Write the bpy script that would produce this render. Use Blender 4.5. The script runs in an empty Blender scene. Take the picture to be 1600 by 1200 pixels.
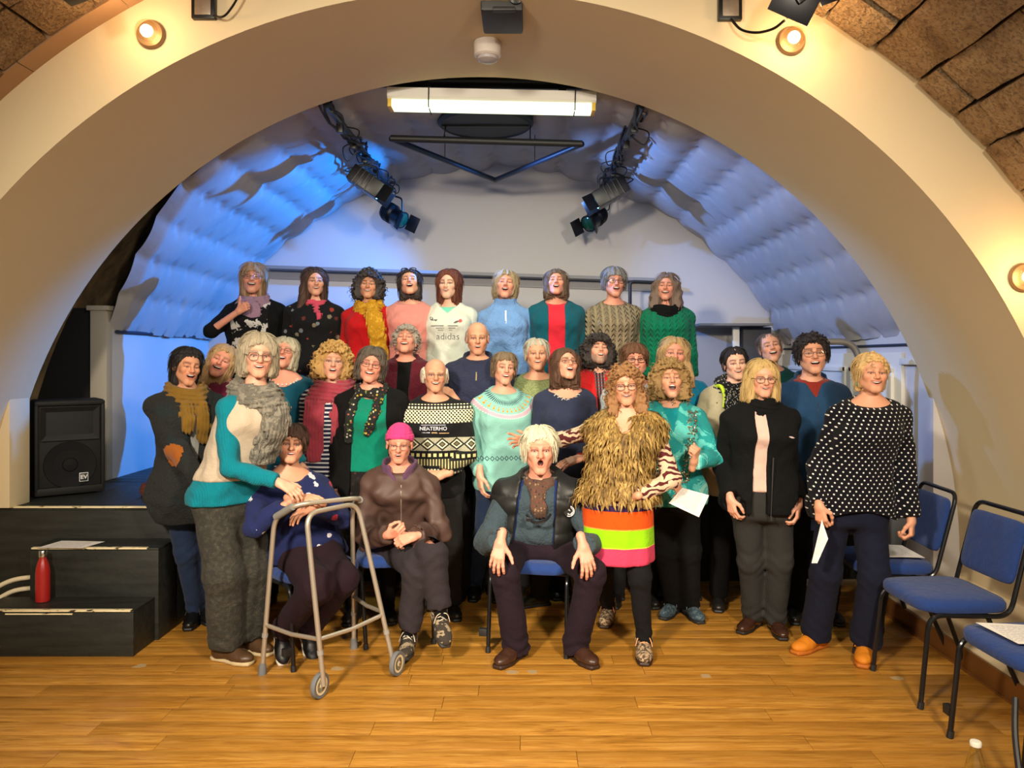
import bpy, bmesh, math, random
import numpy as np
from mathutils import Vector, Matrix, Euler
random.seed(7)
SC = bpy.context.scene
COL = SC.collection
# ------------------------------------------------------------------ camera
F, CX, CY, H = 1200.0, 820.0, 560.0, 1.6
cam = bpy.data.cameras.new('camera')
cam.lens = 27.0; cam.sensor_width = 36.0
cam.shift_x = -(CX-800)/1600; cam.shift_y = -(600-CY)/1600
cam.clip_start = 0.05
camo = bpy.data.objects.new('camera', cam); COL.objects.link(camo)
camo.location = (0, 0, H); camo.rotation_euler = (math.pi/2, 0, 0)
SC.camera = camo
SC.view_settings.view_transform = 'Standard'
SC.view_settings.look = 'None'
SC.view_settings.exposure = 0.15
SC.view_settings.gamma = 1.0
SC.view_settings.use_curve_mapping = False
SC.cycles.max_bounces = 6
SC.cycles.diffuse_bounces = 4
SC.cycles.caustics_reflective = False
SC.cycles.caustics_refractive = False
SC.cycles.sample_clamp_indirect = 4.0
# ------------------------------------------------------------------ world and lights
wd = bpy.data.worlds.new('world'); SC.world = wd; wd.use_nodes = True
wd.node_tree.nodes['Background'].inputs[0].default_value = (1.0, 0.91, 0.77, 1)
wd.node_tree.nodes['Background'].inputs[1].default_value = 0.52
def light(name, kind, loc, energy, color, target=None, **kw):
    l = bpy.data.lights.new(name, kind); l.energy = energy; l.color = color
    for k, v in kw.items(): setattr(l, k, v)
    o = bpy.data.objects.new(name, l); COL.objects.link(o); o.location = loc
    if target is not None:
        o.rotation_euler = (Vector(target)-Vector(loc)).to_track_quat('-Z', 'Y').to_euler()
    return o
WARM = (1.0, 0.87, 0.69)
light('room_lamp_left', 'AREA', (-1.6, 0.0, 2.9), 64, WARM, (-0.2, 4.6, 0.5), size=0.35, spread=math.radians(84))
light('room_lamp_right', 'AREA', (1.3, 0.1, 2.9), 44, WARM, (0.1, 4.6, 0.5), size=0.35, spread=math.radians(84))
light('room_lamp_centre', 'AREA', (-0.2, 1.6, 3.3), 26, (1.0, 0.84, 0.62), (-0.2, 2.6, 0.0), size=0.8)
BLUE = (0.0, 0.25, 1.0)
light('stage_spot_blue', 'SPOT', (0.52, 6.45, 2.86), 760, BLUE, (-2.75, 6.45, 2.0), spot_size=1.15, spot_blend=0.5, shadow_soft_size=0.03)
light('stage_spot_blue_two', 'SPOT', (-1.04, 6.0, 2.86), 290, (0.15, 0.36, 1.0), (2.3, 6.2, 2.1), spot_size=1.15, spot_blend=0.5, shadow_soft_size=0.03)
light('tube_glow', 'AREA', (-0.17, 4.98, 3.17), 16, (0.86, 1.0, 0.78), (-0.17, 5.25, 0.0), shape='RECTANGLE', size=1.2, size_y=0.08)

def lin(c):
    return tuple((v/12.92 if v <= 0.04045 else ((v+0.055)/1.055)**2.4) for v in c)
def rgb(r, g, b): return lin((r/255, g/255, b/255))
def hexc(s): return rgb(int(s[0:2], 16), int(s[2:4], 16), int(s[4:6], 16))
def at(px, py, Y): return np.array([(px-CX)*Y/F, Y, H-(py-CY)*Y/F])
# ------------------------------------------------------------------ objects
def tag(o, label=None, cat=None, group=None, kind=None):
    if label: o['label'] = label
    if cat: o['category'] = cat
    if group: o['group'] = group
    if kind: o['kind'] = kind
    return o
def empty(name, loc=(0, 0, 0), rz=0.0, label=None, cat=None, group=None, kind=None):
    o = bpy.data.objects.new(name, None); COL.objects.link(o)
    o.location = loc; o.rotation_euler = (0, 0, rz); o.empty_display_size = 0.1
    return tag(o, label, cat, group, kind)
def mesh_np(name, V, quads=None, tris=None, smooth=True):
    V = np.asarray(V, np.float32)
    me = bpy.data.meshes.new(name)
    nq = 0 if quads is None else len(quads); nt = 0 if tris is None else len(tris)
    me.vertices.add(len(V)); me.vertices.foreach_set('co', V.ravel())
    loops = []
    if nq: loops.append(np.asarray(quads, np.int32).ravel())
    if nt: loops.append(np.asarray(tris, np.int32).ravel())
    L = np.concatenate(loops) if loops else np.zeros(0, np.int32)
    me.loops.add(len(L)); me.loops.foreach_set('vertex_index', L)
    me.polygons.add(nq+nt)
    st = np.concatenate([np.arange(nq)*4, nq*4+np.arange(nt)*3]).astype(np.int32)
    me.polygons.foreach_set('loop_start', st)
    me.update(calc_edges=True)
    if smooth: me.polygons.foreach_set('use_smooth', np.ones(nq+nt, bool))
    return me
def link(name, me, m=None, parent=None, loc=(0, 0, 0), rot=(0, 0, 0)):
    o = bpy.data.objects.new(name, me); COL.objects.link(o)
    if m is not None:
        for q in (m if isinstance(m, (list, tuple)) else [m]): me.materials.append(q)
    if parent is not None: o.parent = parent
    o.location = loc; o.rotation_euler = rot
    return o
class MB:
    """collects boxes, tubes, lathes; builds ONE mesh object"""
    def __init__(s): s.v = []; s.f = []
    def add(s, vs, fs):
        b = len(s.v); s.v += [tuple(map(float, q)) for q in vs]; s.f += [tuple(i+b for i in f) for f in fs]; return s
    def box(s, c, d, R=None, bev=0.0):
        if bev > 0:
            bm = bmesh.new(); bmesh.ops.create_cube(bm, size=1.0)
            for v in bm.verts: v.co = Vector((v.co.x*d[0], v.co.y*d[1], v.co.z*d[2]))
            bmesh.ops.bevel(bm, geom=bm.edges[:], offset=bev, segments=2, affect='EDGES', profile=0.6)
            vs = [v.co.copy() for v in bm.verts]; fs = [[v.index for v in f.verts] for f in bm.faces]; bm.free()
        else:
            x, y, z = d[0]/2, d[1]/2, d[2]/2
            vs = [Vector((sx*x, sy*y, sz*z)) for sx in (-1, 1) for sy in (-1, 1) for sz in (-1, 1)]
            fs = [(0, 1, 3, 2), (4, 6, 7, 5), (0, 4, 5, 1), (2, 3, 7, 6), (0, 2, 6, 4), (1, 5, 7, 3)]
        if R is not None: vs = [R @ v for v in vs]
        return s.add([v+Vector(c) for v in vs], fs)
    def bb(s, x0, x1, y0, y1, z0, z1, bev=0.0):
        return s.box(((x0+x1)/2, (y0+y1)/2, (z0+z1)/2), (x1-x0, y1-y0, z1-z0), None, bev)
    def tube(s, pts, r, n=8, closed=False, cap=True):
        pts = [Vector(p) for p in pts]; N = len(pts)
        rs = r if isinstance(r, (list, tuple, np.ndarray)) else [r]*N
        vs = []; u = None
        for i, p in enumerate(pts):
            a = pts[(i-1) % N] if (i > 0 or closed) else p
            b = pts[(i+1) % N] if (i < N-1 or closed) else p
            t = (b-a).normalized() if (b-a).length > 1e-9 else Vector((0, 0, 1))
            if u is None:
                u = t.orthogonal().normalized()
            u = (u-t*u.dot(t)); u = u.normalized() if u.length > 1e-6 else t.orthogonal().normalized()
            w = t.cross(u)
            for k in range(n):
                an = 2*math.pi*k/n
                vs.append(p+(u*math.cos(an)+w*math.sin(an))*rs[i])
        fs = []
        for i in range(N if closed else N-1):
            j = (i+1) % N
            for k in range(n):
                l = (k+1) % n
                fs.append((i*n+k, i*n+l, j*n+l, j*n+k))
        if cap and not closed:
            fs.append(tuple(reversed(range(n)))); fs.append(tuple((N-1)*n+k for k in range(n)))
        return s.add(vs, fs)
    def lathe(s, prof, c=(0, 0, 0), n=24, R=None):
        vs = []; fs = []
        for (r, z) in prof:
            for k in range(n):
                a = 2*math.pi*k/n
                v = Vector((r*math.cos(a), r*math.sin(a), z))
                vs.append((R @ v if R is not None else v)+Vector(c))
        for i in range(len(prof)-1):
            for k in range(n):
                l = (k+1) % n
                fs.append((i*n+k, i*n+l, (i+1)*n+l, (i+1)*n+k))
        fs.append(tuple(reversed(range(n)))); fs.append(tuple((len(prof)-1)*n+k for k in range(n)))
        return s.add(vs, fs)
    def build(s, name, m=None, parent=None, smooth=35, loc=(0, 0, 0), rot=(0, 0, 0)):
        me = bpy.data.meshes.new(name); me.from_pydata(s.v, [], s.f); me.update()
        if smooth:
            me.polygons.foreach_set('use_smooth', np.ones(len(me.polygons), bool))
            try: me.set_sharp_from_angle(angle=math.radians(smooth))
            except Exception: pass
        return link(name, me, m, parent, loc, rot)
def smooth_path(pts, n=6):
    """Catmull-Rom through the points"""
    P = [np.array(p, float) for p in pts]; P = [2*P[0]-P[1]]+P+[2*P[-1]-P[-2]]
    out = []
    for i in range(1, len(P)-2):
        for k in range(n):
            t = k/n; a, b, c, d = P[i-1:i+3]
            out.append(0.5*((2*b)+(-a+c)*t+(2*a-5*b+4*c-d)*t*t+(-a+3*b-3*c+d)*t**3))
    out.append(P[-2]); return out
def bend_path(pts, r=0.05, n=6):
    """polyline with rounded corners"""
    P = [np.array(p, float) for p in pts]; out = [P[0]]
    for i in range(1, len(P)-1):
        a = P[i-1]-P[i]; b = P[i+1]-P[i]; la = np.linalg.norm(a); lb = np.linalg.norm(b)
        q = min(r, la*0.49, lb*0.49)
        p0 = P[i]+a/la*q; p1 = P[i]+b/lb*q
        for k in range(n+1):
            t = k/n; out.append((1-t)**2*p0+2*t*(1-t)*P[i]+t*t*p1)
    out.append(P[-1]); return out
# ------------------------------------------------------------------ materials
class NT:
    def __init__(s, name):
        s.m = bpy.data.materials.new(name); s.m.use_nodes = True; s.t = s.m.node_tree
        s.b = s.t.nodes['Principled BSDF']; s.out = s.t.nodes['Material Output']
        s._tc = None
    def n(s, typ, **kw):
        q = s.t.nodes.new(typ)
        for k, v in kw.items(): setattr(q, k, v)
        return q
    def set(s, node, **kw):
        for k, v in kw.items():
            s.put(node.inputs[k.replace('_', ' ')] if k.replace('_', ' ') in node.inputs else node.inputs[k], v)
    def put(s, sock, v):
        if isinstance(v, bpy.types.NodeSocket): s.t.links.new(v, sock)
        elif isinstance(v, (tuple, list)) and len(v) == 3 and sock.type == 'RGBA': sock.default_value = (*v, 1)
        else: sock.default_value = v
    def coord(s, kind='Object'):
        if s._tc is None: s._tc = s.n('ShaderNodeTexCoord')
        return s._tc.outputs[kind]
    def mapping(s, scale=(1, 1, 1), loc=(0, 0, 0), rot=(0, 0, 0), src=None):
        q = s.n('ShaderNodeMapping'); s.put(q.inputs[0], src if src is not None else s.coord())
        q.inputs['Scale'].default_value = scale; q.inputs['Location'].default_value = loc; q.inputs['Rotation'].default_value = rot
        return q.outputs[0]
    def noise(s, scale=10, detail=3, vec=None, rough=0.55, dist=0.0):
        q = s.n('ShaderNodeTexNoise'); q.inputs['Scale'].default_value = scale; q.inputs['Detail'].default_value = detail
        q.inputs['Roughness'].default_value = rough; q.inputs['Distortion'].default_value = dist
        s.put(q.inputs['Vector'], vec if vec is not None else s.coord()); return q.outputs['Fac']
    def voro(s, scale=10, feature='F1', vec=None, out='Distance', rnd=1.0):
        q = s.n('ShaderNodeTexVoronoi', feature=feature); q.inputs['Scale'].default_value = scale
        q.inputs['Randomness'].default_value = rnd
        s.put(q.inputs['Vector'], vec if vec is not None else s.coord()); return q.outputs[out]
    def M(s, op, a, b=0.0, c=0.0):
        q = s.n('ShaderNodeMath', operation=op)
        for i, v in enumerate((a, b, c)):
            if i < len(q.inputs): s.put(q.inputs[i], v)
        return q.outputs[0]
    def mix(s, fac, a, b):
        q = s.n('ShaderNodeMix', data_type='RGBA'); s.put(q.inputs[0], fac); s.put(q.inputs[6], a); s.put(q.inputs[7], b)
        return q.outputs[2]
    def ramp(s, fac, stops, const=False):
        q = s.n('ShaderNodeValToRGB'); cr = q.color_ramp
        if const: cr.interpolation = 'CONSTANT'
        while len(cr.elements) < len(stops): cr.elements.new(0.5)
        for e, (p, c) in zip(cr.elements, stops): e.position = p; e.color = (*c, 1)
        s.put(q.inputs[0], fac); return q.outputs[0]
    def xyz(s, vec=None):
        q = s.n('ShaderNodeSeparateXYZ'); s.put(q.inputs[0], vec if vec is not None else s.coord()); return q.outputs
    def bump(s, h, strength=0.4, dist=0.01):
        q = s.n('ShaderNodeBump'); q.inputs['Strength'].default_value = strength; q.inputs['Distance'].default_value = dist
        s.put(q.inputs['Height'], h); s.put(s.b.inputs['Normal'], q.outputs[0])
    def color(s, c): s.put(s.b.inputs['Base Color'], c); return s
    def rough(s, r): s.put(s.b.inputs['Roughness'], r); return s
MATS = {}
def plain(name, c, rough=0.6, metal=0.0, spec=0.5, var=0.0, vscale=8, bump=0.0, bscale=60):
    if name in MATS: return MATS[name]
    n = NT(name)
    if var > 0:
        f = n.noise(vscale, 4)
        n.color(n.mix(f, tuple(v*(1-var) for v in c), tuple(min(1, v*(1+var)) for v in c)))
    else: n.color((*c, 1))
    n.rough(rough); n.b.inputs['Metallic'].default_value = metal; n.b.inputs['Specular IOR Level'].default_value = spec
    if bump > 0: n.bump(n.noise(bscale, 3), bump, 0.004)
    MATS[name] = n.m; return n.m
def emit(name, c, s):
    n = NT(name); n.color((0, 0, 0, 1)); n.put(n.b.inputs['Emission Color'], (*c, 1)); n.b.inputs['Emission Strength'].default_value = s
    return n.m
def clear(name, c=(1, 1, 1), a=0.12, rough=0.05):
    n = NT(name)
    t = n.n('ShaderNodeBsdfTransparent'); t.inputs[0].default_value = (*c, 1)
    g = n.n('ShaderNodeBsdfGlossy'); g.inputs['Roughness'].default_value = rough
    mx = n.n('ShaderNodeMixShader'); mx.inputs[0].default_value = a
    n.t.links.new(t.outputs[0], mx.inputs[1]); n.t.links.new(g.outputs[0], mx.inputs[2]); n.t.links.new(mx.outputs[0], n.out.inputs[0])
    return n.m
def fabric(name, c, var=0.12, rough=0.9, weave=220, bump=0.25, sheen=0.15, vscale=30):
    if name in MATS: return MATS[name]
    n = NT(name); f = n.noise(vscale, 4)
    n.color(n.mix(f, tuple(v*(1-var) for v in c), tuple(min(1, v*(1+var)) for v in c))); n.rough(rough)
    n.b.inputs['Sheen Weight'].default_value = sheen*min(1.0, max(c)*4); n.b.inputs['Specular IOR Level'].default_value = 0.2
    n.bump(n.M('ADD', n.noise(weave, 2), n.M('MULTIPLY', n.noise(11, 4, None, 0.5, 1.2), 3.0)), bump*1.6, 0.009)
    MATS[name] = n.m; return n.m
BLACK = plain('black_metal', (0.008, 0.008, 0.009), 0.35, 0.3)
DARK = plain('black_plastic', (0.012, 0.012, 0.013), 0.5)
CHROME = plain('chrome', (0.7, 0.7, 0.7), 0.2, 1.0)
WHITE = plain('white_paint', (0.75, 0.73, 0.68), 0.5)
# ================================================================== SETTING
AX, AZ, AR = -0.28, 0.40, 2.94          # centre and radius of the arch
Y0, Y1, YB = 3.63, 4.75, 7.4            # front and back of the arch, back wall
STZ = 0.71
def plaster(name, c, var=0.05):
    n = NT(name); f = n.noise(1.6, 5); g = n.noise(40, 4)
    n.color(n.mix(f, tuple(v*(1-var) for v in c), tuple(v*(1+var) for v in c))); n.rough(0.75); n.bump(g, 0.12, 0.004); return n.m
CREAM = plaster('cream_plaster', rgb(212, 193, 156))
PALE = plaster('pale_plaster', rgb(206, 202, 200))
# --- floor
fl = NT('oak_laminate')
inf = fl.n('ShaderNodeObjectInfo'); rnd = inf.outputs['Random']
wv = fl.n('ShaderNodeVectorMath', operation='ADD'); fl.put(wv.inputs[0], fl.mapping((1.1, 14, 1)))
cx_ = fl.n('ShaderNodeCombineXYZ'); fl.put(cx_.inputs[0], fl.M('MULTIPLY', rnd, 37.0)); fl.put(cx_.inputs[1], fl.M('MULTIPLY', rnd, 91.0)); fl.put(wv.inputs[1], cx_.outputs[0])
gr = fl.noise(3.0, 6, wv.outputs[0], 0.65, 1.2)
c1 = fl.ramp(gr, [(0.25, rgb(122, 80, 24)), (0.48, rgb(178, 123, 46)), (0.7, rgb(206, 154, 72))])
c2 = fl.mix(fl.M('MULTIPLY', rnd, 0.55), c1, rgb(150, 100, 32))
fl.color(c2); fl.put(fl.b.inputs['Roughness'], fl.M('MULTIPLY_ADD', gr, 0.2, 0.22)); fl.bump(gr, 0.06, 0.002)
floor = MB().bb(-4.2, 3.8, -1.5, 8.0, -0.06, -0.011).build('floor', plain('floor_joint', rgb(70, 42, 16), 0.7), smooth=0)
tag(floor, 'warm brown wooden floor of long boards in front of the stage', None, kind='structure')
rr = random.Random(3)
def plank_mesh(L, W):
    return MB().bb(0.0008, L-0.0008, 0.0008, W-0.0008, -0.0105, 0, 0.0012)
PLK = {}
PW = 0.126
for r in range(31):
    y = 1.75+r*PW; x = -3.5-rr.random()*1.1
    while x < 3.0:
        L = rr.choice((0.9, 1.2, 1.2, 1.5))
        if L not in PLK:
            o = plank_mesh(L, PW).build('plank', fl.m, floor, smooth=30); PLK[L] = o.data
        else:
            o = bpy.data.objects.new('plank', PLK[L]); COL.objects.link(o); o.parent = floor
        o.location = (x, y, 0); x += L
# scraps of clear tape on the floor
tape = plain('clear_tape', rgb(176, 150, 110), 0.3)
for i, (px, py) in enumerate([(800, 1050), (832, 1050), (527, 1045), (1102, 1056), (1404, 1060), (218, 1041)]):
    Y = 1920/(py-560); p = at(px, py, Y)
    b = MB(); q = random.Random(i)
    pts = [(p[0]+0.035*math.cos(a)*(0.6+0.6*q.random()), p[1]+0.03*math.sin(a)*(0.6+0.6*q.random())) for a in np.linspace(0, 5.5, 7)]
    n_ = len(pts)
    b.add([(x, y, 0.0012) for x, y in pts]+[(x, y, 0.0004) for x, y in pts], [tuple(range(n_)), tuple(reversed(range(n_, 2*n_)))]+[(k, n_+k, n_+(k+1) % n_, (k+1) % n_) for k in range(n_)])
    o = b.build('tape_scrap', tape, smooth=0)
    tag(o, ['crumpled scrap of clear tape left of a pair between the brown shoes', 'crumpled scrap of clear tape right of a pair before the brown shoes',
            'pale tape scrap on the floor under the walking frame', 'pale tape scrap on the floor in front of the metallic boot and grey trainers',
            'pale tape scrap on the floor near the orange shoes and chair leg', 'pale tape scrap on the floor in front of the black steps'][i], 'tape', 'scraps of tape stuck to the floor')
# --- arch wall
def arc(R, a0, a1, n, cx=AX, cz=AZ): return [(cx+R*math.cos(a), cz+R*math.sin(a)) for a in np.linspace(a0, a1, n)]
inner = [(AX+AR, -0.02)]+arc(AR, 0, math.pi, 97)+[(AX-AR, -0.02)]
outer = [(AX+3.75, -0.02)]+arc(3.75, 0, math.pi, 97)+[(AX-3.75, -0.02)]
b = MB(); N = len(inner)
b.add([(x, Y0, z) for x, z in inner]+[(x, Y1, z) for x, z in inner]+[(x, Y0, z) for x, z in outer]+[(x, Y1, z) for x, z in outer],
      [(i, i+1, N+i+1, N+i) for i in range(N-1)]+[(2*N+i, 2*N+i+1, i+1, i) for i in range(N-1)]+[(N+i, N+i+1, 3*N+i+1, 3*N+i) for i in range(N-1)])
o = b.build('wall_arch', CREAM, smooth=40); tag(o, 'wide cream plastered arch opening on to the stage', kind='structure')
tag(MB().bb(-3.35, -3.06, 4.56, 4.75, STZ, 1.42, 0.008).build('trim_1', CREAM), 'narrow cream plaster jamb at the left foot of the arch by the loudspeaker', kind='structure')
# right plinth and skirting
b = MB(); prof = [(2.27, 0.0), (2.27, 0.118), (2.70, 0.29), (2.70, 0.0)]
b.add([(x, 1.9, z) for x, z in prof]+[(x, 4.9, z) for x, z in prof], [(0, 1, 5, 4), (1, 2, 6, 5), (2, 3, 7, 6), (0, 3, 2, 1), (4, 5, 6, 7)])
tag(b.build('trim_2', CREAM, smooth=0), 'sloping cream plinth along the right wall behind the chairs', kind='structure')
b = MB(); b.bb(2.255, 2.27, 1.9, 4.9, 0.0, 0.112, 0.003); b.bb(2.245, 2.255, 1.9, 4.9, 0.0, 0.012)
tag(b.build('baseboard_right', plain('brown_skirting', rgb(120, 76, 34), 0.45, var=0.2, vscale=4)), 'brown wooden skirting board along the right wall', kind='structure')
# --- front stone vault
VR = 3.27
st = NT('sandstone'); ri = st.n('ShaderNodeObjectInfo').outputs['Random']
geo = st.n('ShaderNodeNewGeometry').outputs['Position']
f = st.noise(7, 8, geo, 0.7, 0.6); g = st.noise(55, 6, geo, 0.7); v_ = st.noise(2.0, 3, geo)
c = st.ramp(f, [(0.30, rgb(146, 114, 76)), (0.5, rgb(208, 172, 126)), (0.70, rgb(234, 204, 160))])
pit = st.voro(70, 'F1', geo); c = st.mix(st.M('MULTIPLY', ri, 0.4), c, rgb(150, 104, 52)); c = st.mix(st.M('MULTIPLY', st.M('GREATER_THAN', g, 0.54), 0.5), c, rgb(96, 70, 44))
st.color(c); st.rough(0.92); st.bump(st.M('ADD', st.M('ADD', st.M('MULTIPLY', g, 1.6), f), st.M('MULTIPLY', pit, 0.5)), 1.0, 0.06)
MORTAR = plain('dark_mortar', rgb(38, 29, 20), 0.95, var=0.35, vscale=12, bump=0.5)
b = MB(); pts = arc(VR+0.05, math.radians(-7), math.radians(187), 60); n_ = len(pts)
b.add([(x, -1.2, z) for x, z in pts]+[(x, Y0, z) for x, z in pts], [(i, n_+i, n_+i+1, i+1) for i in range(n_-1)])
ceil = b.build('ceiling', MORTAR, smooth=60); tag(ceil, 'rough stone barrel vault above the room in front of the arch', kind='structure')
rs = random.Random(11)
a = math.radians(12)
while a < math.radians(168):
    da = rs.uniform(0.20, 0.29)/VR
    y = Y0-0.025 if a < math.pi/2 else Y0-0.115
    y -= rs.uniform(0, 0.0)
    first = True
    while y > 2.05:
        L = rs.uniform(0.16, 0.32) if first else rs.uniform(0.3, 0.6); first = False
        ga, gy = 0.007/VR, 0.006
        a0, a1, ya, yb = a+ga, a+da-ga, y-L+gy, y-gy
        proud = rs.uniform(0.0, 0.018)
        vs = []; nu, nv = 4, 4
        for i in range(nu):
            for j in range(nv):
                u, w = i/(nu-1), j/(nv-1)
                edge = min(u, 1-u, w, 1-w) < 0.01
                corner = (u in (0, 1)) and (w in (0, 1))
                R = VR-proud+(0.007 if edge else rs.uniform(-0.005, 0.004))
                jx = rs.uniform(-0.006, 0.006); jy = rs.uniform(-0.007, 0.007)
                uu = a0+(a1-a0)*(0.5+(u-0.5)*(0.975 if corner else 1))+jx/VR
                yy = ya+(yb-ya)*(0.5+(w-0.5)*(0.98 if corner else 1))+jy
                vs.append((AX+R*math.cos(uu), yy, AZ+R*math.sin(uu)))
        fs = [(i*nv+j, i*nv+j+1, (i+1)*nv+j+1, (i+1)*nv+j) for i in range(nu-1) for j in range(nv-1)]
        rim = [i for i in range(nv)]+[i*nv+nv-1 for i in range(1, nu)]+[(nu-1)*nv+j for j in range(nv-2, -1, -1)]+[i*nv for i in range(nu-2, 0, -1)]
        base = len(vs)
        for q in rim:
            x, yy, z = vs[q]; d = math.hypot(x-AX, z-AZ); k = (VR+0.06)/d
            vs.append((AX+(x-AX)*k, yy, AZ+(z-AZ)*k))
        m_ = len(rim)
        fs += [(rim[i], base+i, base+(i+1) % m_, rim[(i+1) % m_]) for i in range(m_)]
        MB().add(vs, fs).build('stone', st.m, ceil, smooth=50)
        y -= L
    a += da
# plaster rib on the left of the vault next to the arch
PLB = plaster('tan_plaster', rgb(160, 126, 94))
rib_root = None
for k, (d0, d1) in enumerate([(93, 110), (110.05, 119), (119.05, 128.6), (128.65, 138), (138.05, 150), (150.05, 176)]):
    b = MB(); A = arc(VR-0.002, math.radians(d0), math.radians(d1), 12); B = arc(VR+0.1, math.radians(d0), math.radians(d1), 12); n_ = 12
    b.add([(x, Y0-0.115, z) for x, z in A]+[(x, Y0, z) for x, z in A]+[(x, Y0-0.115, z) for x, z in B],
          [(i, i+1, n_+i+1, n_+i) for i in range(n_-1)]+[(2*n_+i, 2*n_+i+1, i+1, i) for i in range(n_-1)])
    if rib_root is None:
        rib_root = tag(b.build('trim_3', PLB, smooth=60), 'smooth tan plaster edging between the stones and the arch on the left', kind='structure')
    else: b.build('edging_piece', PLB, rib_root, smooth=60)
# --- behind the arch: stone vault over the wing, walls
b = MB(); pts = arc(3.42, math.radians(-7), math.radians(187), 60); n_ = len(pts)
b.add([(x, Y1, z) for x, z in pts]+[(x, YB+0.1, z) for x, z in pts], [(i, n_+i, n_+i+1, i+1) for i in range(n_-1)])
o = b.build('ceiling_stage', None, smooth=60); 
ds = NT('dark_stone'); f = ds.noise(5, 7); ds.color(ds.ramp(f, [(0.3, rgb(86, 70, 50)), (0.7, rgb(160, 134, 96))])); ds.rough(0.95); ds.bump(f, 0.8, 0.04)
o.data.materials.append(ds.m); tag(o, 'bare stone vault above the fabric over the stage', kind='structure')
tag(MB().bb(-3.4, 3.1, YB, YB+0.1, 0, 3.7).build('wall_back', PALE, smooth=0), 'pale grey plaster wall at the back of the stage', kind='structure')
tag(MB().bb(-3.25, -3.05, 5.68, YB, 0, 1.97).build('wall_left', PALE, smooth=0), 'pale plaster side wall at the left of the stage', kind='structure')
tag(MB().bb(2.5, 2.7, 4.7, YB, 0, 1.78).build('wall_right', PALE, smooth=0), 'pale plaster side wall at the right of the stage', kind='structure')
b = MB(); b.bb(-3.17, -3.05, 5.60, 5.68, STZ, 1.95, 0.004); b.bb(-3.19, -3.03, 5.585, 5.70, 1.95, 1.985, 0.004)
tag(b.build('trim_4', plaster('post_paint', rgb(190, 180, 162))), 'pale square post with a cap beside the black wing panel', kind='structure')
t = MB().bb(-3.75, -3.155, 5.64, 5.67, STZ, 1.97, 0.003).build('wing_panel', plain('black_board', (0.006, 0.006, 0.006), 0.8)); tag(t, 'tall flat black panel standing behind the loudspeaker', 'panel')
# dado rail and door-like panelling on the right wall
door = MB().bb(2.475, 2.5, 5.05, 7.38, 0.8, 1.64, 0.003).build('door_1', WHITE); tag(door, 'white panelled doors low in the right stage wall', kind='structure')
for y0 in (5.15, 5.9, 6.65):
    b = MB(); y1 = y0+0.68
    for (ya, yb, za, zb) in ((y0, y1, 1.50, 1.535), (y0, y1, 0.85, 0.885), (y0, y0+0.04, 0.85, 1.535), (y1-0.04, y1, 0.85, 1.535)):
        b.bb(2.455, 2.476, ya, yb, za, zb, 0.004)
    b.build('door_moulding', WHITE, door)
tag(MB().bb(2.46, 2.5, 4.76, 5.05, 1.56, 1.60, 0.004).build('trim_5', WHITE), 'short white rail on the wall by the arch on the right', kind='structure')
# shelf on the back wall
b = MB(); b.bb(-2.52, 1.22, 0, 0.2, -0.03, 0.0, 0.003); b.bb(-2.52, 1.22, 0.18, 0.2, -0.11, -0.03); 
sh = b.build('wall_shelf', plain('grey_shelf', rgb(150, 148, 150), 0.6), loc=(0, YB-0.2, 2.46), rot=(0, math.radians(1.9), 0))
sh.location = (0, YB-0.2, 2.395); tag(sh, 'long thin grey shelf across the back wall behind the top row', 'shelf')
cab = empty('corner_cabinet', (1.98, YB-0.28, STZ), 0, 'dark cabinet under a flat board in the back right corner of the stage', 'cabinet')
MB().box((-0.08, 0.02, 1.195), (0.66, 0.5, 0.022), None, 0.003).build('top_board', plain('grey_board', rgb(120, 118, 116), 0.7), cab)
MB().bb(0.04, 0.30, -0.02, 0.26, 0, 1.18, 0.004).build('body', plain('dark_grey_paint', rgb(52, 54, 60), 0.6), cab)
MB().bb(-0.06, 0.0, -0.04, 0.0, 0, 1.18, 0.004).build('post', WHITE, cab)
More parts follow.
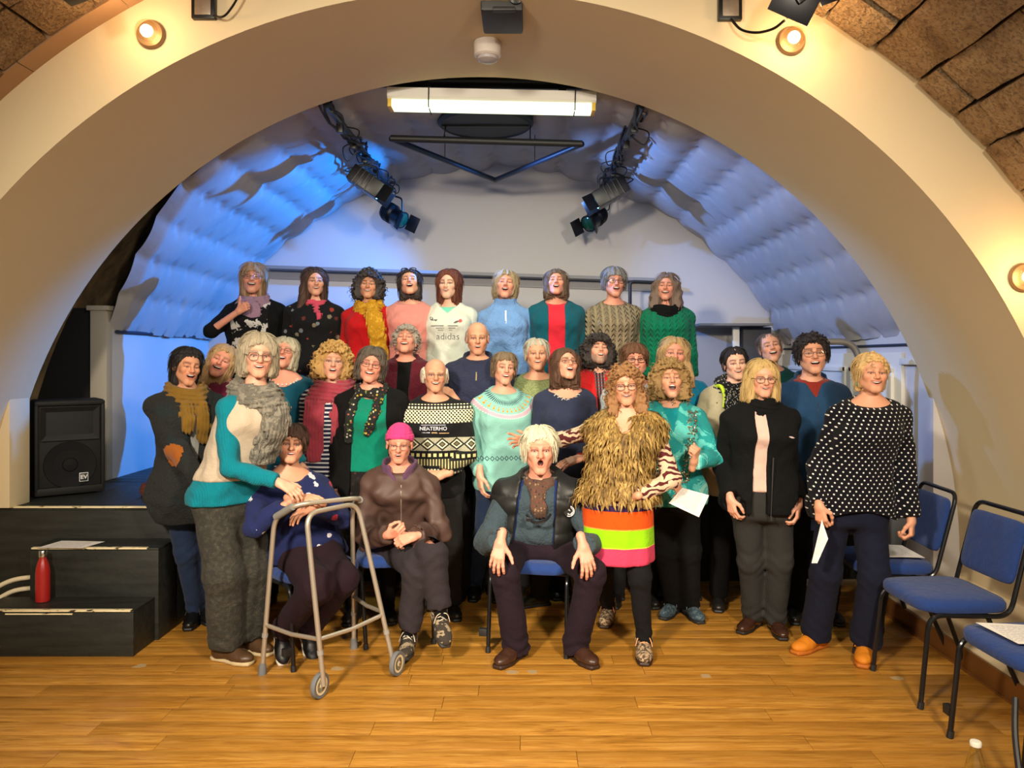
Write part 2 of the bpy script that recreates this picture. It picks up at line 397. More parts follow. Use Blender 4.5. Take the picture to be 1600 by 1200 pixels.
# --- fabric canopy
def drape():
    th = np.linspace(math.acos((2.5-AX)/3.09), math.pi-math.asin((1.80-AZ)/3.1), 240)
    ys = np.linspace(4.86, YB-0.01, 110)
    T, Yg = np.meshgrid(th, ys, indexing='ij')
    rowp = 0.31                                            # rows of pins across, metres along the arc
    s = (T-math.pi/2)*3.08
    ph = s/rowp
    k = np.round(ph); fr = ph-k
    sag = 0.075*(1-(2*np.abs(fr))**2)*0
    q = np.abs(np.mod(ph, 1.0)-0.5)*2                        # 1 at pin rows, 0 between
    rowi = np.floor(ph)
    A = 0.034+0.016*np.sin(rowi*2.3+1.1)
    top = np.exp(-(s/1.7)**2)
    sag = A*(1-q**2.2)*(0.55+0.75*top)
    yp = 0.34+0.05*np.sin(rowi*1.7)
    fy = np.mod(Yg/yp+0.37*np.round(ph), 1.0)-0.5
    pin = np.exp(-((fy*yp)/0.035)**2-((1-q)*rowp/2/0.05)**2)
    sag = sag+0.006*np.abs(np.sin(math.pi*(fy+0.5)))*q**5-0.022*pin
    sag = sag+0.022*np.sin(Yg*3.1+s*2.2)*np.sin(s*1.3+Yg*1.7)+0.003*np.sin(Yg*13+s*7+2*np.sin(s*3))
    big = 0.10*np.exp(-((s-0.55)/0.35)**2)*np.sin(Yg*3.1)+0.12*np.exp(-((s+1.1)/0.4)**2)*np.sin(Yg*2.6+1)
    sag = sag+np.abs(big)*0.5
    R = 3.10-0.02-sag
    edge = np.clip((Yg-4.86)/0.12, 0, 1); R = R+0.06*(1-edge)
    left = T > math.radians(122)
    # the fabric's front edge is cut back on the left
    cut = np.clip((T-math.radians(113))/math.radians(40), 0, 1)
    Yg = Yg+(cut*0.80)*(YB-Yg)/(YB-4.86)
    X = AX+R*np.cos(T); Z = AZ+R*np.sin(T)
    n0, n1 = T.shape
    V = np.stack([X, Yg, Z], -1).reshape(-1, 3)
    I = np.arange(n0*n1).reshape(n0, n1)
    Q = np.stack([I[:-1, :-1], I[1:, :-1], I[1:, 1:], I[:-1, 1:]], -1).reshape(-1, 4)
    me = mesh_np('ceiling_drape', V, Q)
    n = NT('white_drape'); f = n.noise(9, 4); n.color(n.mix(f, rgb(172, 168, 170), rgb(190, 186, 186))); n.rough(0.85); n.bump(n.noise(30, 4), 0.15, 0.01)
    o = link('ceiling_drape', me, n.m)
    tag(o, 'white fabric pinned in sagging folds over the stage vault', 'drape')
    return o
drape()
tag(MB().tube([(-3.03, 5.70, 1.80), (-3.03, YB-0.02, 1.80)], 0.012).build('hem_batten', plain('dark_batten', rgb(40, 50, 70), 0.7)), 'thin dark batten along the left hem of the stage fabric', 'batten')
tag(MB().tube([(2.49, 4.80, 1.69), (2.49, YB-0.02, 1.69)], 0.009).build('hem_batten', plain('dark_batten', rgb(40, 50, 70), 0.7)), 'thin dark batten along the right hem of the stage fabric above the doors', 'batten')
# --- stage
BLK = NT('black_stage_paint'); f = BLK.noise(3, 6, BLK.mapping((1, 8, 8))); g = BLK.noise(60, 3)
BLK.color(BLK.ramp(f, [(0.3, rgb(20, 22, 18)), (0.7, rgb(40, 42, 37))])); BLK.put(BLK.b.inputs['Roughness'], BLK.M('MULTIPLY_ADD', g, 0.3, 0.38)); BLK.bump(g, 0.15, 0.003)
WORN = NT('worn_white_edge'); f = WORN.noise(18, 6, WORN.mapping((1, 3, 3))); WORN.color(WORN.ramp(f, [(0.36, rgb(60, 52, 40)), (0.42, rgb(222, 205, 160)), (0.8, rgb(240, 228, 190))])); WORN.rough(0.6)
sg = empty('stage_platform', (0, 4.6, 0), 0, 'low black stage platform behind the singers with a worn pale front edge', 'stage')
MB().bb(-3.2, -2.08, 0.0, 0.92, 0, STZ-0.02, 0.004).build('side_block', BLK.m, sg)
MB().bb(-3.05, 2.5, 0.92, 2.8, 0, STZ-0.02, 0.004).build('main_block', BLK.m, sg)
x = -3.2
for k in range(3):
    MB().bb(-3.2+k*0.374+0.001, -3.2+(k+1)*0.374-0.001, 0.0, 0.92, STZ-0.02, STZ, 0.002).build('deck_board', BLK.m, sg)
for k in range(15):
    MB().bb(-3.05, 2.5, 0.922+k*0.125, 0.922+(k+1)*0.125-0.002, STZ-0.02, STZ, 0.002).build('deck_board', BLK.m, sg)
MB().bb(-3.19, -2.10, -0.004, 0.022, STZ-0.006, STZ+0.003, 0.001).build('edge_strip', WORN.m, sg)
s1 = empty('stage_steps', (-2.455, 4.12, 0), 0, 'black two step block with worn white edges in front of the stage', 'steps')
MB().bb(-0.5, 0.355, 0, 0.24, 0, 0.235, 0.004).build('riser', BLK.m, s1)
MB().bb(-0.5, 0.355, 0, 0.24, 0.235, 0.247, 0.003).build('tread', BLK.m, s1)
MB().bb(-0.355, 0.375, 0.24, 0.478, 0, 0.510, 0.004).build('riser', BLK.m, s1)
MB().bb(-0.355, 0.375, 0.24, 0.478, 0.510, 0.523, 0.003).build('tread', BLK.m, s1)
MB().bb(-0.5, 0.34, -0.004, 0.022, 0.241, 0.250, 0.001).build('edge_strip', WORN.m, s1)
MB().bb(-0.33, 0.03, -0.006, 0.0, 0.226, 0.233, 0.001).build('edge_strip', WORN.m, s1)
MB().bb(-0.345, 0.31, 0.236, 0.262, 0.517, 0.526, 0.001).build('edge_strip', WORN.m, s1)
# pipes at the left
for i, (za, zb, lab) in enumerate([(0.345, 0.30, 'upper of two cream pipes by the black steps'), (0.282, 0.23, 'lower of two cream pipes by the black steps')]):
    o = MB().tube(smooth_path([(-2.80, 4.42, za), (-2.92, 4.40, za-0.012), (-3.0, 4.38, zb), (-3.06, 4.37, zb-0.05), (-3.13, 4.36, zb-0.16)]), 0.013, 10).build('pipe', plain('cream_pipe', rgb(214, 200, 168), 0.45))
    tag(o, lab, 'pipe', 'cream pipes beside the steps')
# ------------------------------------------------------------------ lamps on the arch
GL = clear('lamp_glass', (1, 0.95, 0.85), 0.15, 0.08)
BULB = emit('bulb_glow', (1.0, 0.74, 0.42), 9)
BRASS = plain('lamp_ring', rgb(140, 112, 80), 0.35, 0.4)
for (px, py, lab) in [(237, 55, 'round glass wall lamp glowing at the upper left of the arch'), (1235, 65, 'round glass wall lamp glowing at the upper right behind the black floodlight'), (1597, 434, 'round glass wall lamp cut by the right edge of the view')]:
    p = at(px, py, Y0); root = empty('wall_lamp', (p[0], Y0, p[2]), 0, lab, 'lamp', 'round lamps on the arch')
    Rm = Matrix.Rotation(math.pi/2, 3, 'X')
    MB().lathe([(0.066, 0.0), (0.068, 0.012), (0.06, 0.022), (0.05, 0.024)], n=28, R=Rm).build('base', BRASS, root)
    MB().lathe([(0.060, 0.022), (0.058, 0.045), (0.046, 0.07), (0.024, 0.086), (0.004, 0.09)], n=24, R=Rm).build('glass_cover', GL, root)
    MB().lathe([(0.012, 0.02), (0.02, 0.03), (0.029, 0.045), (0.027, 0.06), (0.012, 0.072), (0.001, 0.074)], n=16, R=Rm).build('bulb', BULB, root)
    light('lamp_light', 'POINT', (p[0], Y0-0.2, p[2]), 4 if px < 500 else 6, (1.0, 0.62, 0.3), shadow_soft_size=0.05)
def plate_box(px, py, lab):
    p = at(px, py, Y0); r = empty('wall_box', (p[0], Y0, p[2]), 0, lab, 'box')
    MB().bb(-0.055, 0.055, -0.03, 0, -0.05, 0.09, 0.004).build('box_body', BLACK, r)
    MB().bb(-0.038, 0.038, -0.034, -0.03, -0.035, 0.08, 0.002).build('face_plate', plain('steel_plate', rgb(140, 125, 108), 0.4, 0.6, var=0.3, vscale=30), r)
plate_box(321, 16, 'black metal connection box at the top left of the arch')
plate_box(1139, 18, 'black metal connection box at the top right of the arch')
def cable(name, pts, r, lab, cat='cable', m=BLACK):
    return tag(MB().tube(smooth_path(pts, 8), r, 6).build(name, m), lab, cat)
cable('cable', [at(330, 24, Y0-0.02), at(348, 26, Y0-0.05), at(362, 12, Y0-0.06), at(376, -12, Y0-0.06)], 0.0055, 'thin black cable curling up from the left connection box')
cable('cable', [at(1142, 30, Y0-0.03), at(1158, 46, Y0-0.06), at(1182, 51, Y0-0.1), at(1208, 45, Y0-0.14), at(1226, 32, Y0-0.2)], 0.0065, 'thin black cable from the right connection box to the floodlight')
fr_ = empty('floodlight', tuple(at(1250, -6, 3.35)), 0, 'black floodlight with barn door flaps at the top right', 'floodlight')
Rf = Matrix.Rotation(math.radians(-32), 3, 'Y')
MB().box((0.03, 0.03, 0.05), (0.2, 0.16, 0.13), Rf, 0.012).build('housing', BLACK, fr_)
MB().box((-0.035, -0.03, -0.045), (0.19, 0.008, 0.125), Matrix.Rotation(math.radians(24), 3, 'Y') @ Matrix.Rotation(math.radians(20), 3, 'X'), 0.002).build('flap', BLACK, fr_)
MB().box((0.13, -0.02, 0.0), (0.12, 0.008, 0.07), Matrix.Rotation(math.radians(-20), 3, 'Y'), 0.002).build('flap', BLACK, fr_)
MB().tube([(0.05, 0.02, 0.1), (0.06, 0.28, 0.2)], 0.012).build('bracket', BLACK, fr_)
ft = empty('floodlight', tuple(at(104, -8, 3.2)), 0, 'corner of a black floodlight among the stones at the top left', 'floodlight')
MB().box((0, 0, 0.06), (0.085, 0.12, 0.15), Matrix.Rotation(math.radians(-20), 3, 'Y'), 0.008).build('housing', BLACK, ft)
MB().tube([(0, 0, 0.1), (-0.08, 0, 0.2)], 0.012).build('bracket', BLACK, ft)
pj = empty('projector', tuple(at(784, 0, 3.75)), 0, 'black projector hanging from the crown of the arch, cut by the top edge', 'projector')
MB().box((0, 0.12, 0.075), (0.205, 0.28, 0.27), None, 0.015).build('housing', DARK, pj)
MB().box((0.012, -0.03, -0.06), (0.11, 0.03, 0.02), None, 0.006).build('vent_lip', DARK, pj)
MB().lathe([(0.034, 0), (0.036, 0.02), (0.026, 0.024), (0.02, 0.012)], (0.07, -0.02, 0.0), 20, Matrix.Rotation(math.pi/2, 3, 'X')).build('lens', BLACK, pj)
MB().tube([(0, 0.12, 0.2), (0, 0.12, 0.45)], 0.02).build('bracket', BLACK, pj)
sd = empty('smoke_detector', (-0.205, 4.22, 3.338), 0, 'white round smoke detector under the crown of the arch', 'smoke detector')
MB().lathe([(0.073, 0.0), (0.076, -0.008), (0.074, -0.075), (0.062, -0.084)], n=28).build('case', plain('detector_white', rgb(205, 196, 188), 0.4), sd)
MB().lathe([(0.058, -0.083), (0.056, -0.10), (0.03, -0.112), (0.002, -0.113)], n=24).build('sensor', plain('detector_grey', rgb(170, 164, 164), 0.25), sd)
# ------------------------------------------------------------------ tube lamp over the stage
tb = empty('strip_light', (-0.21, 4.95, 3.275), 0, 'long white fluorescent strip light hanging under the arch', 'strip light')
tb.rotation_euler = (0, math.radians(1.2), 0)
b = MB(); prof = [(-0.075, 0.035), (0.075, 0.035), (0.075, -0.02), (0.06, -0.035), (-0.06, -0.035), (-0.075, -0.02)]
n_ = len(prof); b.add([(-0.665, y, z) for y, z in prof]+[(0.665, y, z) for y, z in prof], [(i, (i+1) % n_, n_+(i+1) % n_, n_+i) for i in range(n_)]+[tuple(reversed(range(n_))), tuple(range(n_, 2*n_))])
b.build('housing', WHITE, tb, smooth=0)
MB().box((0, -0.005, -0.06), (1.29, 0.12, 0.05), None, 0.012).build('diffuser', emit('tube_glow_material', (0.86, 1.0, 0.66), 1.7), tb)
for x in (-0.65, 0.65): MB().box((x, -0.005, -0.06), (0.025, 0.124, 0.052), None, 0.004).build('end_cap', plain('cap_yellow', rgb(226, 190, 70), 0.5), tb)
for x in (-0.40, 0.53):
    MB().tube([(x, -0.08, 0.04), (x, -0.08, -0.08), (x, 0.07, -0.09)], 0.004, 6).build('strap', DARK, tb)
for x in (-0.42, 0.45):
    MB().tube([(x, 0, 0.03), (x, 0, 0.13)], 0.018, 8).build('hanger', BLACK, tb)
    MB().box((x, 0, 0.06), (0.05, 0.03, 0.03), None, 0.004).build('clamp', BLACK, tb)
o = MB().tube([(-1.05, 4.98, 3.405), (0.75, 4.98, 3.385)], 0.048, 14).build('lighting_bar', BLACK); tag(o, 'black scaffold bar behind the crown of the arch above the strip light', 'bar')
# extractor disc
ex = empty('extractor_fan', (-0.30, 5.85, 3.385), 0, 'dark round extractor disc in the fabric behind the strip light', 'fan')
MB().lathe([(0.355, 0.12), (0.365, 0.0), (0.34, -0.02), (0.33, -0.01), (0.02, -0.008), (0.001, -0.008)], n=40).build('disc', plain('dark_green_grey', rgb(52, 60, 58), 0.6), ex)
MB().box((0, 0, -0.015), (0.66, 0.02, 0.012)).build('cross_bar', DARK, ex)
# triangle of pipe
tr = empty('pipe_triangle', (-0.28, 5.62, 3.19), 0, 'black triangle of pipe hanging flat over the stage', 'pipe')
A_, B_, C_ = (-0.70, 0, 0.02), (0.70, 0, -0.02), (0.02, 1.1, -0.03)
MB().tube([A_, B_], 0.025, 12).build('front_bar', DARK, tr)
MB().tube([A_, C_], 0.022, 12).build('side_bar', plain('navy_pipe', rgb(24, 34, 52), 0.4), tr)
MB().tube([B_, C_], 0.022, 12).build('side_bar', plain('navy_pipe', rgb(24, 34, 52), 0.4), tr)
for x in (-0.32, 0.32): MB().tube([(x, 0.02, 0.0), (x, 0.3, 0.26)], 0.004, 6).build('wire', BLACK, tr)
for x in (-0.36, 0.36): MB().tube([(x, 0.53, -0.01), (x, 0.53, 0.2)], 0.003, 6).build('wire', BLACK, tr)
# lighting bars with cables and lanterns
def light_bar(x, lab):
    r = empty('lighting_bar', (x, 4.85, 3.20), 0, lab, 'bar')
    MB().tube([(0, 0, 0), (0, 2.35, 0)], 0.024, 10).build('pipe', plain('bar_grey', rgb(60, 66, 76), 0.4, 0.5), r)
    b = MB(); q = random.Random(int(x*100))
    for c in range(5):
        ph = q.random()*6; rad = q.uniform(0.03, 0.055)
        b.tube([(rad*math.cos(ph+t*q.uniform(2.2, 2.6)), t*0.47, rad*math.sin(ph+t*2.4)-0.01+q.uniform(-.01, .01)) for t in np.linspace(0, 5, 34)], 0.008, 5)
    for c in range(9):
        y = q.uniform(0.2, 2.3); s = q.choice((-1, 1)); w = q.uniform(0.05, 0.12); h = q.uniform(0.05, 0.13)
        b.tube(smooth_path([(0, y, 0.0), (s*w, y+0.03, -h*0.3), (s*w*0.8, y+0.08, -h), (0, y+0.1, -0.03)], 5), 0.005, 5)
    b.build('cables', DARK, r)
    for y in (0.35, 0.75, 1.15, 1.6, 2.1):
        MB().box((0, y, -0.045), (0.045, 0.05, 0.06), None, 0.005).build('clamp', BLACK, r)
    for y in (0.1, 1.2, 2.2): MB().tube([(0, y, 0), (0, y, 0.25)], 0.01, 6).build('hanger', BLACK, r)
    return r
light_bar(-1.25, 'left lighting bar wrapped in black cables over the stage')
light_bar(0.74, 'right lighting bar wrapped in black cables over the stage')
LENSB = emit('lens_blue', (0.12, 0.5, 1.0), 14)
def lantern(loc, hang, d, L, R, lit, lab, box=False):
    """stage lantern; d = pointing direction"""
    r = empty('stage_lantern', loc, 0, lab, 'stage light', 'lanterns on the stage lighting bars')
    q = Vector(d).normalized().to_track_quat('Z', 'Y').to_matrix()
    if box: MB().box(q @ Vector((0, 0, 0)), (R*2, R*1.8, L), q, 0.012).build('housing', BLACK, r)
    else: MB().lathe([(R*0.45, -L/2), (R*0.95, -L/2+0.02), (R, -L/4), (R*1.02, 0), (R*0.85, 0.02), (R*0.85, L/2-0.02), (R*0.95, L/2)], n=20, R=q).build('housing', BLACK, r)
    for k in range(4): MB().lathe([(R*1.08, -L*0.3+k*L*0.08), (R*1.08, -L*0.3+k*L*0.08+0.008)], n=20, R=q).build('fin', BLACK, r) if not box else MB().box(q @ Vector((0, 0, -L*0.3+k*L*0.14)), (R*2.08, R*1.86, 0.012), q, 0.002).build('fin', BLACK, r)
    MB().lathe([(R*0.8, L/2), (R*0.6, L/2+0.012), (0.002, L/2+0.016)], n=20, R=q).build('lens', LENSB if lit else plain('lens_dark_green', rgb(26, 62, 40), 0.15), r)
    for s in (-1, 1):
        MB().box(q @ Vector((s*R*1.15, 0, L/2+0.045)), (0.005, R*1.7, 0.1), q @ Matrix.Rotation(s*0.45, 3, 'Y'), 0.001).build('barn_door', BLACK, r)
    e = Vector(hang)-Vector(loc); side = q @ Vector((0, 1, 0)); side.z = 0
    side = side.normalized() if side.length > 0.1 else Vector((0, 1, 0))
    MB().tube(bend_path([side*R*1.2, side*R*1.2+Vector((0, 0, R*1.6)), e*0.62, -side*R*1.2+Vector((0, 0, R*1.6)), -side*R*1.2], 0.03), 0.008, 6).build('yoke', BLACK, r)
    MB().tube([e*0.6, e], 0.014, 8).build('hook', BLACK, r)
    MB().tube(smooth_path([q @ Vector((0, 0, -L/2)), q @ Vector((0.05, 0, -L/2-0.06)), e*0.6+Vector((0.06, 0, 0.02)), e], 6), 0.005, 5).build('lead', DARK, r)
    return r
lantern((-1.24, 6.0, 2.975), (-1.25, 6.0, 3.2), (0.80, 0.1, -0.55), 0.27, 0.075, True, 'left box shaped stage light with a bright blue edge', box=True)
lantern((-1.19, 6.95, 2.90), (-1.25, 6.95, 3.2), (0.75, -0.45, -0.5), 0.24, 0.085, False, 'left dark stage light with a green lens behind the lit one')
lantern((0.72, 6.45, 2.99), (0.74, 6.45, 3.2), (-0.86, 0.05, -0.48), 0.30, 0.08, True, 'right box shaped stage light with a bright blue edge', box=True)
lantern((0.64, 7.0, 2.88), (0.74, 7.0, 3.2), (-0.55, -0.6, -0.55), 0.24, 0.085, False, 'right dark stage light with a green lens, lowest on its bar')
# handrails
o = MB().tube(bend_path([(1.74, 5.0, 1.704), (2.14, 5.0, 1.712), (2.20, 5.0, 1.52), (2.20, 5.0, 0.0)], 0.10), 0.022, 12).build('handrail', plain('grey_rail', rgb(150, 146, 140), 0.35, 0.6)); tag(o, 'bent grey metal handrail behind the woman in polka dots', 'handrail')
o = MB().tube(bend_path([(0.945, 6.9, STZ), (0.945, 6.9, 2.29), (1.4, 6.9, 2.27)], 0.04), 0.016, 8).build('handrail', DARK); tag(o, 'thin black rail between the two top row women on the right', 'handrail')
# ================================================================== PROPS
BLUEF = fabric('blue_upholstery', rgb(36, 62, 122), 0.10, 0.95, 260, 0.3)
def super_pad(name, w, d, h, m, parent, M4, dome=0.012, e=4.0, taper=0.0):
    """rounded cushion: superellipse outline, domed top"""
    n, rings = 40, [(0.86, -h/2), (0.97, -h/2+0.004), (1.0, -h*0.2), (1.0, h*0.2), (0.965, h/2-0.003), (0.8, h/2+dome*0.5), (0.45, h/2+dome*0.9), (0.1, h/2+dome)]
    vs = []
    for s, z in rings:
        for k in range(n):
            a = 2*math.pi*k/n; c, sn = math.cos(a), math.sin(a)
            x = math.copysign(abs(c)**(2/e), c)*w/2*s; y = math.copysign(abs(sn)**(2/e), sn)*d/2*s
            x *= 1+taper*y/d
            vs.append(M4 @ Vector((x, y, z)))
    fs = [(i*n+k, i*n+(k+1) % n, (i+1)*n+(k+1) % n, (i+1)*n+k) for i in range(len(rings)-1) for k in range(n)]
    fs += [tuple(reversed(range(n))), tuple((len(rings)-1)*n+k for k in range(n))]
    return MB().add(vs, fs).build(name, m, parent, smooth=50)
def chair(x, y, rz, label, clip=False):
    """faces local -Y"""
    r = empty('stacking_chair', (x, y, 0), rz, label, 'chair', 'blue stacking chairs')
    super_pad('seat', 0.45, 0.43, 0.055, BLUEF, r, Matrix.Translation((0, -0.02, 0.455)), 0.014, 5.0, 0.06)
    tilt = math.radians(-14)
    Mb = Matrix.Translation((0, 0.235, 0.69)) @ Matrix.Rotation(tilt, 4, 'X') @ Matrix.Rotation(math.pi/2, 4, 'X')
    super_pad('backrest', 0.395, 0.30, 0.028, BLUEF, r, Mb, 0.006, 8.0)
    rt = 0.0115
    P = []
    for s in (-1, 1):
        P.append([(s*0.215, -0.245, 0.0), (s*0.205, -0.205, 0.425), (s*0.205, 0.17, 0.415), (s*0.205, 0.31, 0.86)])
    path = [(-0.215, -0.25, 0.0), (-0.212, -0.205, 0.425), (-0.212, 0.175, 0.412), (-0.208, 0.295, 0.87), (0.208, 0.295, 0.87), (0.212, 0.175, 0.412), (0.212, -0.205, 0.425), (0.215, -0.25, 0.0)]
    MB().tube(bend_path(path, 0.065, 7), rt, 10).build('frame', plain('chair_black', (0.012, 0.012, 0.013), 0.22, 0.2), r)
    for s in (-1, 1):
        MB().tube([(s*0.19, 0.08, 0.415), (s*0.225, 0.25, 0.0)], rt, 10).build('leg', BLACK, r)
        MB().tube([(s*0.215, -0.25, 0.0), (s*0.2145, -0.245, 0.03)], rt+0.003, 10).build('foot_cap', DARK, r)
    MB().tube([(-0.19, 0.08, 0.418), (0.19, 0.08, 0.418)], 0.009, 8).tube([(-0.2, -0.16, 0.42), (0.2, -0.16, 0.42)], 0.009, 8).build('cross_rail', BLACK, r)
    if clip: MB().box((-0.245, -0.235, 0.105), (0.045, 0.03, 0.04), None, 0.004).build('link_clip', DARK, r)
    return r
chair(2.05, 4.37, -math.pi/2-0.05, 'blue padded chair behind the woman in polka dots, song sheet on its seat')
chair(2.045, 3.735, -math.pi/2+0.05, 'blue padded chair in full view at the right with an empty seat')
chair(2.055, 3.04, -math.pi/2+0.06, 'blue padded chair cut by the right edge, song sheet on its seat', True)
chair(-1.20, 4.25, 0.77, 'blue padded chair under the seated woman in spotted navy sweater', True)
chair(-0.76, 4.52, 0.15, 'blue padded chair under the seated person in the pink beanie')
chair(0.06, 4.38, -0.2, 'blue padded chair under the seated white haired man', True)
# ---- song sheets
pp = NT('printed_paper'); X = pp.xyz(pp.coord('Generated'))
ln = pp.M('LESS_THAN', pp.M('FRACT', pp.M('MULTIPLY', X[1], 22.0)), 0.34)
wd_ = pp.M('GREATER_THAN', pp.noise(40, 1, pp.mapping((1.0, 0.9, 0), src=pp.coord('Generated'))), 0.44)
inx = pp.M('MULTIPLY', pp.M('GREATER_THAN', X[0], 0.12), pp.M('LESS_THAN', X[0], 0.82)); iny = pp.M('MULTIPLY', pp.M('GREATER_THAN', X[1], 0.1), pp.M('LESS_THAN', X[1], 0.9))
msk = pp.M('MULTIPLY', pp.M('MULTIPLY', ln, wd_), pp.M('MULTIPLY', inx, iny))
pp.color(pp.mix(pp.M('MULTIPLY', msk, 0.6), rgb(236, 232, 226), rgb(90, 90, 95))); pp.rough(0.7)
def sheet(corners, label, curl=0.004, group='song sheets', n=8):
    """four world corners p00,p10,p11,p01 -> thin sheet with a slight curl; local XY keeps the page upright"""
    P = [np.array(c, float) for c in corners]; o3 = P[0]
    ex = P[1]-P[0]; nrm = np.cross(P[1]-P[0], P[3]-P[0]); nrm /= np.linalg.norm(nrm)
    V = []; th = 0.0008
    exn = ex/np.linalg.norm(ex); eyn = np.cross(nrm, exn)
    for side in (1, -1):
        for i in range(n+1):
            for j in range(n+1):
                u, v = i/n, j/n
                p = (1-u)*(1-v)*P[0]+u*(1-v)*P[1]+u*v*P[2]+(1-u)*v*P[3]+nrm*(curl*math.sin(u*2.6+v*1.3)+side*th/2)-o3
                V.append((p@exn, p@eyn, p@nrm))
    m = (n+1)**2; I = lambda i, j: i*(n+1)+j
    fs = [(I(i, j), I(i+1, j), I(i+1, j+1), I(i, j+1)) for i in range(n) for j in range(n)]
    fs += [tuple(m+q for q in reversed(f)) for f in fs]
    R = Matrix((exn, eyn, nrm)).transposed()
    o = MB().add(V, fs).build('song_sheet', pp.m, None, smooth=60, loc=tuple(o3), rot=tuple(R.to_euler()))
    return tag(o, label, 'paper', group)
z = 0.5275
sheet([(-2.76, 4.345, z), (-2.50, 4.335, z), (-2.46, 4.50, z), (-2.72, 4.51, z)], 'printed sheet lying on the upper black step behind the red bottle', 0.0015)
sheet([(1.98, 4.22, 0.507), (2.19, 4.20, 0.507), (2.21, 4.50, 0.507), (1.98, 4.52, 0.507)], 'white sheet lying on the chair seat behind the woman in polka dots', 0.003)
sheet([(1.89, 2.94, 0.507), (2.19, 2.91, 0.507), (2.2, 3.13, 0.507), (1.86, 3.17, 0.507)], 'printed white sheet lying on the chair seat at the right edge', 0.003)
# ---- red bottle
rb = empty('water_bottle', tuple(at(67, 938, 4.275)*np.array([1, 1, 0])+np.array([0, 0, 0.247])), 0, 'red metal water bottle with a silver cap on the lower black step', 'bottle')
MB().lathe([(0.03, 0), (0.036, 0.004), (0.037, 0.02), (0.037, 0.165), (0.034, 0.19), (0.026, 0.22), (0.019, 0.238), (0.018, 0.25)], n=32).build('flask', plain('bottle_red', rgb(160, 34, 30), 0.32), rb)
MB().lathe([(0.019, 0.248), (0.0205, 0.251), (0.0205, 0.281), (0.018, 0.285), (0.002, 0.286)], n=28).build('cap', CHROME, rb)
# ---- glass bottle at the bottom right
gb = empty('glass_bottle', (1.585, 2.70, 0), 0, 'clear glass bottle with a white cap cut by the bottom edge', 'bottle')
GLS = NT('bottle_glass'); GLS.color((0.92, 0.95, 0.9, 1)); GLS.rough(0.03); GLS.b.inputs['Transmission Weight'].default_value = 1.0; GLS.b.inputs['IOR'].default_value = 1.3
q = 0.255
MB().lathe([(0.034, 0), (0.037, 0.006), (0.037, q-0.115), (0.033, q-0.09), (0.021, q-0.045), (0.0165, q-0.025), (0.0165, q-0.013), (0.014, q-0.013), (0.014, q-0.027), (0.019, q-0.047), (0.031, q-0.09), (0.0345, q-0.115), (0.0345, 0.008), (0.002, 0.007)], n=28).build('flask', GLS.m, gb)
MB().lathe([(0.019, q-0.016), (0.0195, q-0.004), (0.017, q), (0.002, q+0.001)], n=28).build('cap', plain('cap_white', rgb(225, 220, 205), 0.4), gb)
o = MB().tube(smooth_path([(1.72, 2.66, 0.004), (1.74, 2.70, 0.12), (1.775, 2.78, 0.235), (1.82, 2.85, 0.34)], 5), 0.011, 8).build('bag_strap', DARK); tag(o, 'piece of black strap at the bottom right corner', 'strap')
# ---- loudspeaker
ls = empty('loudspeaker', (-2.985, 5.03, STZ), 0, 'large black loudspeaker standing on the stage at the left', 'loudspeaker')
ls.rotation_euler = (0, 0, math.radians(38))
W, D, HH = 0.40, 0.24, 0.62
SPK = plain('speaker_black', (0.006, 0.006, 0.006), 0.6, spec=0.3, bump=0.2, bscale=140); GRL = plain('speaker_grille', (0.008, 0.008, 0.009), 0.7, spec=0.2, bump=0.6, bscale=400)
b = MB(); b.box((0, 0.08, HH/2+0.012), (W, D, HH-0.02), None, 0.02); b.build('cabinet', SPK, ls)
MB().box((0, -0.05, 0.035), (W, 0.03, 0.05), None, 0.01).box((0, -0.05, HH-0.02), (W, 0.03, 0.03), None, 0.01).box((-W/2+0.012, -0.05, HH/2), (0.024, 0.03, HH-0.06), None, 0.008).box((W/2-0.012, -0.05, HH/2), (0.024, 0.03, HH-0.06), None, 0.008).build('front_rim', SPK, ls)
b = MB(); o0, i0 = [(-0.165, -0.062, 0.36), (0.165, -0.062, 0.36), (0.165, -0.062, 0.575), (-0.165, -0.062, 0.575)], [(-0.09, -0.01, 0.44), (0.09, -0.01, 0.44), (0.09, -0.01, 0.50), (-0.09, -0.01, 0.50)]
b.add(o0+i0, [(0, 1, 5, 4), (1, 2, 6, 5), (2, 3, 7, 6), (3, 0, 4, 7), (4, 5, 6, 7)]); b.build('horn', plain('horn_grey', (0.014, 0.014, 0.015), 0.5), ls, smooth=0)
MB().lathe([(0.15, 0), (0.148, 0.012), (0.12, 0.006), (0.05, -0.01), (0.04, 0.012), (0.002, 0.02)], (0, -0.046, 0.2), 32, Matrix.Rotation(math.pi/2, 3, 'X')).build('woofer', GRL, ls)
def text(body, size, m, parent, loc, rot, name='lettering', ext=0.0006, bold=0.0):
    cu = bpy.data.curves.new(name, 'FONT'); cu.body = body; cu.size = size; cu.align_x = 'CENTER'; cu.align_y = 'CENTER'; cu.extrude = ext; cu.offset = bold
    o = bpy.data.objects.new(name, cu); COL.objects.link(o)
    dg = bpy.context.evaluated_depsgraph_get(); me = bpy.data.meshes.new_from_object(o.evaluated_get(dg)); bpy.data.objects.remove(o); bpy.data.curves.remove(cu)
    o = link(name, me, m, parent, loc, rot); return o
SIL = plain('badge_white', rgb(225, 225, 225), 0.4)
bd = MB().box((0.075, -0.0665, 0.115), (0.052, 0.004, 0.058), None, 0.002).build('badge', SIL, ls)
MB().box((0.075, -0.0690, 0.115), (0.044, 0.003, 0.050), None, 0.001).build('badge_field', DARK, bd)
text('EV', 0.036, SIL, bd, (0.075, -0.0715, 0.115), (math.pi/2, 0, 0), bold=0.001)
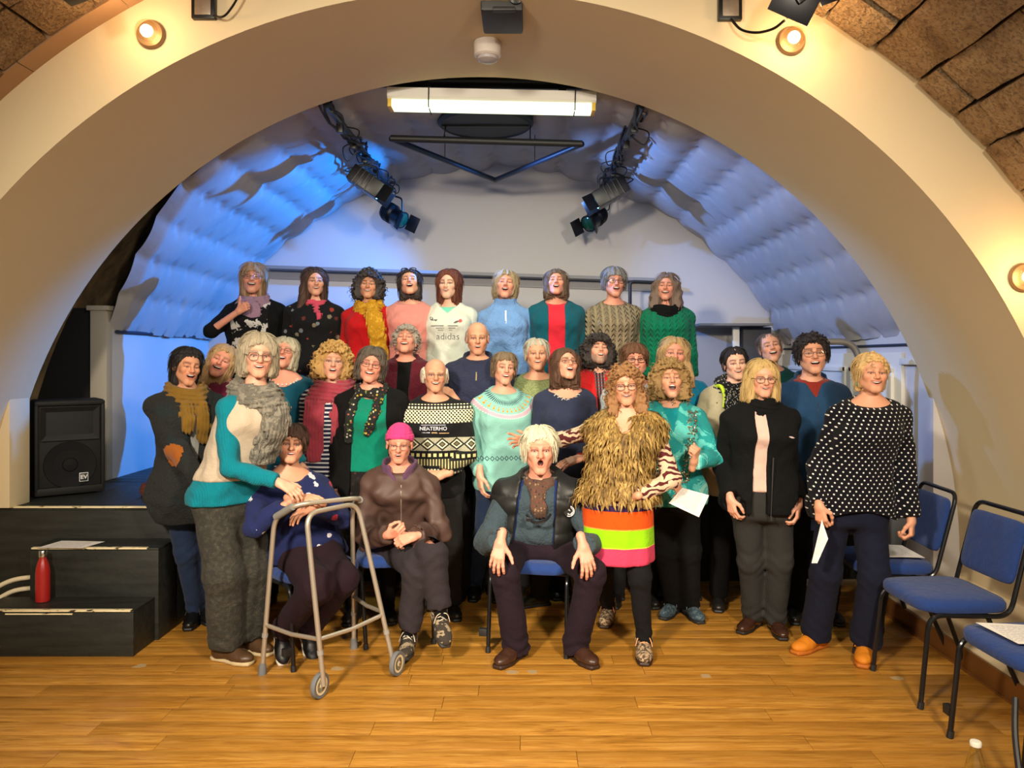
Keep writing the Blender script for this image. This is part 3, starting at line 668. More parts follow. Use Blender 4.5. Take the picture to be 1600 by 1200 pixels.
# ---- walking frame
wf = empty('walking_frame', (-0.98, 3.9, 0), 0, 'grey metal walking frame with two small front wheels before the seated woman', 'walking frame')
o3 = Vector((-0.98, 3.9, 0))
def L(p): return Vector(p)-o3
ALU = plain('grey_tube', rgb(176, 166, 150), 0.35, 0.55)
A0, A1, A2 = (-1.33, 3.89, 0.02), (-1.255, 3.85, 0.80), (-1.12, 3.76, 0.885)
B2, B1, B0 = (-0.845, 3.97, 0.88), (-0.925, 4.12, 0.80), (-0.943, 4.24, 0.02)
W1, W1t, W2t, W2 = (-0.945, 3.61, 0.06), (-1.035, 3.635, 0.865), (-0.85, 3.90, 0.865), (-0.665, 3.885, 0.06)
MB().tube([L(p) for p in bend_path([A0, A1, A2, B2, B1, B0], 0.07, 7)], 0.0125, 12).build('handle_tube', ALU, wf)
MB().tube([L(p) for p in bend_path([W1, W1t, W2t, W2], 0.075, 8)], 0.0125, 12).build('front_tube', ALU, wf)
def lerp(a, b, t): return tuple(np.array(a)*(1-t)+np.array(b)*t)
MB().tube([L(lerp(A1, A2, 0.08)), L(lerp(A1, A2, 0.85))], 0.019, 12).build('hand_grip', plain('grey_grip', rgb(120, 118, 112), 0.7), wf)
MB().tube([L(lerp(B1, B2, 0.1)), L(lerp(B1, B2, 0.8))], 0.019, 12).build('hand_grip', plain('grey_grip', rgb(120, 118, 112), 0.7), wf)
for a, b_, ta, tb_ in ((A0, W1, 0.30, 0.27), (W1, W2, 0.27, 0.30), (W2, B0, 0.32, 0.36)):
    tops = {A0: A1, B0: B1, W1: W1t, W2: W2t}
    p, q_ = lerp(a, tops[a], ta), lerp(b_, tops[b_], tb_)
    MB().tube([L(p), L(lerp(p, q_, 0.5))-Vector((0, 0, 0.012)), L(q_)], 0.0105, 10).build('cross_bar', ALU, wf)
for a, t_ in ((A0, A1), (B0, B1)):
    MB().tube([L((a[0], a[1], 0.0)), L(lerp(a, t_, 0.02)), L(lerp(a, t_, 0.05))], [0.021, 0.019, 0.0145], 12).build('rubber_foot', plain('grey_rubber', rgb(104, 106, 108), 0.8), wf)
    MB().tube([L(lerp(a, t_, 0.22)), L(lerp(a, t_, 0.245))], 0.0155, 12).build('collar', plain('collar_grey', rgb(140, 136, 130), 0.5), wf)
for a, t_ in ((W1, W1t), (W2, W2t)):
    MB().tube([L(lerp(a, t_, 0.18)), L(lerp(a, t_, 0.205))], 0.0155, 12).build('collar', plain('collar_grey', rgb(140, 136, 130), 0.5), wf)
    ax = Vector((0.93, -0.36, 0)).normalized(); Rw = ax.to_track_quat('Z', 'Y').to_matrix()
    c = L(a)+ax*0.022*(1 if a is W2 else -1)
    wh = MB().lathe([(0.040, -0.011), (0.058, -0.012), (0.0605, -0.006), (0.0605, 0.006), (0.058, 0.012), (0.040, 0.011)], tuple(c), 28, Rw).build('wheel', plain('grey_rubber', rgb(104, 106, 108), 0.8), wf)
    b = MB().lathe([(0.010, -0.0125), (0.012, -0.0125), (0.012, 0.0125), (0.010, 0.0125)], tuple(c), 16, Rw)
    b.lathe([(0.033, -0.011), (0.043, -0.0115), (0.043, 0.0115), (0.033, 0.011)], tuple(c), 24, Rw).lathe([(0.002, -0.004), (0.036, -0.004), (0.036, 0.004), (0.002, 0.004)], tuple(c), 24, Rw)
    for k in range(6):
        an = k*math.pi/3; d_ = Rw @ Vector((math.cos(an), math.sin(an), 0)); b.tube([c+d_*0.008, c+d_*0.036], 0.0075, 6)
    b.build('hub', plain('hub_cream', rgb(222, 208, 168), 0.5), wh)
    MB().tube([L(a)-ax*0.012, L(a)+ax*0.04*(1 if a is W2 else -1)], 0.006, 8).build('axle', CHROME, wf)
# ---- woven basket on the stage
bk = empty('woven_basket', (-2.42, 4.98, STZ), 0, 'small reddish brown woven basket on the stage beside the tweed coat', 'basket')
b = MB(); q = random.Random(5)
for k in range(7):
    z = 0.008+k*0.011; rad = 0.052+0.012*math.sin(k/6*math.pi)
    b.tube([((rad+0.003*math.sin(a*9+k*math.pi))*math.cos(a), (rad+0.003*math.sin(a*9+k*math.pi))*math.sin(a), z) for a in np.linspace(0, 2*math.pi, 37)[:-1]], 0.0062, 6, closed=True)
b.build('weave', plain('basket_red', rgb(112, 58, 44), 0.7, var=0.4, vscale=40), bk)
b = MB()
for k in range(9):
    a = k*2*math.pi/9; b.tube([(0.05*math.cos(a), 0.05*math.sin(a), 0), (0.066*math.cos(a), 0.066*math.sin(a), 0.045), (0.052*math.cos(a), 0.052*math.sin(a), 0.085)], 0.004, 5)
b.lathe([(0.05, 0), (0.052, 0.004), (0.002, 0.005)], n=20); b.build('stakes', plain('basket_dark', rgb(84, 44, 34), 0.7), bk)
# ---- folding trestle behind the woman in polka dots
tt = empty('folding_table', (1.95, 5.05, 0), 0, 'low black table with silver legs behind the woman in polka dots', 'table')
MB().bb(-0.22, 0.36, -0.14, 0.2, 0.47, 0.50, 0.004).build('tabletop', DARK, tt)
for s in (-0.14, 0.12): MB().tube([(-0.17, s, 0.0), (-0.15, s, 0.47)], 0.012, 10).build('leg', CHROME, tt); MB().tube([(0.33, s, 0.0), (0.31, s, 0.47)], 0.012, 10).build('leg', CHROME, tt)
MB().bb(-0.165, 0.325, -0.15, -0.128, 0.15, 0.19, 0.003).build('stretcher', plain('brushed_steel', rgb(150, 146, 138), 0.4, 0.8), tt)
# ================================================================== IMPLICIT SURFACES
f32 = np.float32
def smin(a, b, k):
    h = np.maximum(k-np.abs(a-b), 0)/k
    return np.minimum(a, b)-h*h*k*0.25
def smax(a, b, k): return -smin(-a, -b, k)
def cap(P, a, b, ra, rb=None):
    a = np.asarray(a, f32); b = np.asarray(b, f32); rb = ra if rb is None else rb
    pa = P-a; ba = b-a; t = np.clip((pa@ba)/max(float(ba@ba), 1e-9), 0, 1)
    return np.sqrt(((pa-t[:, None]*ba)**2).sum(1))-(ra+(rb-ra)*t)
def ell(P, c, r):
    c = np.asarray(c, f32); r = np.asarray(r, f32); q = (P-c)/r
    k0 = np.sqrt((q*q).sum(1)); k1 = np.sqrt(((q/r)**2).sum(1))+1e-6
    return k0*(k0-1)/k1
def sph(P, c, r): return np.sqrt(((P-np.asarray(c, f32))**2).sum(1))-r
def gyroid(P, s, off=0.0):
    x, y, z = (P*s+off).T
    return np.sin(x)*np.cos(y)+np.sin(y)*np.cos(z)+np.sin(z)*np.cos(x)
def wob(P, s, off=0.0):
    x, y, z = (P*s).T
    return np.sin(x+1.7*np.sin(y*0.9+off)+off)*np.sin(y*1.1+1.3*np.sin(z*0.8)+2*off)+0.6*np.sin(z*1.3+1.9*np.sin(x*0.7)+off*3)
EDG = [(0, 1), (2, 3), (4, 5), (6, 7), (0, 2), (1, 3), (4, 6), (5, 7), (0, 4), (1, 5), (2, 6), (3, 7)]
def nets(f, lo, hi, h, B=4, slack=1.35):
    """block sparse surface nets -> verts, quads"""
    lo = np.asarray(lo, f32); hi = np.asarray(hi, f32)
    nb = np.maximum(1, np.ceil((hi-lo)/h/B).astype(int)); n = nb*B
    g = [lo[k]+(np.arange(nb[k])*B+(B-1)/2)*h for k in range(3)]
    C = np.stack(np.meshgrid(*g, indexing='ij'), -1).reshape(-1, 3).astype(f32)
    dc = f(C); act = (np.abs(dc) < 0.87*B*h*slack+h)
    D = np.empty((nb[0], B, nb[1], B, nb[2], B), f32)
    T = D.transpose(0, 2, 4, 1, 3, 5)
    T[...] = np.where(dc < 0, -1, 1).reshape(*nb, 1, 1, 1)
    A = C[act]
    if len(A) == 0: return np.zeros((0, 3)), np.zeros((0, 4), int)
    o = (np.arange(B)-(B-1)/2)*h
    O = np.stack(np.meshgrid(o, o, o, indexing='ij'), -1).reshape(-1, 3).astype(f32)
    P = (A[:, None, :]+O[None]).reshape(-1, 3)
    T[act.reshape(*nb)] = f(P).reshape(-1, B, B, B)
    D = D.reshape(*n)
    S = D < 0
    s = [slice(None, -1), slice(1, None)]
    cnt = sum(S[s[i], s[j], s[k]].astype(np.int8) for i in (0, 1) for j in (0, 1) for k in (0, 1))
    ac = (cnt > 0) & (cnt < 8)
    idx = np.argwhere(ac); m = len(idx)
    vid = np.full(ac.shape, -1, np.int32); vid[ac] = np.arange(m)
    off = np.array([(i, j, k) for i in (0, 1) for j in (0, 1) for k in (0, 1)])
    cv = np.stack([D[idx[:, 0]+a, idx[:, 1]+b, idx[:, 2]+c] for a, b, c in off], 1)
    sp = np.zeros((m, 3)); sn = np.zeros(m)
    for a, b in EDG:
        va, vb = cv[:, a], cv[:, b]; x = (va < 0) != (vb < 0)
        t = np.where(x, va/np.where(x, va-vb, 1), 0)
        p = off[a]+(off[b]-off[a])*t[:, None]
        sp[x] += p[x]; sn[x] += 1
    V = lo+(idx+sp/sn[:, None])*h
    Q = []
    for ax in range(3):
        u, v = [(1, 2), (2, 0), (0, 1)][ax]
        sl0 = [slice(1, -1)]*3; sl1 = [slice(1, -1)]*3
        sl0[ax] = slice(0, -1); sl1[ax] = slice(1, None)
        a, b = S[tuple(sl0)], S[tuple(sl1)]
        e = np.argwhere(a != b)
        if len(e) == 0: continue
        fl = a[e[:, 0], e[:, 1], e[:, 2]]
        base = e.copy(); 
        for k in range(3):
            if k != ax: base[:, k] += 1
        def cell(du, dv):
            c = base.copy(); c[:, u] += du; c[:, v] += dv
            return vid[c[:, 0], c[:, 1], c[:, 2]]
        q = np.stack([cell(-1, -1), cell(0, -1), cell(0, 0), cell(-1, 0)], 1)
        q[~fl] = q[~fl][:, ::-1]
        Q.append(q)
    Q = np.concatenate(Q); Q = Q[(Q >= 0).all(1)]
    return V, Q
def vnormals(V, Q):
    n = np.cross(V[Q[:, 2]]-V[Q[:, 0]], V[Q[:, 3]]-V[Q[:, 1]])
    N = np.zeros_like(V)
    for k in range(4): np.add.at(N, Q[:, k], n)
    return N/np.maximum(np.linalg.norm(N, axis=1, keepdims=True), 1e-9)
class Soup:
    def __init__(s): s.V = []; s.Q = []; s.T = []; s.C = []; s.n = 0
    def add(s, V, Q=None, T=None, C=None):
        V = np.asarray(V, float)
        if len(V) == 0: return
        s.V.append(V)
        if Q is not None and len(Q): s.Q.append(np.asarray(Q)+s.n)
        if T is not None and len(T): s.T.append(np.asarray(T)+s.n)
        C = np.broadcast_to(np.asarray(C if C is not None else (1, 1, 1), float), (len(V), 3)); s.C.append(C); s.n += len(V)
    def build(s, name, m, parent, col=False):
        V = np.concatenate(s.V); Q = np.concatenate(s.Q) if s.Q else None; T = np.concatenate(s.T) if s.T else None
        me = mesh_np(name, V, Q, T)
        if col:
            at_ = me.color_attributes.new('tint', 'FLOAT_COLOR', 'POINT')
            C = np.concatenate([np.concatenate(s.C), np.ones((len(V), 1))], 1).astype(f32); at_.data.foreach_set('color', C.ravel())
        return link(name, me, m, parent)
def tube_np(P, r, n=4, closed=False):
    """thin tube as arrays; P (k,3); r scalar or (k,)"""
    P = np.asarray(P, float); k = len(P)
    t = np.gradient(P, axis=0); 
    if closed: t = np.roll(P, -1, 0)-np.roll(P, 1, 0)
    t /= np.maximum(np.linalg.norm(t, axis=1, keepdims=True), 1e-9)
    ref = np.array([0.3, 0.2, 0.93]); u = np.cross(t, ref); bad = np.linalg.norm(u, axis=1) < 0.05
    u[bad] = np.cross(t[bad], [1, 0, 0]); u /= np.linalg.norm(u, axis=1, keepdims=True); w = np.cross(t, u)
    a = np.arange(n)*2*np.pi/n
    r = np.broadcast_to(np.asarray(r, float), (k,))
    V = P[:, None]+(u[:, None]*np.cos(a)[None, :, None]+w[:, None]*np.sin(a)[None, :, None])*r[:, None, None]
    I = np.arange(k*n).reshape(k, n); J = np.roll(I, -1, 1)
    if closed: A, B_, C_, D_ = I, J, np.roll(J, -1, 0), np.roll(I, -1, 0)
    else: A, B_, C_, D_ = I[:-1], J[:-1], J[1:], I[1:]
    Q = np.stack([A, B_, C_, D_], -1).reshape(-1, 4)
    return V.reshape(-1, 3), Q
# skin reads its base colour from the mesh (lips, brows, eyes, teeth are coloured by vertex)
sk = NT('skin'); ca = sk.n('ShaderNodeVertexColor', layer_name='tint'); nz = sk.noise(70, 4)
sk.color(sk.mix(sk.M('MULTIPLY', nz, 0.22), ca.outputs[0], rgb(170, 84, 66)))
sk.t.nodes['Principled BSDF'].inputs['Roughness'].default_value = 0.48
sk.b.inputs['Specular IOR Level'].default_value = 0.35
sk.b.inputs['Subsurface Weight'].default_value = 0.0
sk.bump(sk.noise(220, 2), 0.08, 0.002)
# untouched vertex colours for eyes/teeth/brows come through with little mottling
SKIN = sk.m
def hair_mat(c, name):
    if name in MATS: return MATS[name]
    n = NT(name)
    ca = n.n('ShaderNodeVertexColor', layer_name='tint')
    f = n.noise(1.0, 4, n.mapping((150, 150, 14))); g = n.noise(5, 2)
    f2 = n.M('ADD', n.M('MULTIPLY', f, 0.75), n.M('MULTIPLY', g, 0.25))
    n.color(n.mix(f2, tuple(v*0.45 for v in c), tuple(min(1, v*1.5+0.02) for v in c)))
    n.rough(0.58); n.b.inputs['Specular IOR Level'].default_value = 0.2; n.bump(f, 0.5, 0.004)
    MATS[name] = n.m; return n.m
# ================================================================== HEAD
def rotm(yaw=0, pitch=0, roll=0):
    """columns = head axes; yaw + turns the face to the viewer's right, pitch + looks up, roll + tilts to viewer's right"""
    return np.array((Matrix.Rotation(math.radians(yaw), 3, 'Z') @ Matrix.Rotation(math.radians(-pitch), 3, 'X') @ Matrix.Rotation(math.radians(roll), 3, 'Y')))
def head_mesh(fc, neckL, skinc, lipc, browc):
    """fc face dict; neckL neck base in head coordinates. Returns V,Q,C lists for the head, eyes, teeth"""
    jw, op, mwid, sm, eo = fc.get('jaw', 1.0), fc.get('open', 0.012), fc.get('mw', 0.024), fc.get('smile', 1.0), fc.get('eye', 0.0070)
    nose = fc.get('nose', 1.0); nk = fc.get('neck', 0.052); chub = fc.get('chub', 0.0)
    jo = op*0.72
    zm = -0.052-jo*0.45; mh = 0.0035+op*0.55
    def ring(P):
        x = P[:, 0]; z = P[:, 2]-zm-sm*(x*x)*9.0
        gx, gz = x/mwid, z/mh
        q = np.sqrt(gx*gx+gz*gz)+1e-6
        g = np.sqrt((gx/mwid)**2+(gz/mh)**2)/q+1e-6
        return (q-1)/g
    def f(P):
        Q = P.copy(); Q[:, 0] = np.abs(Q[:, 0])
        x, y, z = P.T
        d = ell(P, (0, 0.018, 0.036), (0.074, 0.094, 0.080))
        d = smin(d, ell(P, (0, -0.022, -0.031), (0.060*jw+chub, 0.065, 0.069)), 0.03)
        d = smin(d, cap(Q, (0.043*jw+chub, 0.0, -0.046-jo*0.3), (0.014, -0.063, -0.083-jo), 0.022+chub, 0.0175+chub*0.5), 0.03)
        d = smin(d, sph(Q, (0.006, -0.069, -0.085-jo), 0.0175+chub*0.4), 0.02)
        d = smin(d, sph(Q, (0.039*jw, -0.060, -0.020+0.003*sm), 0.0225+chub), 0.02)
        d = smin(d, cap(Q, (0.008, -0.084, 0.023), (0.044, -0.069, 0.025), 0.0095, 0.008), 0.014)
        d = smin(d, ell(P, (0, -0.068, -0.054-jo*0.3), (0.034, 0.024, 0.026+jo*0.4)), 0.02)
        d = smax(d, -sph(Q, (0.031, -0.102, 0.002), 0.0175), 0.014)
        d = smin(d, sph(Q, (0.031, -0.0685, 0.002), 0.0152), 0.006)
        d = smin(d, cap(P, (0, -0.086, 0.010), (0, -0.110*(0.5+nose*0.5), -0.024), 0.0082*nose, 0.0118*nose), 0.013)
        d = smin(d, sph(Q, (0.0118*nose, -0.096, -0.027), 0.0080), 0.008)
        e = ell(Q, (0.031, -0.089, 0.001), (0.0135, 0.013, eo)); d = smax(d, -e, 0.002)
        dr = ring(P); yl = -0.0915+x*x*9.0
        d = smin(d, np.sqrt(dr*dr+(y-yl)**2)-0.0042, 0.006)
        if op > 0.001: d = smax(d, -np.maximum(dr+0.0022, y+0.060), 0.003)
        # smile folds
        if sm > 0.3: d = d+0.0022*sm*np.exp(-((Q[:, 0]-0.031-0.006*np.clip((-0.03-z)/0.03, 0, 1))/0.0035)**2)*np.exp(-((z+0.045)/0.018)**2)*(y < -0.03)
        ear = ell(Q, (0.0775, 0.014, -0.006), (0.0095, 0.019, 0.032)); ear = smax(ear, -sph(Q, (0.089, 0.006, -0.004), 0.0125), 0.006)
        d = smin(d, ear, 0.006)
        d = smin(d, cap(P, (0, 0.030, -0.045), neckL, nk, nk*1.06), 0.022)
        return d
    nl = np.asarray(neckL)
    lo = np.minimum([-0.095, -0.135, -0.15-jo], nl-0.065); hi = np.maximum([0.095, 0.12, 0.125], nl+0.065)
    V, Q = nets(f, lo, hi, 0.0034, 4, 1.6)
    x, y, z = V.T; ax = np.abs(x)
    C = np.broadcast_to(np.asarray(skinc), V.shape).copy()
    def blend(w, c): 
        nonlocal C
        w = np.clip(w, 0, 1)[:, None]; C = C*(1-w)+np.asarray(c)*w
    blend(0.42*np.exp(-((ax-0.042)/0.018)**2-((z+0.025)/0.018)**2)*(y < 0), np.asarray(skinc)*np.array([1.0, 0.62, 0.55]))
    blend(0.35*np.exp(-(ax/0.016)**2-((z+0.022)/0.014)**2)*(y < -0.09), np.asarray(skinc)*np.array([1.0, 0.6, 0.55]))
    blend(0.3*((y > -0.02) & (ax > 0.075)), np.asarray(skinc)*np.array([1.0, 0.55, 0.5]))
    if 'beard' in fc:
        bw = np.clip((-0.035-z)/0.02, 0, 1)*(y < 0.03)*(z > -0.125-jo); blend(0.75*bw*(ring(V) > 0.007), fc['beard'])
    dr = ring(V); front = y < -0.055
    blend((np.abs(dr) < 0.0050)*front*(y < -0.078)*0.6, lipc)
    inside = (dr < -0.0012)*(y > -0.0885)*(y < -0.045)*(ax < mwid)
    if op > 0.001: blend(inside*1.0, (0.055, 0.012, 0.012))
    bz = 0.021+0.15*ax*(1-ax/0.09)*0.55
    bd = np.exp(-((z-0.0235-0.004*np.sin(np.clip((ax-0.01)/0.036, 0, 1)*2.4))/0.0046)**2)*((ax > 0.010) & (ax < 0.050))*(y < -0.055)
    blend(bd*fc.get('brow', 0.95), browc)
    # lids: lash line
    er = np.sqrt(((ax-0.031)/0.0135)**2+((z-0.001)/max(eo, 0.002))**2)
    blend(((er < 1.6)*(z > 0.0)*(y < -0.070))*0.85*np.clip((1.75-er)/0.4, 0, 1), (0.03, 0.018, 0.014)); blend(((er < 1.3)*(z <= 0.0)*(y < -0.070))*0.45, np.asarray(skinc)*0.35)
    blend(0.30*np.exp(-((ax-0.031)/0.017)**2-((z-0.006)/0.011)**2)*(y < -0.06), np.asarray(skinc)*np.array([0.62, 0.45, 0.42]))  # skin darkened round the eyes: socket shade put into the vertex colour
    out = [(V, Q, C)]
    # eyeballs
    for s in (-1, 1):
        n1, n2 = 14, 10
        th = np.linspace(0, math.pi, n2); ph = np.arange(n1)*2*math.pi/n1
        TH, PH = np.meshgrid(th, ph, indexing='ij')
        d_ = np.stack([np.sin(TH)*np.cos(PH), -np.cos(TH), np.sin(TH)*np.sin(PH)], -1).reshape(-1, 3)
        E = d_*0.0128+np.array([s*0.031, -0.0685, 0.001])
        ang = TH.reshape(-1)
        ec = np.where((ang < 0.30)[:, None], (0.004, 0.004, 0.004), np.where((ang < 0.66)[:, None], fc.get('iris', (0.06, 0.05, 0.045)), (0.78, 0.74, 0.70)))
        I = np.arange(n1*n2).reshape(n2, n1); J = np.roll(I, -1, 1)
        out.append((E, np.stack([I[:-1], I[1:], J[1:], J[:-1]], -1).reshape(-1, 4), ec))
    if op > 0.004:
        def arch(zt, zb, w, yb, c):
            xs = np.linspace(-w, w, 13); vs = []
            for X in xs:
                yy = yb+X*X*12; zc = sm*X*X*9
                for (dz, dy) in ((zt, 0.002), (zt, -0.0015), (zb, -0.002), (zb, 0.002)): vs.append((X, yy+dy, zc+dz))
            I = np.arange(13*4).reshape(13, 4); J = np.roll(I, -1, 1)
            out.append((np.array(vs), np.stack([I[:-1], J[:-1], J[1:], I[1:]], -1).reshape(-1, 4), c))
        if fc.get('teeth', True):
            arch(zm+mh+0.001, zm+mh-min(0.0105, op*0.5+0.004), mwid*0.84, -0.0868, (0.86, 0.82, 0.74))
        if op > 0.014:
            if fc.get('low', False): arch(zm-mh-0.001, zm-mh+0.0045, mwid*0.6, -0.079, (0.75, 0.7, 0.62))
            n1, n2 = 12, 7
            TH, PH = np.meshgrid(np.linspace(0, math.pi, n2), np.arange(n1)*2*math.pi/n1, indexing='ij')
            E = np.stack([np.sin(TH)*np.cos(PH)*mwid*0.62, -np.cos(TH)*0.016, np.sin(TH)*np.sin(PH)*0.006], -1).reshape(-1, 3)+np.array([0, -0.071, zm-mh+0.004])
            I = np.arange(n1*n2).reshape(n2, n1); J = np.roll(I, -1, 1)
            out.append((E, np.stack([I[:-1], I[1:], J[1:], J[:-1]], -1).reshape(-1, 4), (0.42, 0.12, 0.10)))
    return out
# ================================================================== HAIR
# style: t thickness, zf forehead hairline, front yb table [(z, y)...] (hair kept behind y), zb lowest point, a/b drop half-axes
STY = {
 'short':   dict(t=0.013, zf=0.058, yb=[(-0.2, 0.03), (-0.05, 0.025), (-0.02, 0.0), (0.02, -0.035), (0.06, -0.06)], zb=-0.055),
 'crop':    dict(t=0.007, zf=0.064, yb=[(-0.2, 0.04), (-0.05, 0.03), (-0.01, 0.01), (0.03, -0.03), (0.07, -0.05)], zb=-0.05),
 'pixie':   dict(t=0.020, zf=0.048, yb=[(-0.2, 0.02), (-0.05, 0.0), (-0.02, -0.018), (0.02, -0.05), (0.06, -0.07)], zb=-0.075),
 'rim':     dict(t=0.011, zf=0.20, yb=[(-0.2, 0.04), (-0.05, 0.02), (-0.01, -0.005), (0.03, -0.012), (0.05, 0.01), (0.07, 0.08), (0.08, 0.2)], zb=-0.055),
 'bob':     dict(t=0.020, zf=0.068, yb=[(-0.2, -0.02), (-0.1, -0.040), (-0.05, -0.042), (0.0, -0.045), (0.03, -0.058), (0.06, -0.07)], zb=-0.105, a=0.098, b=0.098),
 'fringe':  dict(t=0.020, zf=0.034, yb=[(-0.3, -0.02), (-0.1, -0.035), (-0.05, -0.042), (0.0, -0.05), (0.03, -0.066), (0.06, -0.07)], zb=-0.10, a=0.092, b=0.096),
 'long':    dict(t=0.017, zf=0.076, yb=[(-0.4, -0.05), (-0.12, -0.04), (-0.05, -0.040), (0.0, -0.040), (0.03, -0.052), (0.06, -0.066)], zb=-0.25, a=0.098, b=0.094),
 'shoulder':dict(t=0.018, zf=0.076, yb=[(-0.4, -0.05), (-0.12, -0.045), (-0.05, -0.042), (0.0, -0.042), (0.03, -0.052), (0.06, -0.066)], zb=-0.165, a=0.100, b=0.094),
 'tied':    dict(t=0.008, zf=0.068, yb=[(-0.2, 0.05), (-0.05, 0.03), (-0.01, 0.0), (0.03, -0.035), (0.07, -0.055)], zb=-0.06),
 'curly':   dict(t=0.034, zf=0.066, yb=[(-0.3, -0.01), (-0.1, -0.028), (-0.05, -0.034), (0.0, -0.040), (0.03, -0.055), (0.06, -0.07)], zb=-0.10, a=0.118, b=0.112),
 'curlylong':dict(t=0.032, zf=0.066, yb=[(-0.4, -0.05), (-0.1, -0.035), (-0.05, -0.036), (0.0, -0.040), (0.03, -0.055), (0.06, -0.07)], zb=-0.20, a=0.118, b=0.108),
 'curlyshort':dict(t=0.022, zf=0.062, yb=[(-0.2, 0.03), (-0.05, 0.02), (-0.02, -0.005), (0.02, -0.04), (0.06, -0.06)], zb=-0.06),
}
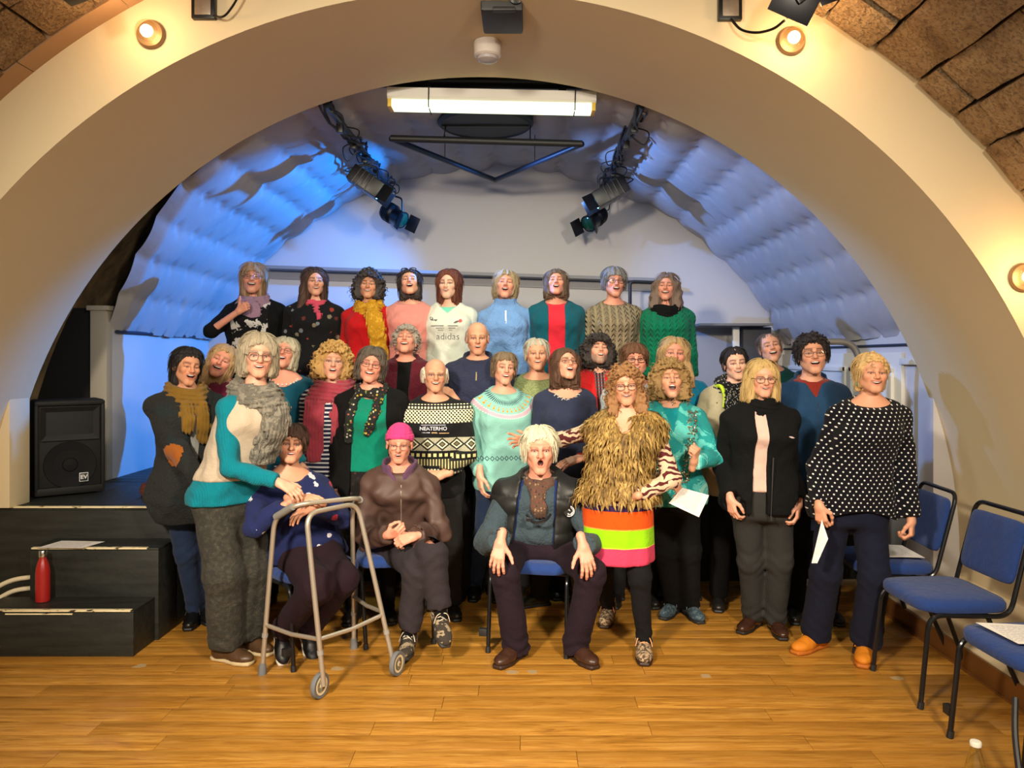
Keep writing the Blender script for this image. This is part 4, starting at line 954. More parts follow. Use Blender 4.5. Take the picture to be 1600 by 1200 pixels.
def hair_mesh(h, seed, rot=None):
    S = dict(STY[h['style']]); S.update({k: v for k, v in h.items() if k in ('t', 'zf', 'zb', 'a', 'b', 'part')})
    curly = h['style'].startswith('curly'); t = S['t']; zb = S['zb']
    za = np.array([p[0] for p in S['yb']]); ya = np.array([p[1] for p in S['yb']])+h.get('dyb', 0)
    part = S.get('part', 0.0)
    def f(P):
        x, y, z = P.T
        d = ell(P, (0, 0.022, 0.036), (0.074+t, 0.093+t, 0.080+t))
        if 'a' in S:
            k = np.clip((0.03-z)/0.13, 0, 1)
            w = 1+0.10*np.sin(np.clip((0.03-z)/(0.03-zb), 0, 1)*2.6)*h.get('flare', 0.6)
            rr = np.sqrt((x/(S['a']*w))**2+((y-0.022-0.02*k)/(S['b']*w))**2)
            col = (rr-1)*min(S['a'], S['b'])
            col = smax(col, z-0.045, 0.03)
            d = smin(d, col, 0.03)
        for q in h.get('locks', []): d = smin(d, cap(P, *q), 0.03)
        if 'bun' in h: d = smin(d, sph(P, h['bun'][:3], h['bun'][3]), 0.012)
        th = np.arctan2(x, y-0.02)
        if curly:
            d = d-0.0085*gyroid(P, 150.0, seed)-0.006*gyroid(P, 71.0, seed*1.7)
        else:
            fr = np.sin(th*38+9*z*8+seed+2*np.sin(z*22+seed))+0.7*np.sin(th*71+x*120+seed*2)
            d = d-0.0022*fr-0.0030*np.sin(th*13+z*14+seed*3+1.5*np.sin(z*31))-h.get('wave', 0.0012)*np.sin(z*70+th*3+seed)
            if part is not None: d = d+0.006*np.exp(-((x-part)/0.006)**2)*(z > 0.05)*(y < 0.06)
        if 'a' in S: d = smax(d, -cap(P, (0, -0.085, -0.02), (0, -0.035, -0.32), S.get('fw', 0.066), S.get('fw', 0.066)*0.85), 0.012)
        zfx = S['zf']-2.6*x*x*(1 if h['style'] != 'fringe' else 0.4)+h.get('sweep', 0.0)*x
        yb = np.interp(z, za, ya)
        jag = 0.004*np.sin(x*310+seed)+0.003*np.sin(x*170+2*seed)
        cut = np.maximum(z-zfx-jag, y-yb)
        d = smax(d, -cut, 0.008)
        d = smax(d, (zb+0.012*np.sin(th*9+seed)+0.006*np.sin(th*31))-z-(0.03*np.clip(np.abs(x)/0.09, 0, 1) if h['style'] in ('crop', 'short', 'rim', 'tied', 'pixie', 'curlyshort') else 0)*0, 0.012)
        return d
    lk = np.array([p for q in h.get('locks', []) for p in (q[0], q[1])]) if h.get('locks') else np.zeros((0, 3))
    lo = np.array([-0.15, -0.135, min(zb, -0.09)-0.02]); hi = np.array([0.15, 0.165, 0.165])
    if len(lk): lo = np.minimum(lo, lk.min(0)-0.06); hi = np.maximum(hi, lk.max(0)+0.06)
    if 'bun' in h: hi = np.maximum(hi, np.array(h['bun'][:3])+h['bun'][3]+0.02)
    V, Q = nets(f, lo, hi, 0.0046 if curly else 0.0048, 4, 1.9)
    so = Soup(); so.add(V, Q)
    N = vnormals(V, Q); R = np.random.default_rng(int(seed*10)+1)
    up = V[:, 2] > zb-0.02
    outer = np.einsum('ij,ij->i', N, V-np.array([0, 0.02, np.clip(0.03, zb, 1)])) > 0.02*0
    idx = np.flatnonzero(up & outer)
    ns = h.get('strands', 190 if curly else 380)
    for i in R.choice(idx, min(ns, len(idx)), replace=False):
        p, nn = V[i], N[i]
        if curly:
            rad = R.uniform(0.006, 0.011); L = R.uniform(0.03, 0.06)
            d0 = np.array([R.normal()*0.3, R.normal()*0.3, -1.0])+nn*0.5; d0 /= np.linalg.norm(d0)
            u = np.cross(d0, nn); u /= max(np.linalg.norm(u), 1e-6); w = np.cross(d0, u)
            s = np.linspace(0, 1, 13); an = s*R.uniform(7, 11)+R.uniform(0, 6)
            pts = p+nn*0.002+d0*(s*L)[:, None]+rad*(u*np.cos(an)[:, None]+w*np.sin(an)[:, None])
            v, q = tube_np(pts, np.interp(s, [0, 0.8, 1], [0.0024, 0.002, 0.0006]), 3)
        else:
            if nn[2] > 0.85 and V[i][2] < 0.05: continue
            if h['style'] != 'fringe' and p[1] < -0.015 and p[2] > 0.035 and abs(p[0]) < 0.06: continue
            L = min(R.uniform(0.04, 0.10) if zb > -0.12 else R.uniform(0.07, 0.14), max(0.012, 0.9*(V[i][2]-zb)))
            lift = R.uniform(-0.0005, 0.0045); sid = R.normal()*0.22; pts = [p+nn*0.0004]; q_ = p.copy()
            dirn = np.array([0, 0.25, -1.0])
            if V[i][2] > 0.05: dirn = np.array([np.sign(p[0]-part if part is not None else p[0])*0.9, (p[1]+0.02)*4, -0.8])
            for k in range(5):
                c = np.array([0, 0.02, min(q_[2], 0.03)]); nr = q_-c; nr /= max(np.linalg.norm(nr), 1e-6)
                if q_[2] > 0.03: nn2 = nr
                else: nn2 = np.array([nr[0], nr[1], 0]); nn2 /= max(np.linalg.norm(nn2), 1e-6)
                dd = dirn-nn2*(dirn@nn2); dd /= max(np.linalg.norm(dd), 1e-6)
                q_ = q_+dd*L/5; pts.append(q_+nn2*(0.0006+lift*min(1, (k+1)/3)))
                dirn = np.array([sid*0.6, 0.1+sid*0.5, -1.0]) if q_[2] < 0.06 else dirn
            s = np.linspace(0, 1, len(pts))
            v, q = tube_np(np.array(pts), np.interp(s, [0, 0.6, 1], [0.0024, 0.0022, 0.0005]), 3)
        so.add(v, q)
    return so
# ================================================================== HAND
def hand_mesh(wr, f, n, side, curl=(0.5, 0.6, 0.4), spread=0.12, thumb=0.5, sc=1.0, h=0.0034, fist=None):
    """wrist, finger direction, palm normal; side +1 right hand / -1 left hand (person's own)"""
    wr = np.asarray(wr, float); f = np.asarray(f, float); f = f/np.linalg.norm(f)
    n = np.asarray(n, float); n = n-f*(n@f); n /= np.linalg.norm(n)
    t = side*np.cross(f, n)
    L = lambda a, b, c: wr+(f*a+t*b+n*c)*sc
    caps = []
    lat = [0.029, 0.010, -0.009, -0.027]; ml = [0.086, 0.090, 0.086, 0.078]
    seg = [(0.040, 0.025, 0.019), (0.044, 0.029, 0.021), (0.041, 0.027, 0.020), (0.032, 0.020, 0.017)]
    palm = []; fingers = []
    for k in range(4):
        a = L(0.008, lat[k]*0.55, 0.0); b = L(ml[k], lat[k], 0.0)
        palm.append((a, b, 0.0145*sc, 0.0108*sc))
        cu = curl[k] if isinstance(curl[0], (tuple, list)) else curl
        ang = 0.0; p = b; sp = spread*(1.5-k)*0.6
        r = (0.0098, 0.0102, 0.0098, 0.0085)[k]*sc
        ch = []
        for j in range(3):
            ang += cu[j]
            d = f*math.cos(ang)+n*math.sin(ang); d = d+t*sp*math.cos(ang); d /= np.linalg.norm(d)
            q = p+d*seg[k][j]*sc
            ch.append((p, q, r*(1-0.09*j), r*(1-0.09*(j+1)))); p = q
        fingers.append(ch)
    a = L(0.022, 0.022, 0.004); b = a+(f*0.62+t*(0.62+0.25*spread)+n*(0.25+0.3*thumb))/np.linalg.norm([0.62, 0.62+0.25*spread, 0.25+0.3*thumb])*0.043*sc
    d2 = f*0.85+t*(0.45-0.7*thumb)+n*(0.15+0.5*thumb); d2 /= np.linalg.norm(d2); c = b+d2*0.031*sc
    d3 = f*0.85+t*(0.25-0.9*thumb)+n*(0.15+0.6*thumb); d3 /= np.linalg.norm(d3); e = c+d3*0.025*sc
    th = [(a, b, 0.0155*sc, 0.0115*sc), (b, c, 0.0112*sc, 0.0098*sc), (c, e, 0.0098*sc, 0.0075*sc)]
    def F(P):
        d = None
        for q in palm: d = cap(P, *q) if d is None else smin(d, cap(P, *q), 0.012)
        d = smin(d, cap(P, L(-0.05, 0, 0), L(0.012, 0, 0), 0.0245*sc, 0.0235*sc), 0.016)
        for ch in fingers:
            g = None
            for q in ch: g = cap(P, *q) if g is None else smin(g, cap(P, *q), 0.004)
            d = smin(d, g, 0.005)
        g = None
        for q in th: g = cap(P, *q) if g is None else smin(g, cap(P, *q), 0.006)
        return smin(d, g, 0.008)
    pts = np.array([q[i] for ch in fingers for q in ch for i in (0, 1)]+[q[i] for q in th+palm for i in (0, 1)]+[L(-0.05, 0, 0)])
    V, Q = nets(F, pts.min(0)-0.028, pts.max(0)+0.028, h, 4, 1.4)
    # knuckles and finger ends a little redder
    tip = np.array([ch[-1][1] for ch in fingers]+[e]); kn = np.array([ch[0][0] for ch in fingers])
    dm = np.min(np.linalg.norm(V[:, None]-np.concatenate([tip, kn])[None], axis=2), 1)
    w = 0.35*np.exp(-(dm/0.011)**2)
    nails = []
    for ch in fingers+[th]:
        p, q, r0, r1 = ch[-1]; ax = (q-p)/np.linalg.norm(q-p); back = -n if ch is not th else None
        if back is None: back = np.cross(ax, np.cross(-n, ax)); 
        back = back-ax*(back@ax); nb_ = np.linalg.norm(back); 
        if nb_ < 0.2: back = -f-ax*(-f@ax)
        back = back/np.linalg.norm(back); nails.append(q+back*r1*0.95)
    dn = np.min(np.linalg.norm(V[:, None]-np.array(nails)[None], axis=2), 1)
    return V, Q, w, (dn < 0.0062)
# ================================================================== PERSON BUILDER
TF = np.array([(-.50, .105, .080, .0), (-.30, .150, .108, .0), (-.12, .176, .124, .012), (0, .170, .120, .010), (.22, .150, .108, .002), (.38, .139, .102, -.002), (.58, .150, .112, -.008), (.74, .157, .134, -.022), (.86, .156, .118, -.008), (.94, .150, .098, .004), (1.0, .135, .082, .010), (1.10, .085, .066, .018), (1.22, .056, .056, .022), (1.5, .05, .05, .02)])
TM = np.array([(-.50, .105, .080, .0), (-.30, .150, .105, .0), (-.12, .170, .120, .006), (0, .168, .118, .004), (.22, .160, .115, -.002), (.38, .160, .114, -.004), (.58, .170, .120, -.006), (.76, .182, .128, -.008), (.88, .180, .116, .0), (.95, .170, .098, .006), (1.0, .150, .084, .010), (1.10, .095, .070, .018), (1.22, .062, .060, .022), (1.5, .055, .05, .02)])
def dense(T):
    t = np.linspace(-0.5, 1.5, 401); k = np.exp(-0.5*(np.arange(-30, 31)*0.005/0.045)**2); k /= k.sum()
    return np.stack([t]+[np.convolve(np.pad(np.interp(t, T[:, 0], T[:, i]), 30, 'edge'), k, 'valid') for i in (1, 2, 3)], 1)
TF, TM = dense(TF), dense(TM)
SKINC = {'fair': rgb(226, 168, 140), 'pink': rgb(222, 154, 128), 'tan': rgb(214, 158, 126), 'olive': rgb(208, 150, 116), 'pale': rgb(232, 184, 158)}
LIPC = rgb(186, 96, 88)
def ik(S, W, la, lb, pole):
    S, W = np.asarray(S, float), np.asarray(W, float); d = W-S; D = np.linalg.norm(d)
    if D > (la+lb)*0.995: k = D/((la+lb)*0.995); la *= k; lb *= k
    D = max(D, abs(la-lb)*1.02+1e-4); u = d/np.linalg.norm(d)
    x = (la*la-lb*lb+D*D)/(2*D); hh = math.sqrt(max(la*la-x*x, 0))
    p = np.asarray(pole, float); p = p-u*(p@u); p /= max(np.linalg.norm(p), 1e-6)
    return S+u*x+p*hh
class Person: pass
def torus_e(P, c, rx, ry, r, tilt=0.0, rz=1.0):
    x, y, z = (P-np.asarray(c, f32)).T
    q = (np.sqrt((x/rx)**2+(y/ry)**2)-1)*min(rx, ry)
    return np.sqrt(q*q+((z-tilt*y)/rz)**2)-r
SEED = [0]
def person(label, px, crown, chin, Y, yaw=0, head=(0, 0, 0), sex='f', skin='fair', hair=None, hairc=None, brow=None, face=None,
           tops=(), legs=None, shoes=None, w=1.0, belly=0.0, floor=0.0, base=None, hands=None, sit=None, feet=None, shw=None, glasses=None,
           sleeve_drop=None, neck=(0, 0.035, -0.156), hs=None, group=None, hip=None, bust=1.0):
    SEED[0] += 1; sd = SEED[0]*1.37; p = Person(); p.sd = sd; p.sitting = sit is not None; p.tfs = []
    Hw = at(px, (crown+chin)/2, Y); 
    if base is None: base = (Hw[0], Y, floor)
    root = empty('person', base, math.radians(yaw), label, 'person', group); p.root = root
    a = math.radians(yaw); Rb = np.array([[math.cos(a), -math.sin(a), 0], [math.sin(a), math.cos(a), 0], [0, 0, 1]]); base = np.array(base, float)
    p.loc = lambda q: Rb.T @ (np.asarray(q, float)-base); p.dirl = lambda q: Rb.T @ np.asarray(q, float)
    m = (chin-crown)*Y/F
    hs = hs or float(np.clip(m/0.246, 0.90, 1.08)); p.hs = hs
    Hc = p.loc(Hw); hy, hp, hr = head
    Rh = rotm(hy-yaw, hp, hr); p.Rh = Rh; p.Hc = Hc
    N = Hc+np.array(neck)*hs; p.N = N
    tot = Hc[2]+0.115*hs
    male = sex == 'm'; T = TM if male else TF
    shw = shw or (0.176 if male else 0.153)
    zs = N[2]-0.055; 
    hipc = np.array(hip if hip is not None else ((0, 0.0, 0.53*tot) if sit is None else sit)); zh = hipc[2]; p.zh = zh; p.zs = zs; p.hipc = hipc
    def ctr(z):
        k = np.clip((z-zh)/(N[2]-zh), -0.05, 1.08)
        return hipc[0]+(N[0]-hipc[0])*k, hipc[1]+(N[1]-0.02-hipc[1])*k
    def torso(P, infl=0.0, front=0.0):
        x, y, z = P.T; t = (z-zh)/(zs-zh)
        aa = np.interp(t, T[:, 0], T[:, 1])*w+infl; bb = np.interp(t, T[:, 0], T[:, 2])*(0.5+0.5*w)+infl; cc = np.interp(t, T[:, 0], T[:, 3])
        if not male and bust != 1.0: bb = bb+(bust-1)*0.03*np.exp(-((t-0.74)/0.12)**2)
        bel = belly*np.exp(-((t-0.22)/0.28)**2); bb = bb+bel*0.5; cc = cc-bel*0.5
        cx, cy = ctr(z)
        X = (x-cx)/aa; Yq = (y-cy-cc)/bb
        pw = 2.35
        q = (np.abs(X)**pw+np.abs(Yq)**pw)**(1/pw)
        return (q-1)*np.minimum(aa, bb)*0.92
    p.torso = torso; p.ctr = ctr
    # arms
    la, lb = 0.165*tot+0.02 if sit is None else 0.295, 0.148*tot+0.01 if sit is None else 0.255
    hands = hands or {}; S, E, W = {}, {}, {}; hd = {}
    for s in (-1, 1):
        S[s] = np.array([N[0]+s*shw*w**0.6, N[1]+0.005, zs-0.036])
        h = hands.get(s)
        if h and 'w' in h:
            W[s] = p.loc(at(*h['w']) if len(h['w']) == 3 and not h.get('world') else h['w'])
            pole = p.dirl(h['pole']) if 'pole' in h else np.array([s*0.7, 0.3, -0.8])
            E[s] = ik(S[s], W[s], la, lb, pole)
            hd[s] = dict(f=p.dirl(h.get('f', W[s]-E[s])) if 'f' in h else W[s]-E[s], n=p.dirl(h['n']) if 'n' in h else np.array([-s, 0, 0.0]), curl=h.get('curl', (0.35, 0.5, 0.35)), spread=h.get('spread', 0.1), thumb=h.get('thumb', 0.4), vis=True)
        else:
            W[s] = S[s]+np.array([s*0.038*w, -0.06, -(la+lb)*0.965]); E[s] = ik(S[s], W[s], la, lb, (s*0.3, 0.8, 0))
            hd[s] = dict(f=W[s]-E[s], n=np.array([-s, 0.15, 0.0]), curl=(0.35, 0.45, 0.3), spread=0.08, thumb=0.35, vis=bool(h))
    p.S, p.E, p.W = S, E, W
    ar = 0.043 if male else 0.037
    def arms(P, infl=0.0, cuff=0.0, lo=None, sides=(-1, 1), upto=1.0):
        d = None
        for s in sides:
            q = cap(P, (N[0]+s*0.05, N[1], zs+0.028), S[s], 0.050+infl*0.6, ar+0.008+infl)
            q = smin(q, cap(P, S[s], E[s], ar+0.006+infl, ar-0.005+infl), 0.03)
            if upto > 0.55:
                e = E[s]+(W[s]-E[s])*min(1.0, (upto-0.55)/0.45)
                q = smin(q, cap(P, E[s], e, ar-0.004+infl, 0.026+infl*0.7+cuff), 0.022)
            d = q if d is None else np.minimum(d, q)
        return d
    p.arms = arms
    # ---- legs
    if sit is None:
        J = []
        for i, s in enumerate((-1, 1)):
            hj = hipc+np.array([s*0.085*w, 0.005, -0.03])
            if feet: q = p.loc(at(feet[i][0], feet[i][1], 1920/(feet[i][1]-560)) if len(feet[i]) == 3 else feet[i][:3]); fa = math.radians(feet[i][-1])-a
            else: q = np.array([s*0.10, 0.02, 0.0]); fa = math.radians(s*12)
            an = np.array([q[0], q[1], 0.085]); kn = ik(hj, an, (hj[2]-0.085)*0.51, (hj[2]-0.085)*0.51, (0.15*s, -1, 0))
            J.append((hj, kn, an, fa))
    else:
        J = []
        for i, s in enumerate((-1, 1)):
            hj = hipc+np.array([s*0.09*w, 0.0, -0.02])
            kw, aw, fa = feet[i]
            kn = p.loc(at(*kw)); an = p.loc(at(*aw)); J.append((hj, kn, an, math.radians(fa)-a if not isinstance(fa, tuple) else fa))
    p.J = J
    # ---- body mesh
    so = Soup(); skc = np.array(SKINC[skin]) if isinstance(skin, str) else np.array(skin)
    brow = brow if brow is not None else tuple(v*0.55 for v in (hairc or rgb(90, 70, 55)))
    fc = dict(face or {}); 
    neckL = Rh.T @ (N-Hc)/hs
    lipc = fc.get('lip', tuple(0.5*np.array(LIPC)+0.5*skc*np.array([0.85, 0.6, 0.55])) if male else LIPC)
    for V, Q, C in head_mesh(fc, neckL, skc, lipc, brow): so.add((V*hs) @ Rh.T+Hc, Q, None, C)
    def inner(P):
        d = torso(P, -0.006)
        d = smax(d, P[:, 2]-(N[2]+0.03), 0.03); d = smax(d, (zh-0.13)-P[:, 2], 0.03)
        d = smin(d, cap(P, N-np.array([0, 0, 0.05]), N+(Hc-N)*0.3, 0.054*hs, 0.050*hs), 0.03)
        d = smin(d, arms(P, -0.004), 0.02)
        for hj, kn, an, fa in J:
            g = smin(cap(P, hj, kn, 0.066, 0.046), cap(P, kn, an, 0.044, 0.034), 0.03)
            g = smin(g, cap(P, an, an-np.array([0, 0, 0.04]), 0.034), 0.01); d = smin(d, g, 0.03)
        return d
    pts = np.array([j[k] for j in J for k in range(3)]+list(S.values())+list(E.values())+list(W.values())+[N, hipc])
    V, Q = nets(inner, pts.min(0)-0.16, pts.max(0)+0.12, 0.0135, 4, 1.4); so.add(V, Q, None, skc)
    for s in (-1, 1):
        h = hd[s]
        V, Q, kw_, nl = hand_mesh(W[s], h['f'], h['n'], -s, h['curl'], h['spread'], h['thumb'], sc=(0.98 if male else 0.88), h=0.0034 if h['vis'] else 0.0055)
        hc = skc*(1-kw_[:, None])+skc*np.array([0.98, 0.58, 0.5])*kw_[:, None]
        if h['vis']: hc[nl] = hc[nl]*0.7+np.array(rgb(236, 190, 175))*0.3
        so.add(V, Q, None, hc)
    so.build('body', SKIN, root, col=True)
    # ---- hair
    if hair:
        hm = hair_mat(hairc, 'hair_%02x%02x%02x' % tuple(int(min(1, v)*255) for v in hairc))
        for hh in (hair if isinstance(hair, list) else [hair]):
            hso = hair_mesh(hh, sd % 7+0.3)
            hso.V = [(v*hs) @ Rh.T+Hc for v in hso.V]; hso.build('hair', hm, root)
    # ---- glasses
    if glasses:
        gc, rw, rhh, thick = glasses
        so2 = Soup(); sl = Soup()
        def G(v): return (np.asarray(v)*hs) @ Rh.T+Hc
        for s in (-1, 1):
            an = np.arange(24)*2*np.pi/24; e = 2.6
            X = np.sign(np.cos(an))*np.abs(np.cos(an))**(2/e)*rw; Z = np.sign(np.sin(an))*np.abs(np.sin(an))**(2/e)*rhh
            P = np.stack([s*0.0335+X, -0.1035+0.35*np.abs(s*0.0335+X)**2*20*0.4, 0.0-0.001+Z], 1)
            v, q = tube_np(G(P), thick, 5, True); so2.add(v, q)
            c = P.mean(0); sl.add(G(np.vstack([P, c+[0, -0.001, 0]])), None, [(i, (i+1) % 24, 24) for i in range(24)])
            P = np.array([(s*(0.0335+rw), -0.094, 0.004), (s*0.074, -0.075, 0.006), (s*0.084, 0.0, 0.008), (s*0.082, 0.02, 0.0)]); v, q = tube_np(G(P), thick, 5); so2.add(v, q)
        P = np.array([(-0.0335+rw, -0.1025, 0.003), (0, -0.108, 0.006), (0.0335-rw, -0.1025, 0.003)]); v, q = tube_np(G(P), thick, 5); so2.add(v, q)
        g = so2.build('glasses', plain('frame_%d%d%d' % tuple(int(v*99) for v in gc), gc, 0.3, 0.3), root)
        sl.build('lens', GLASSLENS, g)
    # ---- trousers / skirt
    if legs: legwear(p, legs)
    if legs and 'tights' in legs: legwear(p, dict(m=legs['tights'], h=0.016, knee=0.056, ankle=0.042, infl=0.004, top=0.1))
    if shoes:
        for i, (hj, kn, an, fa) in enumerate(J): shoe(p, an, fa, shoes, tilt=sit is not None and an[2] > 0.14)
    for tdef in tops: top(p, tdef)
    return p
GLASSLENS = clear('spectacle_lens', (0.97, 0.98, 0.97), 0.05, 0.02)
def legwear(p, L):
    m = L['m']; infl = L.get('infl', 0.008); kr, arr = L.get('knee', 0.066), L.get('ankle', 0.060); J = p.J
    an_cut = L.get('cut', 0.0); wr = L.get('wr', 0.004); zt = L.get('top', 0.32)
    ztop = p.zh+zt*(p.zs-p.zh)
    if L.get('kind', 'trousers') == 'skirt':
        zb = L['zb']; fl = L.get('flare', 0.06)
        def f(P):
            x, y, z = P.T; k = np.clip((p.zh-z)/(p.zh-zb), 0, 1.2)
            cx, cy = p.ctr(np.maximum(z, p.zh-0.1))
            aa = 0.172+infl+fl*k+0.0*x; bb = 0.135+infl+fl*k
            q = np.sqrt(((x-cx-L.get('sx', 0)*k)/aa)**2+((y-cy-0.01)/bb)**2); th = np.arctan2(x, y)
            d = (q-1)*0.13+0.004*np.sin(th*9+p.sd)*k
            d = np.where(z > p.zh, np.maximum(d, p.torso(P, infl)), d)
            return np.maximum(np.maximum(d, zb-z), z-ztop)
        V, Q = nets(f, (-0.36, -0.34, zb-0.02), (0.36, 0.34, ztop+0.02), 0.010)
        so = Soup(); so.add(V, Q); so.build('skirt', m, p.root); return
    def f(P):
        d = smax(p.torso(P, infl), P[:, 2]-ztop, 0.01)
        d = smax(d, (p.zh-0.16*(1 if True else 0))-P[:, 2], 0.05)
        if p.sitting: d = smin(d, cap(P, p.hipc+np.array([-0.07, -0.13, -0.005]), p.hipc+np.array([0.07, -0.13, -0.005]), 0.085), 0.04)
        for hj, kn, an, fa in J:
            dv = an-kn; ln = np.linalg.norm(dv); e = an-dv/ln*(an_cut) if an_cut else an+dv/ln*L.get('ext', 0.03)
            g = smin(cap(P, hj, kn, 0.083+infl, kr+infl*0.4), cap(P, kn, e, kr+infl*0.4, arr), 0.035)
            u = dv/ln; s_ = ((P-e)@u.astype(f32)); g = smax(g, s_, 0.006)
            # folds gather at knee and ankle
            near = np.exp(-(np.linalg.norm(P-kn, axis=1)/0.10)**2)+np.exp(-(np.linalg.norm(P-e, axis=1)/0.11)**2)*L.get('stack', 1.0)
            g = g+wr*near*np.sin(s_*95+3*np.sin(P[:, 0]*30+p.sd))
            d = smin(d, g, 0.035)
        d = d+wr*0.5*wob(P, 22, p.sd)
        if p.sitting: return d
        return np.where(P[:, 2] > p.zh-0.05, np.maximum(d, p.torso(P, infl+0.002)), d)
    pts = np.array([j[k] for j in J for k in range(3)]+[p.hipc])
    V, Q = nets(f, pts.min(0)-np.array([0.17, 0.19, 0.09]), np.maximum(pts.max(0)+np.array([0.17, 0.17, 0.02]), np.array([-9, -9, ztop+0.02])), L.get('h', 0.011), 4, 1.5)
    so = Soup(); so.add(V, Q); so.build('trousers', m, p.root)
def shoe(p, an, fa, sh, tilt=False):
    sc = sh.get('sc', 0.95); hgt = sh.get('h', 0.08); wd = sh.get('w', 1.0)
    if isinstance(fa, tuple):                      # free foot: (yaw, pitch)
        Rm = np.array(Matrix.Rotation(math.radians(fa[0])-p.root.rotation_euler[2], 3, 'Z') @ Matrix.Rotation(math.radians(fa[1]), 3, 'X')); o = an-Rm @ np.array([0, 0, 0.075])
    else: Rm = np.array(Matrix.Rotation(fa, 3, 'Z')); o = np.array([an[0], an[1], max(0.0, an[2]-0.085)])
    def f(P):
        q = P.copy(); q[:, 0] /= wd
        Qm = q
        d = smin(sph(q, (0, 0.040, 0.045), 0.037), cap(q, (0, 0.02, 0.055), (0, -0.07, 0.040), 0.041, 0.035), 0.03)
        d = smin(d, ell(q, (0.002, -0.108, 0.034), (0.044, 0.072, 0.030)), 0.03)
        d = smin(d, cap(q, (0, 0.022, 0.05), (0, 0.028, hgt+0.02), 0.041, sh.get('top', 0.043)), 0.025)
        d = smax(d, q[:, 2]-hgt-0.01+0.15*q[:, 1], 0.008)
        return np.maximum(d, 0.010-q[:, 2])+0.0008*wob(P, 90, 1)
    V, Q = nets(f, (-0.065, -0.20, 0.0), (0.065, 0.10, hgt+0.04), 0.0065 if not sh.get('vis', False) else 0.0048)
    so = Soup(); so.add((V*sc) @ Rm.T+o, Q); u = so.build(sh.get('name', 'shoe'), sh['m'], p.root)
    def g(P):
        x, y, z = P.T; ww = np.interp(y, [-0.19, -0.15, -0.10, -0.02, 0.06, 0.09], [0.020, 0.038, 0.0475, 0.037, 0.038, 0.022])*wd
        k = np.maximum(np.abs(x)-ww, np.maximum(-0.178-y, y-0.083)); th = sh.get('sole', 0.022)
        return smax(k*0.9, np.abs(z-th/2)-th/2, 0.008)
    V, Q = nets(g, (-0.065, -0.20, -0.012), (0.065, 0.11, 0.05), 0.007)
    so = Soup(); so.add((V*sc) @ Rm.T+o, Q); so.build('sole', sh.get('sm', DARK), u)
    if sh.get('laces'):
        so = Soup()
        for k in range(5):
            y = -0.03-k*0.016; z = 0.094-k*0.0125
            P = [(-0.026*wd, y, z-0.014), (-0.01, y-0.004, z-0.001), (0.01, y+0.004, z-0.001), (0.026*wd, y, z-0.014)]
            v, q = tube_np(np.array(smooth_path(P, 4)), 0.0034, 5); so.add((v*sc) @ Rm.T+o, q)
            v, q = tube_np(np.array(smooth_path([(-0.026*wd, y, z-0.014), (0, y-0.008, z-0.004), (0.026*wd, y-0.016, z-0.026)], 4)), 0.003, 5); so.add((v*sc) @ Rm.T+o, q)
        for s in (-1, 1):
            v, q = tube_np(np.array(smooth_path([(0, -0.02, 0.1), (s*0.02, -0.03, 0.108), (s*0.035, -0.035, 0.09), (s*0.045, -0.05, 0.06)], 4)), 0.003, 5); so.add((v*sc) @ Rm.T+o, q)
        so.build('laces', sh['laces'], u)
